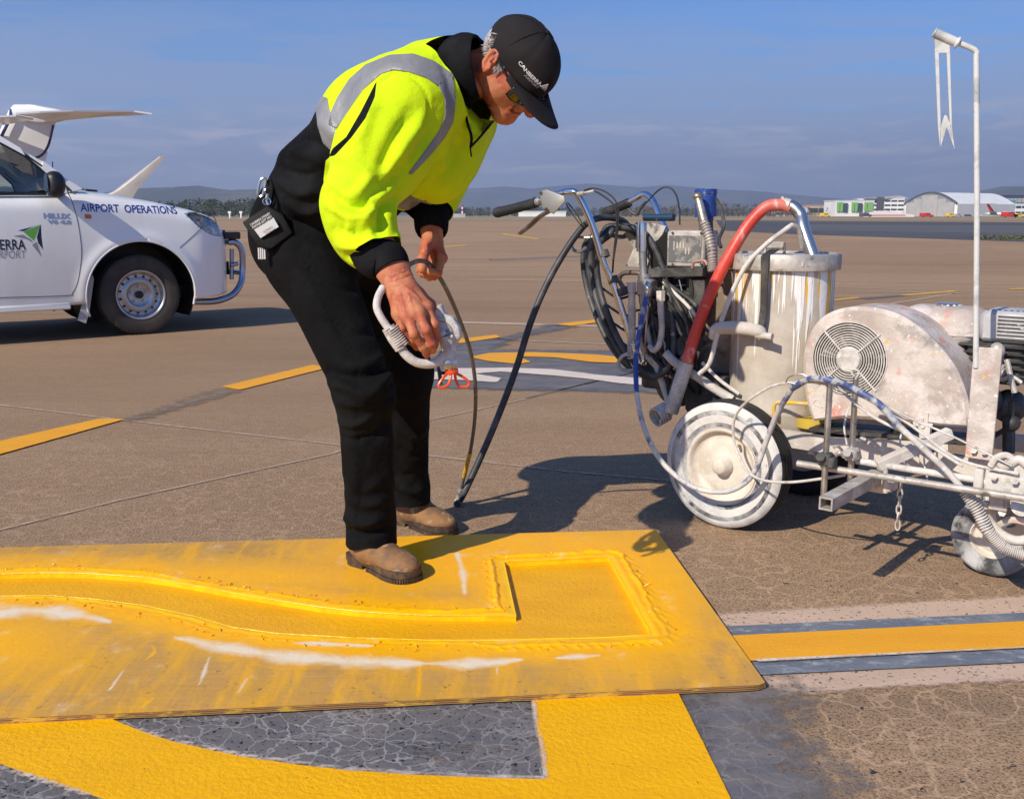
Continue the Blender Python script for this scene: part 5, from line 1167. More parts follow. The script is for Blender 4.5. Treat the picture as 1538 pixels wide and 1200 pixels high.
# ---- paint tank ----
TC=W3(.038,-.27,0); zt0=Q(1175,632,-.27)[2]; zt1=P(1176,392,3.2)[2]; TR=.163
zt0=.315; zt1=.868
b_=MB(); b_.lathe(TC,ZU,[(.001,zt0),(TR*.98,zt0),(TR*1.0,zt0+.01),(TR*1.0,zt0+.05),(TR*1.012,zt0+.055),(TR*1.0,zt0+.06),(TR*1.0,zt1-.03),(TR*.98,zt1)],72); b_.build('paint_tank',m_tank,mach,sharp=50)
b_=MB(); b_.lathe(TC,ZU,[(TR*1.09,zt1-.040),(TR*1.10,zt1-.037),(TR*1.10,zt1+.004),(TR*1.08,zt1+.010),(TR*1.03,zt1+.012),(TR*.99,zt1+.005),(.001,zt1+.008)],72); lid=b_.build('tank_lid',m_dirtc,mach,sharp=40)
b_=MB(); a=TC+ZU*(zt1+.008); b_.tube([a+FU*-.03+SU*.08,a+FU*-.03+SU*.08+ZU*.035,a+FU*.03+SU*.07+ZU*.035,a+FU*.03+SU*.07],.006,8,sm=0); b_.box(a+SU*.075+ZU*.030,(.065,.02,.022),MAX_,.003); b_.build('lid_handle',m_dirtc,lid)
b_=MB(); b_.tube([Q(1222,388,-.2),Q(1207,345,-.22),Q(1203,325,-.24),Q(1192,312,-.24),Q(1178,308,-.24)],[.021]*5,16); b_.build('outlet_elbow',mat('bright_bent_pipe',(.62,.61,.60),.25,metal=.95,mixes=[((.70,.50,.10),9,.60,.70),((.3,.28,.26),25,.62,.7)]),lid)
b_=MB(); b_.prism([Q(1144,385,-.09),Q(1156,385,-.09),Q(1152,470,-.09),Q(1147,505,-.09),Q(1138,505,-.09),Q(1143,460,-.09)],SU*.006); b_.prism([Q(1144,385,-.09),Q(1156,385,-.09),Q(1170,376,-.18),Q(1160,374,-.18)],ZU*.004); b_.build('strap',m_dark,mach)
b_=MB(); b_.tube([Q(1070,507,-.08),Q(1078,494,-.07),Q(1110,493,-.065),Q(1140,498,-.065),Q(1143,508,-.07)],[.014,.020,.022,.021,.013],14); b_.cyl(Q(1136,503,-.06),Q(1160,506,-.06),.011,n=12); b_.build('tank_handle',m_dust,mach)
b_=MB(); b_.tube([Q(1162,625,-.09),Q(1165,606,-.09),Q(1185,605,-.09),Q(1225,607,-.09)],.006,8); b_.build('drain_pipe',mat('yellow_splashed_pipe',(.60,.50,.38),.6,mixes=[((.72,.42,.03),16,.45,.55)]),mach)
b_=MB(); b_.cyl(Q(1225,640,-.2),Q(1225,626,-.2),.06,n=20); b_.build('tank_foot',mat('yellow_bracket',(.55,.38,.05),.6),mach)
# ---- belt guard with round grille ----
GS=-.075
gp=[(1222,632),(1212,600),(1207,555),(1210,520),(1220,495),(1238,475),(1262,464),(1290,461),(1320,463),(1350,472),(1380,490),(1410,518),(1435,550),(1450,585),(1457,615),(1458,642),(1420,640),(1340,632),(1270,628)]
gq=catmull([Q(x,y,GS) for x,y in gp[:16]],4); gq=np.vstack([gq,[Q(x,y,GS) for x,y in gp[16:]]])
fc_=Q(1277,540,GS); gr=.5*np.linalg.norm(Q(1222,540,GS)-Q(1333,540,GS)); 
n_=len(gq); cen=gq.mean(0); b_=MB()
inn=[q+nrm(cen-q)*.012+SU*.010 for q in gq]; K=n_
ring_=[fc_+(FU*math.cos(a)+ZU*math.sin(a))*gr*1.02+SU*.010 for a in [math.atan2(np.dot(q-fc_,ZU),np.dot(q-fc_,FU)) for q in inn]]
back=[q-SU*.16 for q in gq]
V=list(gq)+inn+ring_+back+[r-SU*.02 for r in ring_]
F=[(i,(i+1)%K,K+(i+1)%K,K+i) for i in range(K)]+[(K+i,K+(i+1)%K,2*K+(i+1)%K,2*K+i) for i in range(K)]+[(3*K+i,3*K+(i+1)%K,(i+1)%K,i) for i in range(K)]+[(2*K+i,2*K+(i+1)%K,4*K+(i+1)%K,4*K+i) for i in range(K)]+[tuple(range(3*K,4*K))]
b_.add(V,F); guard=b_.build('belt_guard',m_guard,mach,sharp=35)
b_=MB()
for i in range(K-3): pass
b_.tube([Q(x,y,GS+.005) for x,y in [(1310,470),(1345,480),(1378,500),(1405,528),(1428,560),(1442,595),(1448,632)]],.0035,6); b_.build('pressed_rib',m_guard,guard)
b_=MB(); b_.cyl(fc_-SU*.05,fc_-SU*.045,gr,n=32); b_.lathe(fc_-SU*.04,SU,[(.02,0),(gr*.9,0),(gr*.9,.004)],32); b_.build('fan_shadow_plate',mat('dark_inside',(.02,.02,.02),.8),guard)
b_=MB()
for k in range(9):
    a=2*math.pi*k/9; d=FU*math.cos(a)+ZU*math.sin(a); e=FU*-math.sin(a)+ZU*math.cos(a); b_.add([fc_-SU*.042+d*gr*.3,fc_-SU*.042+d*gr*.88,fc_-SU*.028+d*gr*.88+e*.035,fc_-SU*.028+d*gr*.3+e*.018],[(0,1,2,3)])
ob=b_.build('fan',mat('yellow_specked_fan',(.33,.30,.27),.6,mixes=[((.75,.45,.04),40,.60,.66)]),guard,smooth=False); ob.modifiers.new('t','SOLIDIFY').thickness=.003
b_=MB(); 
for k in range(11): b_.torus(fc_+SU*.010,SU,gr*(.34+.066*k),.0021,48,6)
for a in(.75,2.35,3.9,5.5): d=FU*math.cos(a)+ZU*math.sin(a); b_.ring([fc_+SU*.013+d*gr*.3,fc_+SU*.012+d*gr*1.08],.0028,6)
b_.build('grille',m_hosew,guard)
b_=MB(); b_.lathe(fc_+SU*.006,SU,[(.001,.012),(gr*.30,.012),(gr*.34,.006),(gr*.34,0)],32); b_.build('grille_centre',m_hosew,guard)
b_=MB()
for x,y in((1383,636),(1391,628)): b_.box(Q(x,y,GS+.012),(.012,.006,.030),MAX_)
b_.box(Q(1386,638,GS+.012),(.055,.006,.014),MAX_,.002); b_.cyl(Q(1386,640,GS+.014),Q(1386,640,GS+.03),.006,n=8); b_.build('wing_nut',m_dust,guard)
b_=MB(); beam(b_,Q(1228,640,-.15),Q(1460,660,-.15),.012,.14); b_.build('base_plate',m_dark,mach)
for x in(1232,1290,1345,1400): b_=MB(); b_.cyl(Q(x,644,-.13),Q(x,655,-.13),.014,n=12); b_.build('rubber_mount',m_rub,mach)
# ---- engine ----
ES=-.33
b_=MB(); ft=(Q(1368,470,ES)+Q(1475,480,ES))/2
D=SDF(); c0=Q(1420,488,ES); 
for u in(-.075,.06):
    for s in(-.06,.06): D.cone(c0+FU*u+SU*s+ZU*-.01,c0+FU*u+SU*s+ZU*.008,.042,.036,k=.05)
D.cone(c0+FU*-.07,c0+FU*.07,.060,.060,w=SU,kw=1.5,k=.04)
V,F=D.mesh(.006); raw('fuel_tank',V,F,m_guard,mach)
b_=MB(); D=SDF(); c1=Q(1422,515,ES); D.cone(c1+FU*-.05,c1+FU*.07,.05,.05,w=SU,kw=1.5,k=.03); V,F=D.mesh(.008); raw('air_box',V,F,m_guard,mach)
b_=MB().torus(c0-ZU*.030,ZU,.118,.006,40,8) if False else MB(); b_.lathe(c0+FU*.005+ZU*.052,ZU,[(.034,0),(.034,.010),(.030,.014),(.001,.014)],24); 
for k in range(12): a=k*math.pi/6; b_.box(c0+FU*.005+ZU*.058+np.array([math.cos(a),math.sin(a),0])*.034,(.008,.008,.012))
b_.build('fuel_cap',m_chrome,mach)
mc=Q(1515,488,-.30)
b_=MB(); b_.box(mc+FU*.02,(.16,.16,.090),MAX_,.012); mg=b_.build('muffler_guard',mat('grey_muffler_guard',(.50,.49,.49),.5,mixes=[((.62,.60,.59),20,.5,.62),((.3,.29,.28),14,.62,.7)],metal=.3),mach)
b_=MB()
for k in range(7): b_.box(mc+FU*.02+SU*.081+ZU*(-.033+.0105*k),(.06,.002,.004),MAX_); b_.box(mc+FU*(.075)+SU*.081+ZU*(-.033+.0105*k),(.05,.002,.004),MAX_)
for k in range(10): b_.cyl(mc+FU*(-.045+.016*k)+SU*.06+ZU*.0445,mc+FU*(-.045+.016*k)+SU*.06+ZU*.047,.004,n=8)
b_.build('slots',m_dark,mg,smooth=False)
b_=MB(); b_.box(Q(1505,540,-.33),(.16,.20,.12),MAX_,.01)
for k in range(6): b_.box(Q(1505,540,-.33)+ZU*(-.05+.02*k),(.19,.23,.004),MAX_)
b_.build('engine_block',m_dark,mach)
b_=MB(); b_.tube([Q(1492,522,-.2),Q(1500,535,-.2),Q(1498,552,-.2),Q(1510,562,-.2)],.014,10); b_.sph(Q(1497,528,-.18),(.022,.022,.026)); b_.tube([Q(1512,540,-.18),Q(1520,575,-.17),Q(1524,590,-.17)],.008,8); b_.tube([Q(1490,560,-.18),Q(1505,570,-.18),Q(1520,566,-.18),Q(1535,575,-.18)],.006,8); b_.tube([Q(1488,548,-.18),Q(1500,558,-.16),Q(1508,548,-.17)],.004,6); b_.build('carburettor',m_dirtc,mach)
b_=MB(); b_.cyl(Q(1480,600,-.36),Q(1480,600,-.24),.045,n=24); b_.build('engine_pulley',m_dark,mach)
b_=MB(); b_.sph(Q(1516,610,-.3),(.05,.05,.05)); b_.build('crankcase',m_dark,mach)
b_=MB(); b_.cyl(Q(1492,655,-.2),Q(1532,632,-.2),.007,n=8); b_.cyl(Q(1519,625,-.2),Q(1519,603,-.2),.008,n=8); b_.sph(Q(1519,636,-.2),(.024,.024,.024)); b_.cyl(Q(1515,680,-.25),Q(1515,640,-.25),.018,n=8); b_.build('throttle_linkage',m_dark,mach)
# ---- pointer mast ----
b_=MB(); b_.box((Q(1474,690,-.055)+Q(1480,522,-.055))/2,(.072,.008,np.linalg.norm(Q(1474,690,-.055)-Q(1480,522,-.055))),[FU,SU,ZU],.002)
b_.build('mast_bracket',m_guard,mach)
b_=MB(); b_.cyl(Q(1462,676,-.05),Q(1462,676,-.038),.010,n=6); b_.cyl(Q(1478,678,-.05),Q(1478,678,-.038),.010,n=6); b_.build('bolt',m_dust,mach)
m_mast=mat('white_mast_paint',(.60,.60,.58),.45,mixes=[((.40,.41,.41),16,.5,.64,6),((.28,.26,.25),40,.66,.72)],bumps=[(60,.2)])
b_=MB(); tp=Q(1467,78,-.052); bt=Q(1468,525,-.052); b_.tube([bt-ZU*.05,bt*.5+tp*.5,tp-ZU*.012],.0076,14,sm=2); 
hk=PL(1405,50,tp,nrm([.25,1,0])); b_.tube([tp-ZU*.012,tp+ZU*.002+(hk-tp)*.05,tp*.4+hk*.6,hk],.0074,14,sm=3); b_.build('mast',m_mast,mach)
pd=nrm(hk-tp); b_=MB(); b_.cyl(hk+pd*.004,hk-pd*.062,.0118,n=20); b_.torus(hk-pd*.062,pd,.0118,.0042,20,8); b_.torus(hk+pd*.002,pd,.0105,.0026,20,8); b_.build('pointer_sleeve',m_mast,mach)
# forked pointer plate hanging from the sleeve: real flat plate
hp=lambda x,y: PL(x,y,hk,np.cross(pd,ZU))
outer=[(1402,58),(1425,66),(1426,100),(1434,224),(1422,192),(1412,221),(1406,140),(1403,100)]
b_=MB()
pp=lambda l: [hp(*q) for q in l]
th_=np.cross(pd,ZU)*.006
b_.prism(pp([(1403,54),(1426,60),(1427,82),(1421,80),(1410,80),(1405,76)]),th_); b_.prism(pp([(1404,74),(1410,78),(1413,188),(1412,221),(1409,190)]),th_); b_.prism(pp([(1422,80),(1427,80),(1430,192),(1427,192)]),th_)
b_.prism(pp([(1413,192),(1419,173),(1422,174),(1430,192),(1434,225),(1422,192),(1413,221)]),th_); b_.build('pointer',m_mast,mach,smooth=False,bevel=.0006)
# ---- outrigger: uprights, cross pipes, square tube, chain ----
b_=MB(); b_.cyl(Q(1247,571,.22)-SU*0,Q(1237,745,.22),.0085,n=14); b_.build('upright_pipe',m_steel,mach)
b_=MB(); b_.cyl(Q(1286,562,.14),Q(1277,722,.14),.0085,n=14); b_.build('upright_pipe',m_steel,mach)
b_=MB(); b_.cyl(Q(1198,696,.21),Q(1600,758,.21),.0095,n=14); b_.build('cross_pipe',m_dirtc,mach)
b_=MB(); b_.cyl(Q(1286,692,.13),Q(1600,742,.13),.0095,n=14); b_.build('cross_pipe',m_hosew,mach)
sq=[W3(0,0,0)]*2; a=P(1240,757,2.42); q=a-SU*.36
b_=MB(); d=nrm(a-q)
L2=np.linalg.norm(q-a)
for (ox,oz,w_,h_) in((0,.0145,.036,.005),(0,-.0145,.036,.005),(.0155,0,.005,.028),(-.0155,0,.005,.028)): b_.box((a+q)/2+FU*ox+ZU*oz,(w_,L2,h_),MAX_,.0008)
b_.build('square_tube',m_dirtc,mach)
b_=MB()
b_.box(Q(1240,689,.225),(.036,.04,.036),MAX_,.006); b_.cyl(Q(1232,686,.26),Q(1232,686,.20),.012,n=12); b_.tube([Q(1228,690,.24),Q(1222,682,.25),Q(1214,680,.25)],.005,8); b_.box(Q(1250,695,.23),(.02,.03,.03),MAX_,.004); b_.build('clamp',m_dark,mach)
b_=MB(); b_.box(Q(1280,682,.15),(.036,.04,.036),MAX_,.006); b_.cyl(Q(1272,680,.19),Q(1272,680,.12),.011,n=12); b_.tube([Q(1268,686,.17),Q(1262,680,.18),Q(1255,684,.18)],.006,8); b_.tube([Q(1265,676,.17),Q(1258,670,.19),Q(1252,672,.2)],.004,8); b_.build('clamp',m_dirtc,mach)
b_=MB(); b_.box(Q(1318,725,.12),(.05,.04,.05),MAX_,.006); b_.box(Q(1337,728,.14),(.03,.05,.035),MAX_,.006); b_.cyl(Q(1330,706,.16),Q(1330,740,.16),.007,n=10); b_.build('pivot_block',m_dirtc,mach)
ch=thing('hanging_chain',Q(1352,795,.0)*[1,1,0],'x','x'); bpy.data.objects.remove(ch)
b_=MB(); ct=Q(1353,724,.10); n_=6
for k in range(n_):
    c_=ct-ZU*(.011+.0225*k); e=FU if k%2 else SU
    b_.ring([c_+e*.0065*math.cos(t_)+ZU*.0145*math.sin(t_) for t_ in np.linspace(0,2*math.pi,14,endpoint=False)],.0026,6,close=True)
b_.build('chain',m_dirtc,mach)
b_=MB()
for pts in ([Q(1357,640,.0),Q(1352,665,.02),Q(1362,690,.05),Q(1355,705,.08)],[Q(1275,612,.0),Q(1268,640,.03),Q(1272,668,.05)],[Q(1393,720,.08),Q(1388,690,.06),Q(1392,650,.0)],[Q(1240,610,.2),Q(1228,600,.2),Q(1222,606,.2),Q(1235,612,.2)],[Q(1283,566,.15),Q(1278,555,.15),Q(1290,558,.15),Q(1285,570,.15)]): 
    MB().tube(pts,.0028,6).build('tie_wire',m_hosew,mach)
beam_=MB(); beam(beam_,Q(1390,640,-.06),Q(1390,706,-.06),.020,.03,up=SU); beam_.build('hanger_strap',m_dust,mach)
b_=MB(); beam(b_,Q(1428,650,-.0),Q(1318,700,.14),.03,.03); b_.build('support_arm',m_dust,mach)
# ---- front spray gun carriage at the frame edge ----
b_=MB(); b_.box(Q(1515,735,.12),(.11,.05,.085),MAX_,.008); b_.box(Q(1530,705,.12),(.07,.04,.06),MAX_,.006); b_.box(Q(1470,730,.14),(.022,.03,.095),MAX_,.004); b_.box(Q(1476,758,.14),(.035,.03,.02),MAX_,.004)
b_.tube([Q(1480,775,.13),Q(1500,800,.13),Q(1530,812,.13),Q(1570,800,.13)],.013,10); b_.cyl(Q(1535,760,.16),Q(1535,760,.05),.026,n=20); b_.tube([Q(1495,690,.13),Q(1510,700,.14),Q(1530,690,.14),Q(1545,700,.14)],.012,10)
b_.build('spray_carriage',m_hosew,mach)
b_=MB(); b_.box(Q(1500,752,.16),(.045,.012,.05),MAX_,.002); b_.box(Q(1500,752,.168),(.025,.006,.03),MAX_); b_.build('carriage_window',m_dirtc,mach)
for x,y in((1524,722),(1492,716),(1531,745),(1505,770)): MB().cyl(Q(x,y,.16),Q(x,y,.145),.010,n=6).build('bolt',m_dirtc,mach)
b_=MB(); b_.tube([Q(1452,743,.17),Q(1466,765,.17),Q(1482,795,.17),Q(1508,822,.16),Q(1545,835,.15),Q(1580,836,.15)],.0115,12); b_.spring([Q(1450,738,.17),Q(1468,766,.17),Q(1484,797,.17)],.0150,.0020,16); b_.spring([Q(1484,797,.17),Q(1508,822,.16),Q(1540,834,.15)],.0135,.0018,22); b_.build('spring_guard_hose',m_hosew,mach)
# fork legs of the castor
b_=MB(); b_.prism([fc+SU*.045+FU*-.02,fc+SU*.045+FU*.02,fc+SU*.045+FU*.06+ZU*.16,fc+SU*.045+FU*-.01+ZU*.16],SU*.008); b_.prism([fc-SU*.045+FU*-.02,fc-SU*.045+FU*.02,fc-SU*.045+FU*.06+ZU*.16,fc-SU*.045+FU*-.01+ZU*.16],-SU*.008); b_.box(fc+ZU*.165+FU*.025,(.09,.12,.01),MAX_); b_.cyl(fc+ZU*.165+FU*.02,fc+ZU*(zf-fc[2]+.02)+FU*.02,.02); b_.build('castor_fork',m_dust,mach)
# ---- handlebars ----
HS=.0; FS=-.52
def bars(pts,s,rr=.0125): 
    b_=MB(); b_.tube([Q(x,y,s+ds) for x,y,ds in pts],rr,14,sm=8); return b_.build('handlebar',m_chrome,mach)
hb1=bars([(800,306,.0),(830,295,.0),(858,288,.0),(872,300,-.01),(890,340,-.03),(905,390,-.05),(920,425,-.07),(945,500,-.1),(960,545,-.12)],HS)
hb2=bars([(930,312,0),(955,298,0),(968,292,.0),(980,300,.02),(990,322,.05),(1010,370,.10),(1030,420,.15)],FS,.0125)
b_=MB(); b_.tube([Q(744,320,.0),Q(749,319,.0),Q(770,314,.0),Q(800,306,.0),Q(806,304,.0)],[.0165,.0195,.0175,.0185,.019],16); b_.build('grip',m_rub,hb1)
b_=MB(); b_.tube([Q(908,318,FS),Q(912,318,FS),Q(928,312,FS),Q(944,305,FS)],[.016,.0195,.0185,.019],16); b_.build('grip',m_rub,hb2)
b_=MB(); b_.cyl(Q(806,304,0),Q(812,302,0),.0155,n=20); b_.box(Q(826,297,.014),(.055,.012,.022),[nrm(Q(845,301,0)-Q(808,291,0)),SU,nrm(np.cross(nrm(Q(845,301,0)-Q(808,291,0)),SU))],.003)
b_.prism([Q(810,288,.02),Q(822,285,.02),Q(848,295,.02),Q(850,303,.02),Q(838,315,.02),Q(832,322,.02),Q(822,316,.02),Q(815,312,.02),Q(814,300,.02)],SU*.005); b_.build('lever_bracket',mat('dusty_lever_bracket',(.33,.32,.30),.5,metal=.5,mixes=[((.35,.33,.3),30,.5,.6)]),hb1,bevel=.001)
b_=MB(); b_.cyl(Q(812,290,.026),Q(812,290,.03),.006,n=10); b_.cyl(Q(820,314,.026),Q(820,314,.03),.005,n=10); b_.build('screw',m_dark,hb1)
b_=MB(); b_.tube([Q(828,316,.014),Q(812,325,.014),Q(795,340,.014),Q(781,351,.014)],[.007,.0075,.0075,.006],10,wid=SU,kw=2.0); b_.build('brake_lever',mat('bronzed_lever',(.36,.29,.22),.32,metal=.9,mixes=[((.6,.55,.5),20,.5,.62)]),hb1)
b_=MB(); b_.tube([Q(944,314,FS),Q(950,320,FS),Q(957,322,FS),Q(962,312,FS),Q(970,304,FS)],.006,8); b_.cyl(Q(938,308,FS),Q(946,304,FS),.017,n=16); b_.build('lever_bracket',m_dark,hb2)
for pts,r_ in (([(870,292),(888,286),(908,296),(924,312),(926,340),(922,380),(920,410)],.0032),([(868,290),(890,283),(912,290),(927,308),(928,345),(920,400)],.0026),([(852,304),(862,316),(870,328),(876,340)],.0024),([(850,306),(860,322),(872,338)],.0022)):
    MB().tube([Q(x,y,-.02) for x,y in pts],r_,6).build('control_cable',m_rub,mach)
MB().tube([Q(x,y,-.4) for x,y in [(960,318),(975,300),(992,284),(1005,282),(1015,292),(1020,312),(1021,338)]],.003,6).build('control_cable',m_rub,mach)
b_=MB(); b_.cyl(Q(868,292,.0),Q(878,290,.0),.008,n=10); b_.cyl(Q(878,290,0),Q(892,287,0),.0045,n=8); b_.build('cable_adjuster',m_dirtc,mach)
for x,y in((907,382),(921,421),(936,438)): b_=MB(); d=nrm(Q(945,500,-.05)-Q(905,390,-.05)); b_.lathe(Q(x,y,-.055-.0005*(y-380)),d,[(.0125,-.012),(.019,-.012),(.019,.012),(.0125,.012)],18); b_.build('hose_clamp',m_dark,mach)
# ---- coiled hose hung on the bars, long hose to the ground and to the man ----
hang=-.22
coil=thing('coiled_paint_hose',Q(935,440,hang),'thick dark paint hose coiled on the machine\'s handlebars and trailing down to the ground','hose')
b_=MB(); pts=[]
loops=[(0,0),(6,-3),(13,4),(20,2)]
for k,(dx,dy) in enumerate(loops):
    for (x,y) in [(895,352),(880,365),(876,390),(880,425),(892,465),(912,510),(938,545),(966,560),(990,535),(990,480),(984,430),(968,380),(945,346),(915,340)]:
        pts.append(Q(x+dx*.9+(k%2)*2,y+dy*(1 if y>400 else -.6)+k,hang+.03*k-.02*math.sin(y*.02)))
b_.tube(pts,.0112,12,sm=5); ccc=b_.build('coil',m_hoseb,coil)
b_=MB(); b_.tube([Q(942,372,-.3),Q(955,362,-.28),Q(945,345,-.22),Q(925,330,-.2),Q(905,326,-.16),Q(889,332,-.12),Q(868,350,-.08),Q(838,395,-.03),Q(805,460,.03),Q(775,530,.1),Q(745,605,.17),Q(722,670,.22)*.97+G(722,690,.07)*.03],.0118,12) if False else None
hs_end=G(686,757,.012); hs_st=Q(868,350,-.05)
def lerpY(pxs,Y0,Y1): n=len(pxs); return [P(x,y,Y0+(Y1-Y0)*i/(n-1)) for i,(x,y) in enumerate(pxs)]
yS=hs_st[1]; yE=hs_end[1]
line=[Q(950,350,-.30),Q(935,332,-.24),Q(908,327,-.16),Q(886,333,-.09)]+lerpY([(868,350),(840,392),(815,440),(795,490),(778,545),(760,595),(738,650),(715,702),(697,740)],yS,yE+.02)+[G(690,752,.014),G(686,757,.0125)]
b_.tube(line,.0118,12); b_.build('trailing_hose',m_hoseb,coil)
b_=MB(); b_.tube([Q(952,348,-.3),Q(935,356,-.28),Q(915,352,-.27),Q(907,345,-.27),Q(920,338,-.27)],.0085,10); b_.build('hose_loop',mat('grey_hose',(.12,.12,.125),.5),coil)
b_=MB(); b_.tube([Q(857,366,-.06),Q(862,376,-.05),Q(872,378,-.06),Q(880,372,-.08)],.006,8); b_.tube([Q(862,356,-.06),Q(885,357,-.08),Q(900,352,-.1)],.005,8); b_.build('hose_hook',m_steel,mach)
b_=MB(); b_.tube([Q(944,531,-.1),Q(934,536,-.1),Q(928,548,-.1),Q(936,556,-.1),Q(952,556,-.1)],.0065,8); b_.build('hose_hook',m_dirtc,mach)
# whip line from the ground up through the far hand to the gun
hose=thing('whip_line',G(690,750),'thin grey hose running from the ground up through the worker\'s left hand','hose')
hl=[G(688,752,.014)]+lerpY([(697,716),(706,680),(713,630),(714,580),(707,530),(692,485),(673,440),(661,418)],yE,2.73)+[P(655,410,2.71),P(648,400,2.69),P(641,394,2.66),P(630,392,2.60),P(618,396,2.52),P(607,404,2.42),P(597,412,2.33),P(584,422,2.26),P(575,432,2.235)]
b_=MB(); b_.tube(hl,.0062,10); b_.build('hose',mat('grey_braided_hose',(.13,.12,.105),.5,mixes=[((.30,.27,.23),20,.52,.66)],bumps=[(120,.4)]),hose)
b_=MB(); b_.tube(hl[1:3],.0075,10,sm=2) ; b_.build('yellow_sleeve',mat('yellow_tape',(.70,.40,.03),.5,mixes=[((.3,.25,.2),40,.6,.66)]),hose)
b_=MB(); b_.tube([hl[0]-[0,0,.002],(hl[0]+hl[1])*.5],[.010,.009],10,sm=2); b_.sph(hl[0],(.013,.013,.011)); b_.build('coupling',m_dirtc,hose)
# ---- pump and hydraulics ----
PS=-.12
b_=MB(); b_.tube([Q(964,335,PS),Q(964,338,PS),Q(964,378,PS)],[.0165,.0185,.0185],18,sm=2,caps=True); b_.build('cylinder',m_chrome,mach)
b_=MB(); b_.cyl(Q(965,378,PS),Q(967,412,PS),.014,n=16); b_.cyl(Q(968,412,PS),Q(970,455,PS),.024,n=16); b_.box(Q(972,432,PS),(.06,.05,.06),MAX_,.006); b_.cyl(Q(972,425,PS+.05),Q(972,425,PS),.012,n=12); b_.build('pump_body',m_steel,mach)
b_=MB(); b_.tube([Q(936,432,PS),Q(930,420,PS),Q(936,411,PS),Q(955,410,PS),Q(965,412,PS)],.0085,12); b_.build('elbow_pipe',mat('brown_steel',(.22,.17,.14),.4,metal=.7),mach)
b_=MB(); b_.cyl(Q(948,424,PS+.02),Q(949,440,PS+.02),.017,n=6); b_.cyl(Q(949,440,PS+.02),Q(949,462,PS+.02),.0125,n=16)
b_.build('hose_fitting',m_dust,mach); b_=MB(); b_.tube([Q(949,460,PS+.02),Q(949,500,PS+.02),Q(948,525,PS+.01),Q(952,545,PS),Q(960,556,PS-.02)],.0125,12); b_.spring([Q(949,460,PS+.02),Q(949,500,PS+.02),Q(948,540,PS+.01)],.0135,.002,22); b_.build('crusted_hose',m_hosew,mach)
b_=MB(); b_.cyl(Q(992,437,PS+.02),Q(992,452,PS+.02),.016,n=6); b_.cyl(Q(992,452,PS+.02),Q(993,472,PS+.02),.0115,n=16); b_.build('hose_fitting',m_dust,mach)
b_=MB(); b_.tube([Q(993,470,PS+.02),Q(994,495,PS+.02),Q(990,518,PS+.02),Q(982,526,PS+.01),Q(976,520,PS)],.0105,12); b_.build('crusted_hose',m_hosew,mach)
b_=MB(); b_.tube([Q(972,425,PS+.05),Q(973,432,PS+.07),Q(972,440,PS+.07)],.0085,10); b_.build('hose_fitting',m_chrome,mach)
lt=[Q(972,440,PS+.07),Q(968,460,PS+.08),Q(960,500,PS+.10),Q(955,545,PS+.13),Q(956,590,.06),Q(965,635,.09),Q(985,680,.11),Q(1010,710,.11),Q(1045,733,.10),Q(1085,739,.09),Q(1115,728,.09),Q(1135,705,.09),Q(1152,660,.10),Q(1168,620,.13),Q(1190,583,.18),Q(1215,570,.22),Q(1245,571,.25),Q(1280,583,.22),Q(1320,607,.21),Q(1350,640,.20),Q(1385,672,.19),Q(1420,705,.18),Q(1446,735,.17)]
b_=MB(); b_.tube(lt[:5],.0085,12); b_.build('fluid_hose',m_blueh,mach)
b_=MB(); b_.tube(lt[4:15],.0085,12); b_.build('fluid_hose',mat('grey_white_hose',(.50,.49,.50),.5,mixes=[((.14,.16,.26),14,.50,.60,6),((.6,.58,.55),30,.5,.6)],bumps=[(70,.3)]),mach)
b_=MB(); b_.tube(lt[14:20],.0095,12); b_.build('fluid_hose',mat('blue_grey_hose',(.07,.10,.24),.45,mixes=[((.45,.45,.46),20,.50,.58)],bumps=[(70,.3)]),mach)
b_=MB(); b_.tube(lt[19:],.0085,12); b_.build('fluid_hose',m_hosew,mach)
for pts,r_,mm in (([(1446,700,.16),(1380,660,.15),(1310,625,.15),(1262,585,.18),(1250,570,.2)],.0045,m_hosew),([(1530,712,.15),(1440,690,.14),(1370,640,.12),(1320,608,.12),(1275,588,.15),(1235,576,.22),(1200,574,.2),(1160,580,.16),(1120,605,.12),(1103,630,.08),(1102,660,.07),(1110,685,.08),(1125,710,.10),(1150,722,.13),(1190,724,.16),(1240,718,.18),(1270,713,.17)],.0042,m_hosew),([(1520,700,.16),(1430,655,.14),(1360,625,.14),(1300,590,.16),(1255,572,.2),(1215,568,.2)],.0032,m_dirtc),([(1180,575,.2),(1186,566,.2),(1205,562,.2),(1214,570,.2),(1200,577,.2),(1184,574,.2)],.0022,m_steel)):
    MB().tube([Q(x,y,s) for x,y,s in pts],r_,8).build('air_line',mm,mach)
# electric box, motor, blue pump head
BS=-.16
b_=MB(); bx=[Q(1003,346,BS),Q(1060,346,BS),Q(1060,402,BS),Q(1003,402,BS)]
bc=np.mean(bx,0); bw=np.linalg.norm(bx[1]-bx[0]); bh=np.linalg.norm(bx[2]-bx[1]); b_.box(bc-SU*.04,(bw,.10,bh),MAX_,.006); cb=b_.build('control_box',m_dirtc,mach)
b_=MB(); b_.box(bc+SU*.0115,(bw*.86,.003,bh*.72),MAX_,.001); b_.build('name_plate',mat('scratched_plate',(.22,.22,.23),.4,metal=.5,mixes=[((.45,.42,.38),24,.5,.58),((.40,.05,.07),15,.68,.71),((.45,.35,.08),30,.66,.7)]),cb)
b_=MB()
for s_ in(0,1):
    for k in range(3-s_): b_.box(bc+SU*.014+FU*(-.028+.012*k+.034*s_)+ZU*(.012-.018*s_),(.004,.002,.022),MAX_)
b_.box(bc+SU*.014+FU*-.040+ZU*.01,(.003,.002,.03),MAX_); b_.build('emblem',m_dust,cb)
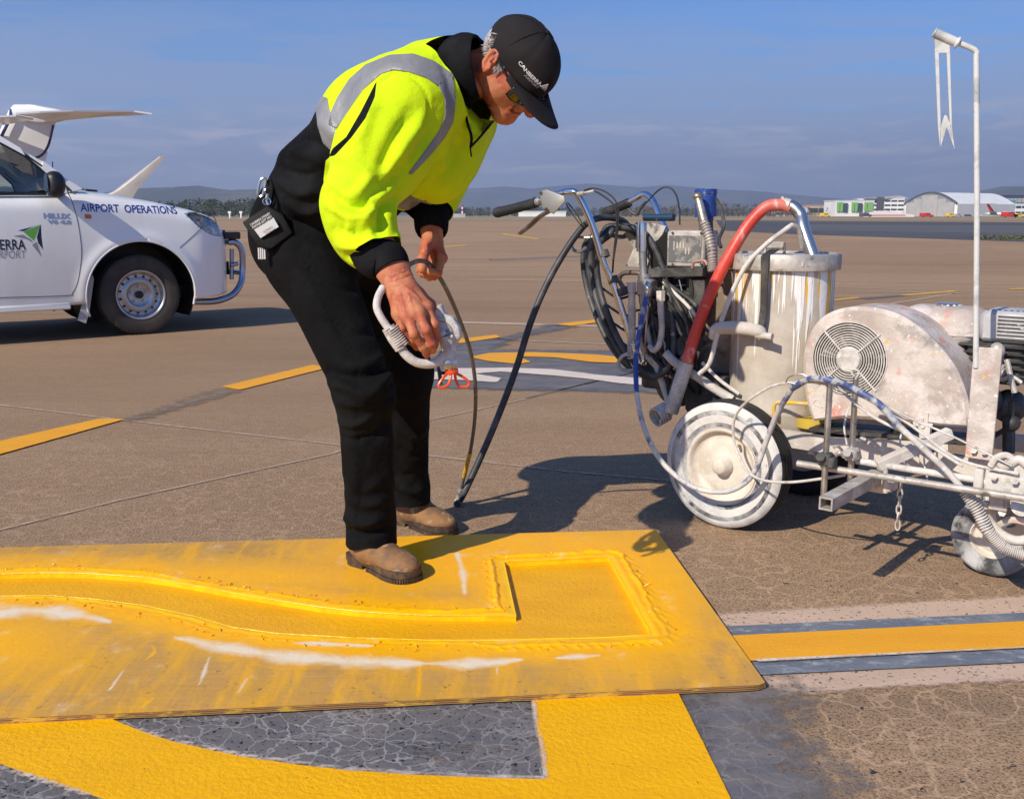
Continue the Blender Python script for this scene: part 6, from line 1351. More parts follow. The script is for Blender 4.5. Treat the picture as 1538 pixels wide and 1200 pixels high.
b_=MB(); b_.prism([Q(1003,346,BS),Q(995,352,BS),Q(980,372,BS),Q(978,402,BS),Q(1003,402,BS)],-SU*.1); b_.build('box_recess',mat('matt_black',(.006,.006,.006),.9),cb)
b_=MB(); b_.prism([Q(945,340,-.22),Q(975,334,-.22),Q(1000,340,-.22),Q(995,352,-.22),Q(978,372,-.22),Q(972,402,-.22),Q(940,400,-.22),Q(952,372,-.22),Q(938,352,-.22)],-SU*.012); b_.build('bracket_plate',m_dirtc,mach)
b_=MB(); b_.cyl(Q(968,327,-.25),Q(1012,327,-.25),.013,n=14); b_.prism([Q(938,352,-.23),Q(958,334,-.23),Q(975,334,-.23),Q(960,372,-.23)],SU*.008); b_.build('blue_bracket',mat('dark_blue_paint',(.012,.04,.085),.4,mixes=[((.3,.31,.32),30,.62,.68)]),mach)
b_=MB(); b_.cyl(Q(1060,292,-.2),Q(1060,326,-.2),.036,n=24); b_.cyl(Q(1060,285,-.2),Q(1060,292,-.2),.038,n=24); b_.cyl(Q(1060,326,-.2),Q(1060,332,-.2),.026,n=20)
for k in range(6): a=k*math.pi/3; b_.cyl(Q(1060,284,-.2)+np.array([math.cos(a),math.sin(a),0])*.028,Q(1060,290,-.2)+np.array([math.cos(a),math.sin(a),0])*.028,.006,n=6)
b_.build('pump_motor',m_bluem,mach)
b_=MB(); b_.cyl(Q(1060,330,-.2),Q(1062,400,-.2),.024,n=20); b_.build('motor_column',m_dark,mach)
b_=MB(); b_.sph(Q(1048,295,-.13),(.017,.017,.013)); b_.tube([Q(1048,296,-.13),Q(1052,312,-.125),Q(1057,332,-.12)],[.012,.014,.015],12); b_.build('swivel_fitting',mat('brassy_fitting',(.40,.33,.24),.4,metal=.8,mixes=[((.6,.55,.48),26,.5,.6)]),mach)
b_=MB(); b_.tube([Q(1057,332,-.12),Q(1066,360,-.12),Q(1070,390,-.12),Q(1070,408,-.12)],.014,14); b_.spring([Q(1058,335,-.12),Q(1066,360,-.12),Q(1070,390,-.12),Q(1070,408,-.12)],.0150,.0022,18); b_.build('ribbed_hose',m_dirtc,mach)
b_=MB(); b_.tube([Q(1076,300,-.19),Q(1084,318,-.17),Q(1087,340,-.15),Q(1080,360,-.14),Q(1083,372,-.13)],.006,8); b_.build('ribbed_hose',m_hoseb,mach)
b_=MB(); b_.tube([Q(1040,403,-.12),Q(1043,394,-.115),Q(1058,392,-.11),Q(1062,398,-.11)],.005,8); b_.build('elbow_pipe',mat('red_stained_pipe',(.45,.25,.2),.5,metal=.3),mach)
b_=MB(); beam(b_,Q(980,410,-.15),Q(1062,408,-.15),.030,.06); b_.box(Q(1052,440,-.17),(.06,.06,.1),MAX_,.004); b_.build('pump_bracket',m_dark,mach)
b_=MB(); b_.tube([Q(978,408,-.17),Q(990,406,-.16),Q(1000,404,-.15)],.012,10); b_.build('fitting',m_steel,mach)
D=SDF(); D.cone(Q(1012,430,-.26),Q(1020,575,-.26),.075,.085,k=.03); D.cone(Q(985,420,-.3),Q(990,520,-.3),.05,.05,k=.03); V,F=D.mesh(.009); raw('dark_housing',V,F,m_dark,mach)
b_=MB(); b_.spring([Q(1025,415,-.2),Q(1022,450,-.2),Q(1025,480,-.2)],.030,.0028,6); b_.build('coil_spring',m_dirtc,mach)
b_=MB(); b_.spring([Q(1012,500,-.2),Q(1002,540,-.2),Q(995,590,-.19)],.022,.0030,10); b_.build('coil_spring',m_dark,mach)
for pts,r_,mm in (([(1000,415),(1003,440),(1010,470),(1022,500),(1035,520)],.005,m_hosew),([(1020,420),(1028,450),(1040,480),(1045,500)],.003,m_steel),([(992,500),(1005,518),(1022,535)],.006,m_rub),([(965,450),(968,475),(974,510),(985,545),(1000,590),(1010,620)],.0125,m_hosew),([(962,470),(962,500),(968,530),(990,555),(1010,565),(1030,560),(1042,545),(1048,528)],.0085,m_hosew)):
    MB().tube([Q(x,y,-.14) for x,y in pts],r_,10).build('fluid_line',mm,mach)
b_=MB(); b_.tube([Q(1035,410,-.14),Q(1040,440,-.14),Q(1030,475,-.14),Q(1018,520,-.15)],.006,8); b_.build('fluid_line',m_rub,mach)
b_=MB(); b_.tube([Q(974,460,-.06),Q(971,490,-.055),Q(968,540,-.05)],.0032,8,sm=2); b_.torus(Q(968,545,-.05),SU,.007,.003,14,6); b_.box(Q(974,458,-.06),(.014,.005,.012),MAX_,.002); b_.build('spanner',m_chrome,mach)
# suction hoses
b_=MB(); b_.tube([Q(1186,312,-.235),Q(1172,308,-.22),Q(1150,312,-.20),Q(1124,338,-.17),Q(1098,380,-.13),Q(1072,430,-.10),Q(1048,490,-.08),Q(1030,550,-.06)],.0195,18); b_.build('suction_hose',m_redh,mach)
b_=MB(); b_.cyl(Q(1176,307,-.23),Q(1186,310,-.235),.0225,n=18); b_.box(Q(1176,300,-.22),(.01,.006,.02),MAX_); b_.build('hose_clamp',m_dirtc,mach)
b_=MB(); b_.tube([Q(1031,545,-.06),Q(1020,580,-.05),Q(1008,618,-.05)],.0235,18); b_.spring([Q(1031,545,-.06),Q(1020,580,-.05),Q(1008,618,-.05)],.0235,.0020,22); b_.build('ribbed_sleeve',m_hosew,mach)
b_=MB(); b_.tube([Q(1190,338,-.16),Q(1180,345,-.14),Q(1150,368,-.11),Q(1120,400,-.08),Q(1095,450,-.07),Q(1078,500,-.06),Q(1066,545,-.05),Q(1050,562,-.05)],.0078,12); b_.build('return_hose',m_hosew,mach)
b_=MB(); b_.tube([Q(1190,338,-.16),Q(1200,345,-.18),Q(1205,372,-.2)],.008,8); b_.build('fitting',m_dirtc,mach)
b_=MB(); b_.cyl(Q(985,626,-.03),Q(1000,618,-.08),.030,n=24,caps=False); b_.spring([Q(983,628,-.03),Q(1002,617,-.08)],.031,.0035,5); ob=b_.build('hose_end',m_hosew,mach); 
b_=MB(); b_.tube([Q(1000,530,-.1),Q(1015,545,-.1),Q(1050,568,-.1),Q(1075,585,-.11),Q(1100,600,-.12)],.015,12); b_.tube([Q(1055,545,-.09),Q(1080,570,-.09),Q(1110,592,-.1)],.006,8); b_.build('delivery_pipe',m_hosew,mach)
b_=MB(); beam(b_,Q(1040,420,-.2),Q(1044,600,-.2),.05,.02,up=SU); beam(b_,Q(985,400,-.2),Q(1010,590,-.2),.04,.02,up=SU); b_.build('rear_upright',m_dark,mach)
b_=MB(); b_.box(W3(-.17,-.28,.40),(.16,.26,.14),MAX_,.01); b_.box(W3(-.14,-.28,.30),(.22,.30,.03),MAX_,.004); b_.build('rear_deck',m_dark,mach)

# extra clutter on the carriage and around the pump
b_=MB(); b_.tube([Q(1488,700,.15),Q(1496,688,.15),Q(1512,684,.14),Q(1526,694,.14)],.009,8); b_.build('carriage_bracket',m_dust,mach); b_=MB(); b_.box(Q(1512,800,.02),(.09,.02,.07),MAX_,.004); b_.tube([Q(1500,790,.1),Q(1520,780,.12),Q(1545,784,.12)],.011,8); b_.build('carriage_bracket',m_dust,mach)
b_=MB(); b_.prism([Q(1478,735,.02),Q(1538,725,.02),Q(1560,790,.02),Q(1520,815,.02),Q(1490,790,.02)],SU*.02); b_.build('carriage_plate',m_dust,mach,bevel=.003)
b_=MB(); b_.cyl(Q(1515,775,.09),Q(1515,775,.04),.030,n=24); b_.lathe(Q(1515,775,.092),SU,[(.001,.0),(.018,0),(.02,-.006)],20); b_.build('carriage_knob',m_dirtc,mach)
b_=MB(); b_.box(Q(1030,470,-.20),(.13,.12,.16),MAX_,.01); b_.box(Q(1005,560,-.22),(.14,.16,.10),MAX_,.01); b_.cyl(Q(1035,520,-.14),Q(1035,520,-.25),.045,n=20); b_.build('hydraulic_pump',m_dark,mach)
for k in range(9):
    x0=random.uniform(975,1010); x1=random.uniform(1000,1050); y0=random.uniform(405,440); y1=random.uniform(520,600); xm=random.uniform(965,1055)
    MB().tube([Q(x0,y0,-.14-.02*(k%3)),Q(xm,(y0+y1)/2,-.10-.02*(k%3)),Q(x1,y1,-.14)],random.choice([.004,.006,.0075]),8).build('fluid_line',[m_rub,m_hoseb,m_hosew,m_dark][k%4],mach)
for k in range(4):
    y=430+26*k; MB().tube([Q(900+8*k,y,-.2),Q(930+8*k,y+18,-.12),Q(960,y+10,-.14),Q(990,y+20,-.2)],.0045,8).build('fluid_line',[m_rub,m_hoseb][k%2],mach)

b_=MB(); fl=[c0-ZU*.018+FU*.128*np.sign(math.cos(a))*abs(math.cos(a))**.6+SU*.108*np.sign(math.sin(a))*abs(math.sin(a))**.6 for a in np.linspace(0,2*math.pi,48,endpoint=False)]
b_.ring(fl,.005,8,close=True); b_.build('tank_seam',m_guard,mach)
m_brn=mat('brown_grimy_panel',(.20,.15,.11),.7,mixes=[((.40,.34,.28),9,.45,.6,7),((.08,.06,.05),14,.55,.68)],bumps=[(50,.3)])
b_=MB(); b_.prism([Q(1040,408,-.22),Q(1104,404,-.22),Q(1104,596,-.22),Q(1046,596,-.22)],-SU*.012); b_.build('rear_panel',m_brn,mach)
b_=MB(); b_.box(Q(1018,455,-.24),(.16,.05,.17),MAX_,.01); b_.box(Q(1000,520,-.26),(.14,.05,.16),MAX_,.01); b_.build('rear_casing',m_dark,mach)
for x,y in((1010,350),(1053,350),(1010,397),(1053,397)): MB().cyl(Q(x,y,BS+.01),Q(x,y,BS+.016),.004,n=8).build('screw',m_dark,cb)
for k in range(9): MB().box(TC+nrm(SU*math.cos(.25*k-1)+FU*math.sin(.25*k-1))*TR*1.10+ZU*(zt1-.018),(.006,.006,.012),MAX_).build('lid_clip',m_dirtc,lid) if k in(1,7) else None
# ================= white utility truck =================
ta=R(38); TF=np.array([math.cos(ta),math.sin(ta),0]); TS=np.array([math.sin(ta),-math.cos(ta),0]); TO=G(217,503); TAX=[TF,TS,ZU]
WT=lambda u,s,z: TO+TF*u+TS*s+ZU*z
QT=lambda px,py,s=0: PL(px,py,WT(0,s,0),TS)
UT=lambda p: float(np.dot(np.array(p)-TO,TF))
truck=thing('utility_truck',WT(-1.4,-.8,0),'white airport utility truck with blue lettering and a chrome bull bar, parked behind the worker','truck')
m_tw=mat('white_car_paint',(.86,.86,.85),.25,mixes=[((.74,.73,.71),1.6,.45,.7,5,(1,1,.4))],coat=.6,rvar=.08)
m_trim=mat('black_car_plastic',(.012,.012,.013),.45,bumps=[(200,.1)]); m_seal=mat('door_gap',(.03,.03,.03),.8)
m_tyre=mat('tyre_rubber',(.040,.036,.033),.75,mixes=[((.075,.062,.05),5,.4,.65)],bumps=[(60,.2)],spec=.3); m_silver=mat('silver_steel_rim',(.50,.50,.51),.35,metal=.75,mixes=[((.38,.36,.34),9,.45,.7)])
def glassm(name,tint,gl=.05,k1=.8,k0=.06):
    global nt
    m=bpy.data.materials.new(name); m.use_nodes=True; nt=m.node_tree; nt.nodes.clear(); o=N('ShaderNodeOutputMaterial')
    t=N('ShaderNodeBsdfTransparent'); t.inputs[0].default_value=(*tint,1); g=N('ShaderNodeBsdfGlossy'); g.inputs['Roughness'].default_value=gl
    f=N('ShaderNodeLayerWeight'); f.inputs[0].default_value=.25; x=N('ShaderNodeMixShader'); L(math_('MULTIPLY_ADD',f.outputs[0],k1,k0),x.inputs[0]); L(t.outputs[0],x.inputs[1]); L(g.outputs[0],x.inputs[2]); L(x.outputs[0],o.inputs[0]); return m
m_cglass=glassm('tinted_car_glass',(.55,.60,.58)); m_clear=glassm('clear_lens',(.95,.96,.97),.05,.35,.03)
RT=.5*np.linalg.norm(QT(217,383)-QT(217,503)); WC=WT(0,-.11,RT)
zpt=lambda l,s: (np.array([UT(QT(x,y,s)) for x,y in l]),np.array([QT(x,y,s)[2] for x,y in l]))
su,sz=zpt([(-500,294),(-60,295),(0,294),(93,293),(103,291),(143,293),(173,296.5),(233,306),(283,317),(313,326),(326,333),(340,343),(352,352)],-.05)
zsf=lambda u: np.interp(u,su,sz)
uF=UT(QT(350,400,-.05))+.03; u0=UT(QT(300,440)); uA=UT(QT(103,291)); uD=UT(QT(120,380)); uR=-1.95
bu,bz=[uR-.1,-.62,-.5,u0,uF],[.285,.285,.285,QT(300,449)[2],QT(345,440,-.1)[2]]
zbf=lambda u: np.interp(u,bu,bz)
AR=.5*np.linalg.norm(QT(137,443)-QT(300,443))
def sidep(u,z):
    r=np.hypot(u,z-RT); s=.030-.16*(z-.70)**2 + .016*np.exp(-((r-AR-.02)/.05)**2)*(z>.3)
    k=np.clip((u-u0+.12)/(uF-u0+.12),0,1); s=s-.30*k**3.4
    zs=zsf(u); t=np.clip((z-(zs-.12))/.12,0,1); s=s-.050*t**2.2
    s=s+.010*np.exp(-((z-(zs-.20))/.02)**2)*(u>-.6)*0
    return s
us=np.concatenate([np.linspace(uR,-.7,26),np.linspace(-.68,u0+.02,70),np.linspace(u0+.03,uF,22)]); nv=34
vs=np.linspace(0,1,nv)
U,Vv=np.meshgrid(us,vs,indexing='ij'); Zb=zbf(U); Zs=zsf(U); Z=Zb+(Zs-Zb)*Vv; Sg=sidep(U,Z)
i=np.arange(U.size).reshape(U.shape); Fg=np.stack([i[:-1,:-1],i[1:,:-1],i[1:,1:],i[:-1,1:]],-1).reshape(-1,4)
def tw(U,S_,Z): return TO+U.ravel()[:,None]*TF+S_.ravel()[:,None]*TS+Z.ravel()[:,None]*ZU
TW=1.62
sdA=(AR-np.hypot(U,Z-RT)).ravel(); sdA=np.maximum(sdA,-(.9)*np.ones_like(sdA))
dg=np.array([(UT(QT(x,y)),QT(x,y)[2]) for x,y in [(103,283),(109,305),(115,330),(119,355),(121,380),(119,403),(115,425),(108,440),(98,444),(0,447),(-300,452)]])
UZ=np.stack([U.ravel(),Z.ravel()],1)
gap=dline(UZ,dg)
fg=np.array([(UT(QT(x,y)),QT(x,y)[2]) for x,y in [(268,372),(280,362),(298,346),(304,340)]]); gap2=dline(UZ,fg)
hlp=np.array([(UT(QT(x,y,-.08)),QT(x,y,-.08)[2]) for x,y in [(273,321),(300,319),(314,321),(325,328),(330,340),(334,354),(313,352),(293,341)]]); shl=sdpoly(UZ,hlp)
def gapline(l,nm):
    p=catmull(l,6); MB().tube([WT(a,float(sidep(np.array(a),np.array(z)))-.0012,z) for a,z in p],.0033,6,sm=0).build(nm,m_seal,truck)
for sgn in(1,-1):
    S2=Sg if sgn>0 else -TW-Sg
    V0=tw(U,S2,Z); T0=tris(Fg) if sgn>0 else tris(Fg)[:,::-1]
    sd=sdA.copy()
    if sgn>0: sd=np.maximum(sd,-shl)
    v,t,A=clip(V0,T0,sd,{'gap':gap,'u':U.ravel(),'z':Z.ravel()})
    ix=0
    for v2,t2 in islands(v,t,60):
        c_=v2.mean(0); uu=UT(c_); nm='door' if (sgn>0 and uu<-99) else 'body_side'
        ob=raw(nm,v2,t2,m_tw,truck); md=ob.modifiers.new('t','SOLIDIFY'); md.thickness=.012; md.offset=-1
    if sgn>0:
        gapline(dg,'door_gap'); gapline(fg,'bumper_gap'); gapline(np.vstack([hlp,hlp[:1]]),'headlight_rim')
        v,t,_=clip(V0-TS*.016,T0,shl-.006); raw('headlight_reflector',v,t,mat('headlight_reflector',(.34,.35,.37),.3,metal=.5,mixes=[((.75,.75,.76),16,.48,.56),((.55,.30,.10),9,.58,.64),((.08,.08,.09),12,.55,.62)]),truck)
        hl=v,t; v,t,_=clip(V0-TS*.003,T0,shl+.003); raw('headlight',v,t,m_clear,truck)
for sg,nm in((0,0),(-1,0)):     # wheel wells
    b_=MB(); s0=-.015 if sg==0 else -TW+.015; s1=-.42 if sg==0 else -TW+.42
    a_=np.linspace(-.45,math.pi+.45,28); ring1=[WT(AR*1.0*math.cos(a),s0,RT+AR*1.0*math.sin(a)) for a in a_]; ring2=[WT(AR*1.02*math.cos(a),s1,RT+AR*1.02*math.sin(a)) for a in a_]
    n_=len(a_); b_.add(ring1+ring2+[WT(0,s1,RT)],[(i,i+1,n_+i+1,n_+i) for i in range(n_-1)]+[(n_+i,n_+i+1,2*n_) for i in range(n_-1)]); b_.build('wheel_well',m_trim,truck)
b_=MB(); pts=[]
for a in np.linspace(-.22,math.pi+.35,40):
    u=AR*math.cos(a); z=RT+AR*math.sin(a); pts.append(WT(u,float(sidep(np.array(u),np.array(z)))-.004,z))
b_.tube(pts,.009,8,sm=0); b_.build('arch_lip',m_tw,truck)
# bonnet
ub=us[us>uA-.02]; nw=30; w=np.linspace(0,1,nw); UU,Wd_=np.meshgrid(ub,w,indexing='ij')
edge=sidep(UU,zsf(UU)); SS=edge+(-TW-2*edge)*Wd_; prof=np.sin(math.pi*Wd_)**.45; fr=np.clip((UU-ub[0])/(ub[-1]-ub[0]),0,1)
ZZ=zsf(UU)+prof*(.045-.015*fr)+.010*np.exp(-((np.abs(Wd_-.5)-.27)/.03)**2)*(1-fr); UU2=UU+prof*.05*fr**3
i=np.arange(UU.size).reshape(UU.shape); Fb=np.stack([i[:-1,:-1],i[1:,:-1],i[1:,1:],i[:-1,1:]],-1).reshape(-1,4)[:,::-1]
raw('bonnet',tw(UU2,SS,ZZ),Fb,m_tw,truck)
# front face with grille and bumper
fz=np.linspace(0,1,16); FFv=[];
for k in fz:
    z=zbf(uF)+(zsf(uF)-zbf(uF))*k; e=float(sidep(np.array(uF),np.array(z)))
    for w_ in np.linspace(0,1,20): FFv.append(WT(uF+.05*math.sin(math.pi*w_)**.45,e+(-TW-2*e)*w_,z))
i=np.arange(16*20).reshape(16,20); raw('front_panel',FFv,np.stack([i[:-1,:-1],i[1:,:-1],i[1:,1:],i[:-1,1:]],-1).reshape(-1,4),m_tw,truck)
b_=MB()
for k in range(4): b_.box(WT(uF+.05,-TW/2,.72+.045*k),(.02,.8,.020),TAX)
b_.box(WT(uF+.05,-TW/2,.52),(.02,.9,.12),TAX); b_.build('grille',m_trim,truck)
# cab: pillars, roof, glass
def QI(px,py):
    s=-.1
    for _ in range(6): p=QT(px,py,s); s=-.045-.30*max(0,p[2]-1.14)
    return p
roofz=1.70
win=[QI(93,292),QI(80,270),QI(63,256),QI(37,235),QI(0,215),QI(-40,197)]
pil=[QI(124,284),QI(92,264),QI(64,243),QI(30,224),QI(0,206),QI(-44,184)]
def up(p,q): return p
lat=lambda p,s: p-TS*(np.dot(p-TO,TS))+TS*s
sP=lambda p: float(np.dot(p-TO,TS))
for sg in(0,1):
    mp=(lambda p:p) if sg==0 else (lambda p: lat(p,-TW-sP(p)))
    b_=MB()
    for k in range(5): b_.add([mp(win[k]),mp(win[k+1]),mp(pil[k+1]),mp(pil[k])],[(0,1,2,3)])
    rf=win[-1]; rr=pil[-1]; rb=WT(-2.0,sP(rf)-.02,rf[2]+.02); rt=WT(-2.0,sP(rr)-.04,rr[2]+.03)
    b_.add([mp(rf),mp(rb),mp(rt),mp(rr)],[(0,1,2,3)])
    b_.add([mp(WT(-1.80,-.045,1.14)),mp(WT(-2.0,-.045,1.14)),mp(rb),mp(rb+TF*.14)],[(0,1,2,3)])
    ob=b_.build('cab_frame',m_tw,truck,smooth=False); ob.modifiers.new('t','SOLIDIFY').thickness=.02
    b_=MB(); b_.tube([mp(q)+TS*(.004 if sg==0 else -.004) for q in win]+[mp(rb)],.009,6,sm=0); b_.tube([mp(WT(UT(win[0]),-.035,win[0][2])),mp(WT(-1.9,-.035,1.150))],.011,6,sm=0); b_.tube([mp(q*.55+r_*.45)+TS*(.006 if sg==0 else -.006) for q,r_ in zip(win,pil)],.007,6,sm=0); b_.build('window_seal',m_trim,truck)
    MB().add([mp(q) for q in win]+[mp(rb)+0,mp(WT(-1.85,-.05,1.14))],[tuple(range(8))]).build('side_window',m_cglass,truck,smooth=False)
b_=MB()
for k in range(5): b_.add([pil[k],pil[k+1],lat(pil[k+1],-TW-sP(pil[k+1])),lat(pil[k],-TW-sP(pil[k]))],[(0,1,2,3)])
b_.build('windscreen',m_cglass,truck)
ra=pil[-1]; b_=MB(); V=[]
for u in np.linspace(0,1,8):
    for w_ in np.linspace(0,1,14):
        p=ra*(1-u)+WT(-2.05,sP(ra)-.02,ra[2]+.04)*u; V.append(lat(p,sP(p)+(-TW-2*sP(p))*w_)+ZU*(.05*math.sin(math.pi*w_)**.5+.05*math.sin(math.pi*u)))
i=np.arange(112).reshape(8,14); raw('roof',V,np.stack([i[:-1,:-1],i[1:,:-1],i[1:,1:],i[:-1,1:]],-1).reshape(-1,4),m_tw,truck)
b_=MB(); b_.box(WT(-2.0,-TW/2,1.42),(.03,1.3,.62),TAX); b_.box(WT(-2.02,-TW/2,.75),(.03,1.55,.9),TAX); b_.build('cab_back',m_tw,truck)
b_=MB(); b_.box(WT(-.95,-TW/2,1.10),(.34,1.44,.16),TAX,.03); b_.build('dashboard',m_trim,truck)
b_=MB(); b_.box(WT(-1.2,-TW/2,.55),(1.5,1.5,.5),TAX,.03); b_.build('cab_floor',m_trim,truck)
for s_ in(-.42,-1.15):
    b_=MB(); b_.box(WT(-1.62,s_,.95),(.5,.5,.16),TAX,.05); b_.box(WT(-1.82,s_,1.22),(.14,.46,.6),TAX,.05); b_.box(WT(-1.83,s_,1.58),(.1,.24,.16),TAX,.04); b_.build('seat',mat('grey_seat_cloth',(.10,.10,.11),.9),truck)
b_=MB(); sc_w=WT(-1.22,-.42,1.18); b_.torus(sc_w,nrm(TF*-.85+ZU*.5),.18,.014,36,8); b_.ring([sc_w-TS*.17,sc_w+TS*.17],.012,8); b_.cyl(sc_w,sc_w+TF*.2-ZU*.15,.03); b_.build('steering_wheel',m_trim,truck)
b_=MB(); c_=QT(78,277,.10); 
D=SDF(); D.cone(c_+ZU*-.045,c_+ZU*.045,.052,.046,w=TS,kw=1.45,k=.03); D.ell(c_+TF*.03,(.07,.085,.10),TAX,k=.03); V,F=D.mesh(.008)
V,T,_=clip(V,tris(F),-((V-TO)@TF-np.dot(c_-TO,TF)+.045)); mir=raw('door_mirror',V,T,m_trim,truck)
b_=MB(); b_.sph(c_-TF*.043,(.004,.07,.085),16,TAX,10); b_.build('mirror_glass',m_chrome,mir)
b_=MB(); b_.cyl(c_-TS*.06-ZU*.05,QT(88,292,-.03),.028); b_.build('mirror_arm',m_trim,mir)
b_=MB(); b_.tube([QT(79,262,-.35),QT(79,243,-.35)],.004,6,sm=0); b_.build('aerial',m_trim,truck)
b_=MB(); b_.tube([QT(122,284,-.3),QT(132,286,-.25),QT(145,287,-.35)],.010,6); b_.build('wiper',m_trim,truck)
# sill, mud flap, underbody
b_=MB(); b_.box(WT(-1.25,-.03,.275),(1.35,.10,.05),TAX,.01); b_.build('sill',m_tw,truck)
b_=MB(); b_.prism([QT(139,413,-.02),QT(133,420,-.02),QT(117,481,.0),QT(129,486,.0),QT(134,470,-.0),QT(141,420,-.02)],-TS*.012); b_.build('mud_flap',mat('dusty_mud_flap',(.42,.39,.37),.7),truck)
b_=MB(); b_.box(WT(-1.2,-.5,.22),(.34,.3,.12),TAX,.03); b_.box(WT(-.3,-TW/2,.33),(1.6,1.0,.14),TAX,.02); b_.cyl(WT(0,-.2,RT-.02),WT(0,-TW+.2,RT-.02),.05); b_.box(WT(-2.6,-.4,.38),(3.8,.1,.14),TAX); b_.box(WT(-2.6,-1.2,.38),(3.8,.1,.14),TAX); b_.build('chassis',m_trim,truck)
def twheel(c,side,lab=None):
    w_=bpy.data.objects.new('wheel',None); COL.objects.link(w_); w_.location=tuple(c); fin(w_,truck,lab); ax=TS*side; wd=.20; Rr=RT; r0=Rr*.60
    prof=[(r0,-wd*.4),(Rr*.8,-wd*.5),(Rr*.95,-wd*.45),(Rr*.985,-wd*.36),(Rr,-wd*.3),(Rr,-wd*.12),(Rr*.975,-wd*.11),(Rr*.975,-wd*.07),(Rr,-wd*.06),(Rr,wd*.06),(Rr*.975,wd*.07),(Rr*.975,wd*.11),(Rr,wd*.12),(Rr,wd*.3),(Rr*.985,wd*.37),(Rr*.95,wd*.455),(Rr*.93,wd*.475),(Rr*.90,wd*.478),(Rr*.895,wd*.490),(Rr*.80,wd*.50),(Rr*.72,wd*.49),(Rr*.66,wd*.46),(r0*1.02,wd*.42)]
    b_=MB(); b_.lathe(c,ax,prof,72); e1,e2=TF,ZU
    for k in range(60):
        a=2*math.pi*k/60; d=e1*math.cos(a)+e2*math.sin(a); t_=-e1*math.sin(a)+e2*math.cos(a)
        b_.box(c+d*Rr*.968+ax*wd*.405,(.016,.02,.006),[d,t_,ax]); b_.box(c+d*Rr*.968-ax*wd*.405,(.016,.02,.006),[d,t_,ax])
    b_.build('tyre',m_tyre,w_,sharp=40)
    b_=MB(); b_.lathe(c,ax,[(r0*1.03,wd*.42),(r0*1.03,wd*.46),(r0*.99,wd*.465),(r0*.95,wd*.43),(r0*.92,wd*.30),(r0*.88,wd*.18),(r0*.80,wd*.14),(r0*.70,wd*.20),(r0*.60,wd*.26),(r0*.52,wd*.25),(r0*.47,wd*.18),(r0*.42,wd*.15),(r0*.20,wd*.15),(.001,wd*.15)],60); rim=b_.build('rim',m_silver,w_,sharp=60)
    for k in range(15):
        a=2*math.pi*k/15; d=e1*math.cos(a)+e2*math.sin(a); MB().cyl(c+d*r0*.765+ax*wd*.150,c+d*r0*.765+ax*wd*.185,.0105,n=12).build('rim_hole',m_seal,rim)
    b_=MB(); b_.lathe(c,ax,[(r0*.16,wd*.15),(r0*.16,wd*.30),(r0*.12,wd*.33),(.001,wd*.34)],20); b_.build('hub_cap',m_trim,rim)
    for k in range(5): a=2*math.pi*k/5+.3; d=e1*math.cos(a)+e2*math.sin(a); MB().cyl(c+d*r0*.31+ax*wd*.14,c+d*r0*.31+ax*wd*.27,.011,n=6).build('wheel_nut',m_silver,rim)
twheel(WC,1); twheel(WT(0,-TW+.11,RT),-1); twheel(WT(-3.08,-.11,RT),1); twheel(WT(-3.08,-TW+.11,RT),-1)
# tray behind the cab, outside the picture
b_=MB(); b_.box(WT(-3.25,-TW/2,.62),(2.35,1.62,.08),TAX); b_.box(WT(-3.25,.0,.88),(2.35,.04,.50),TAX,.01); b_.box(WT(-3.25,-TW,.88),(2.35,.04,.50),TAX,.01); b_.box(WT(-4.42,-TW/2,.88),(.04,1.62,.50),TAX,.01); b_.box(WT(-2.09,-TW/2,.88),(.04,1.62,.50),TAX,.01); b_.build('tray',m_tw,truck)
# bull bar
m_bbar=mat('blue_tinted_chrome',(.38,.42,.52),.2,metal=1)
b_=MB(); bb=[QT(286,453,-.1),QT(315,453,-.12),QT(333,450,-.15),QT(350,442,-.2),QT(361,427,-.25),QT(364,410,-.28),QT(364,382,-.28),QT(360,370,-.28),QT(352,364,-.28),QT(344,364,-.3)]
b_.tube(bb,.029,14); mir_=[lat(p,-TW-sP(p)) for p in bb]; b_.tube(mir_,.024,14); b_.tube([bb[-1],lat(bb[-1],-TW-sP(bb[-1]))],.024,12,sm=0); b_.tube([bb[5],lat(bb[5],-TW-sP(bb[5]))],.024,12,sm=0); b_.tube([QT(346,398,-.3),QT(357,396,-.3)],.02,10,sm=0); b_.tube([QT(348,374,-.33),QT(348,420,-.33)],.02,10,sm=0); b_.build('bull_bar',m_bbar,truck)
b_=MB(); b_.box(QT(346,354,-.3),(.16,.10,.065),TAX,.01); b_.build('bar_block',m_trim,truck)
b_=MB(); b_.prism([QT(127,322,.015),QT(136,322.5,.015),QT(137,328.5,.015),QT(128,328.5,.015)],TS*.012); b_.build('side_indicator',mat('amber_lens',(.55,.12,.02),.25,coat=.5),truck,bevel=.002)
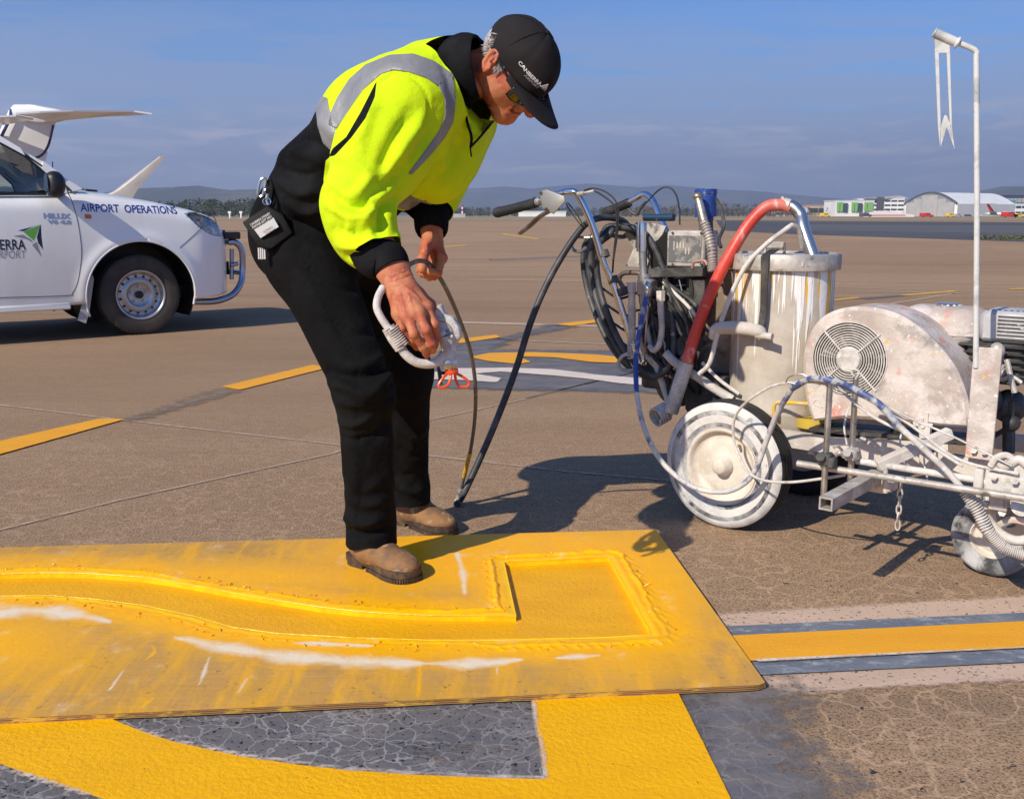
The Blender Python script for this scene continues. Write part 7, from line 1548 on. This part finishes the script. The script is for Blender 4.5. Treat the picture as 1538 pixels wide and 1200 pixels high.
# lettering on the paint
m_blt=mat('blue_vinyl',(.02,.05,.30),.4); m_gv=mat('green_vinyl',(.12,.40,.05),.4); m_nv=mat('navy_vinyl',(.012,.018,.04),.4); m_grv=mat('grey_vinyl',(.28,.28,.30),.4); m_sv=mat('silver_badge',(.45,.45,.48),.25,metal=.8)
def on_side(V,off): 
    o=[]
    for p in V:
        u=UT(p); z=p[2]; s=float(sidep(np.array(u),np.array(z))); s-=0; o.append(WT(u,s+off,z))
    return o
def side_text(s,pa,pb,h,mt,name='lettering',bold=0,shear=0,sp=1.0,right=False):
    V,F=text_mesh(s,h/.7,.0,bold,shear,sp); a=QT(*pa,.03); q=QT(*pb,.03); d=nrm(q-a); wd=np.linalg.norm(q-a); V[:,0]*=wd/V[:,0].max()
    bm=bmesh.new(); vs_=[bm.verts.new(tuple(v)) for v in V]
    for f in F:
        try: bm.faces.new([vs_[k] for k in f])
        except ValueError: pass
    bmesh.ops.triangulate(bm,faces=bm.faces); bmesh.ops.subdivide_edges(bm,edges=bm.edges,cuts=1)
    bm.verts.index_update(); V2=np.array([v.co[:] for v in bm.verts]); F2=[[v.index for v in f.verts] for f in bm.faces]; bm.free()
    pts=[a+d*v[0]+ZU*v[1] for v in V2]; return MB().add(on_side(pts,.0015),F2).build(name,mt,truck,smooth=False)
side_text('AIRPORT  OPERATIONS',(122.5,317.5),(268.5,321.5),.062,m_blt,bold=.0015)
side_text('HILUX',(66,328),(107.5,329),.038,m_sv,bold=.003); side_text('V6 4.0',(73,336),(108,337),.028,m_sv,bold=.003)
side_text('CANBERRA',(-46,376),(39,375),.078,m_nv,bold=.002); side_text('AIRPORT',(-14,388.5),(39.5,388),.060,m_grv,shear=.15)
def sid(poly,mt,off=.0015): return MB().add(on_side([QT(x,130+0+y if False else y,.03) for x,y in poly],off),[tuple(range(len(poly)))]).build('emblem',mt,truck,smooth=False)
C_=lambda l:[(x/3,130+y/3) for x,y in l]
sid(C_([(80,650),(130,637),(183,620),(150,632),(108,652)]),m_nv); sid(C_([(106,656),(182,624),(152,695)]),m_gv); sid(C_([(184,620),(193,735),(172,705),(166,680)]),m_nv); sid(C_([(145,715),(165,700),(187,768)]),m_grv); sid(C_([(60,674),(104,668),(140,690),(148,705),(120,688)]),m_grv)
b_=MB(); b_.add(on_side([QT(-140,390,0),QT(-120,390,0),QT(-120,386,0),QT(-140,386,0)],.02),[(0,1,2,3)]); b_=MB(); b_.box(WT(-1.72,.05,.98),(.2,.03,.03),TAX,.008); b_.build('door_handle',m_tw,truck)
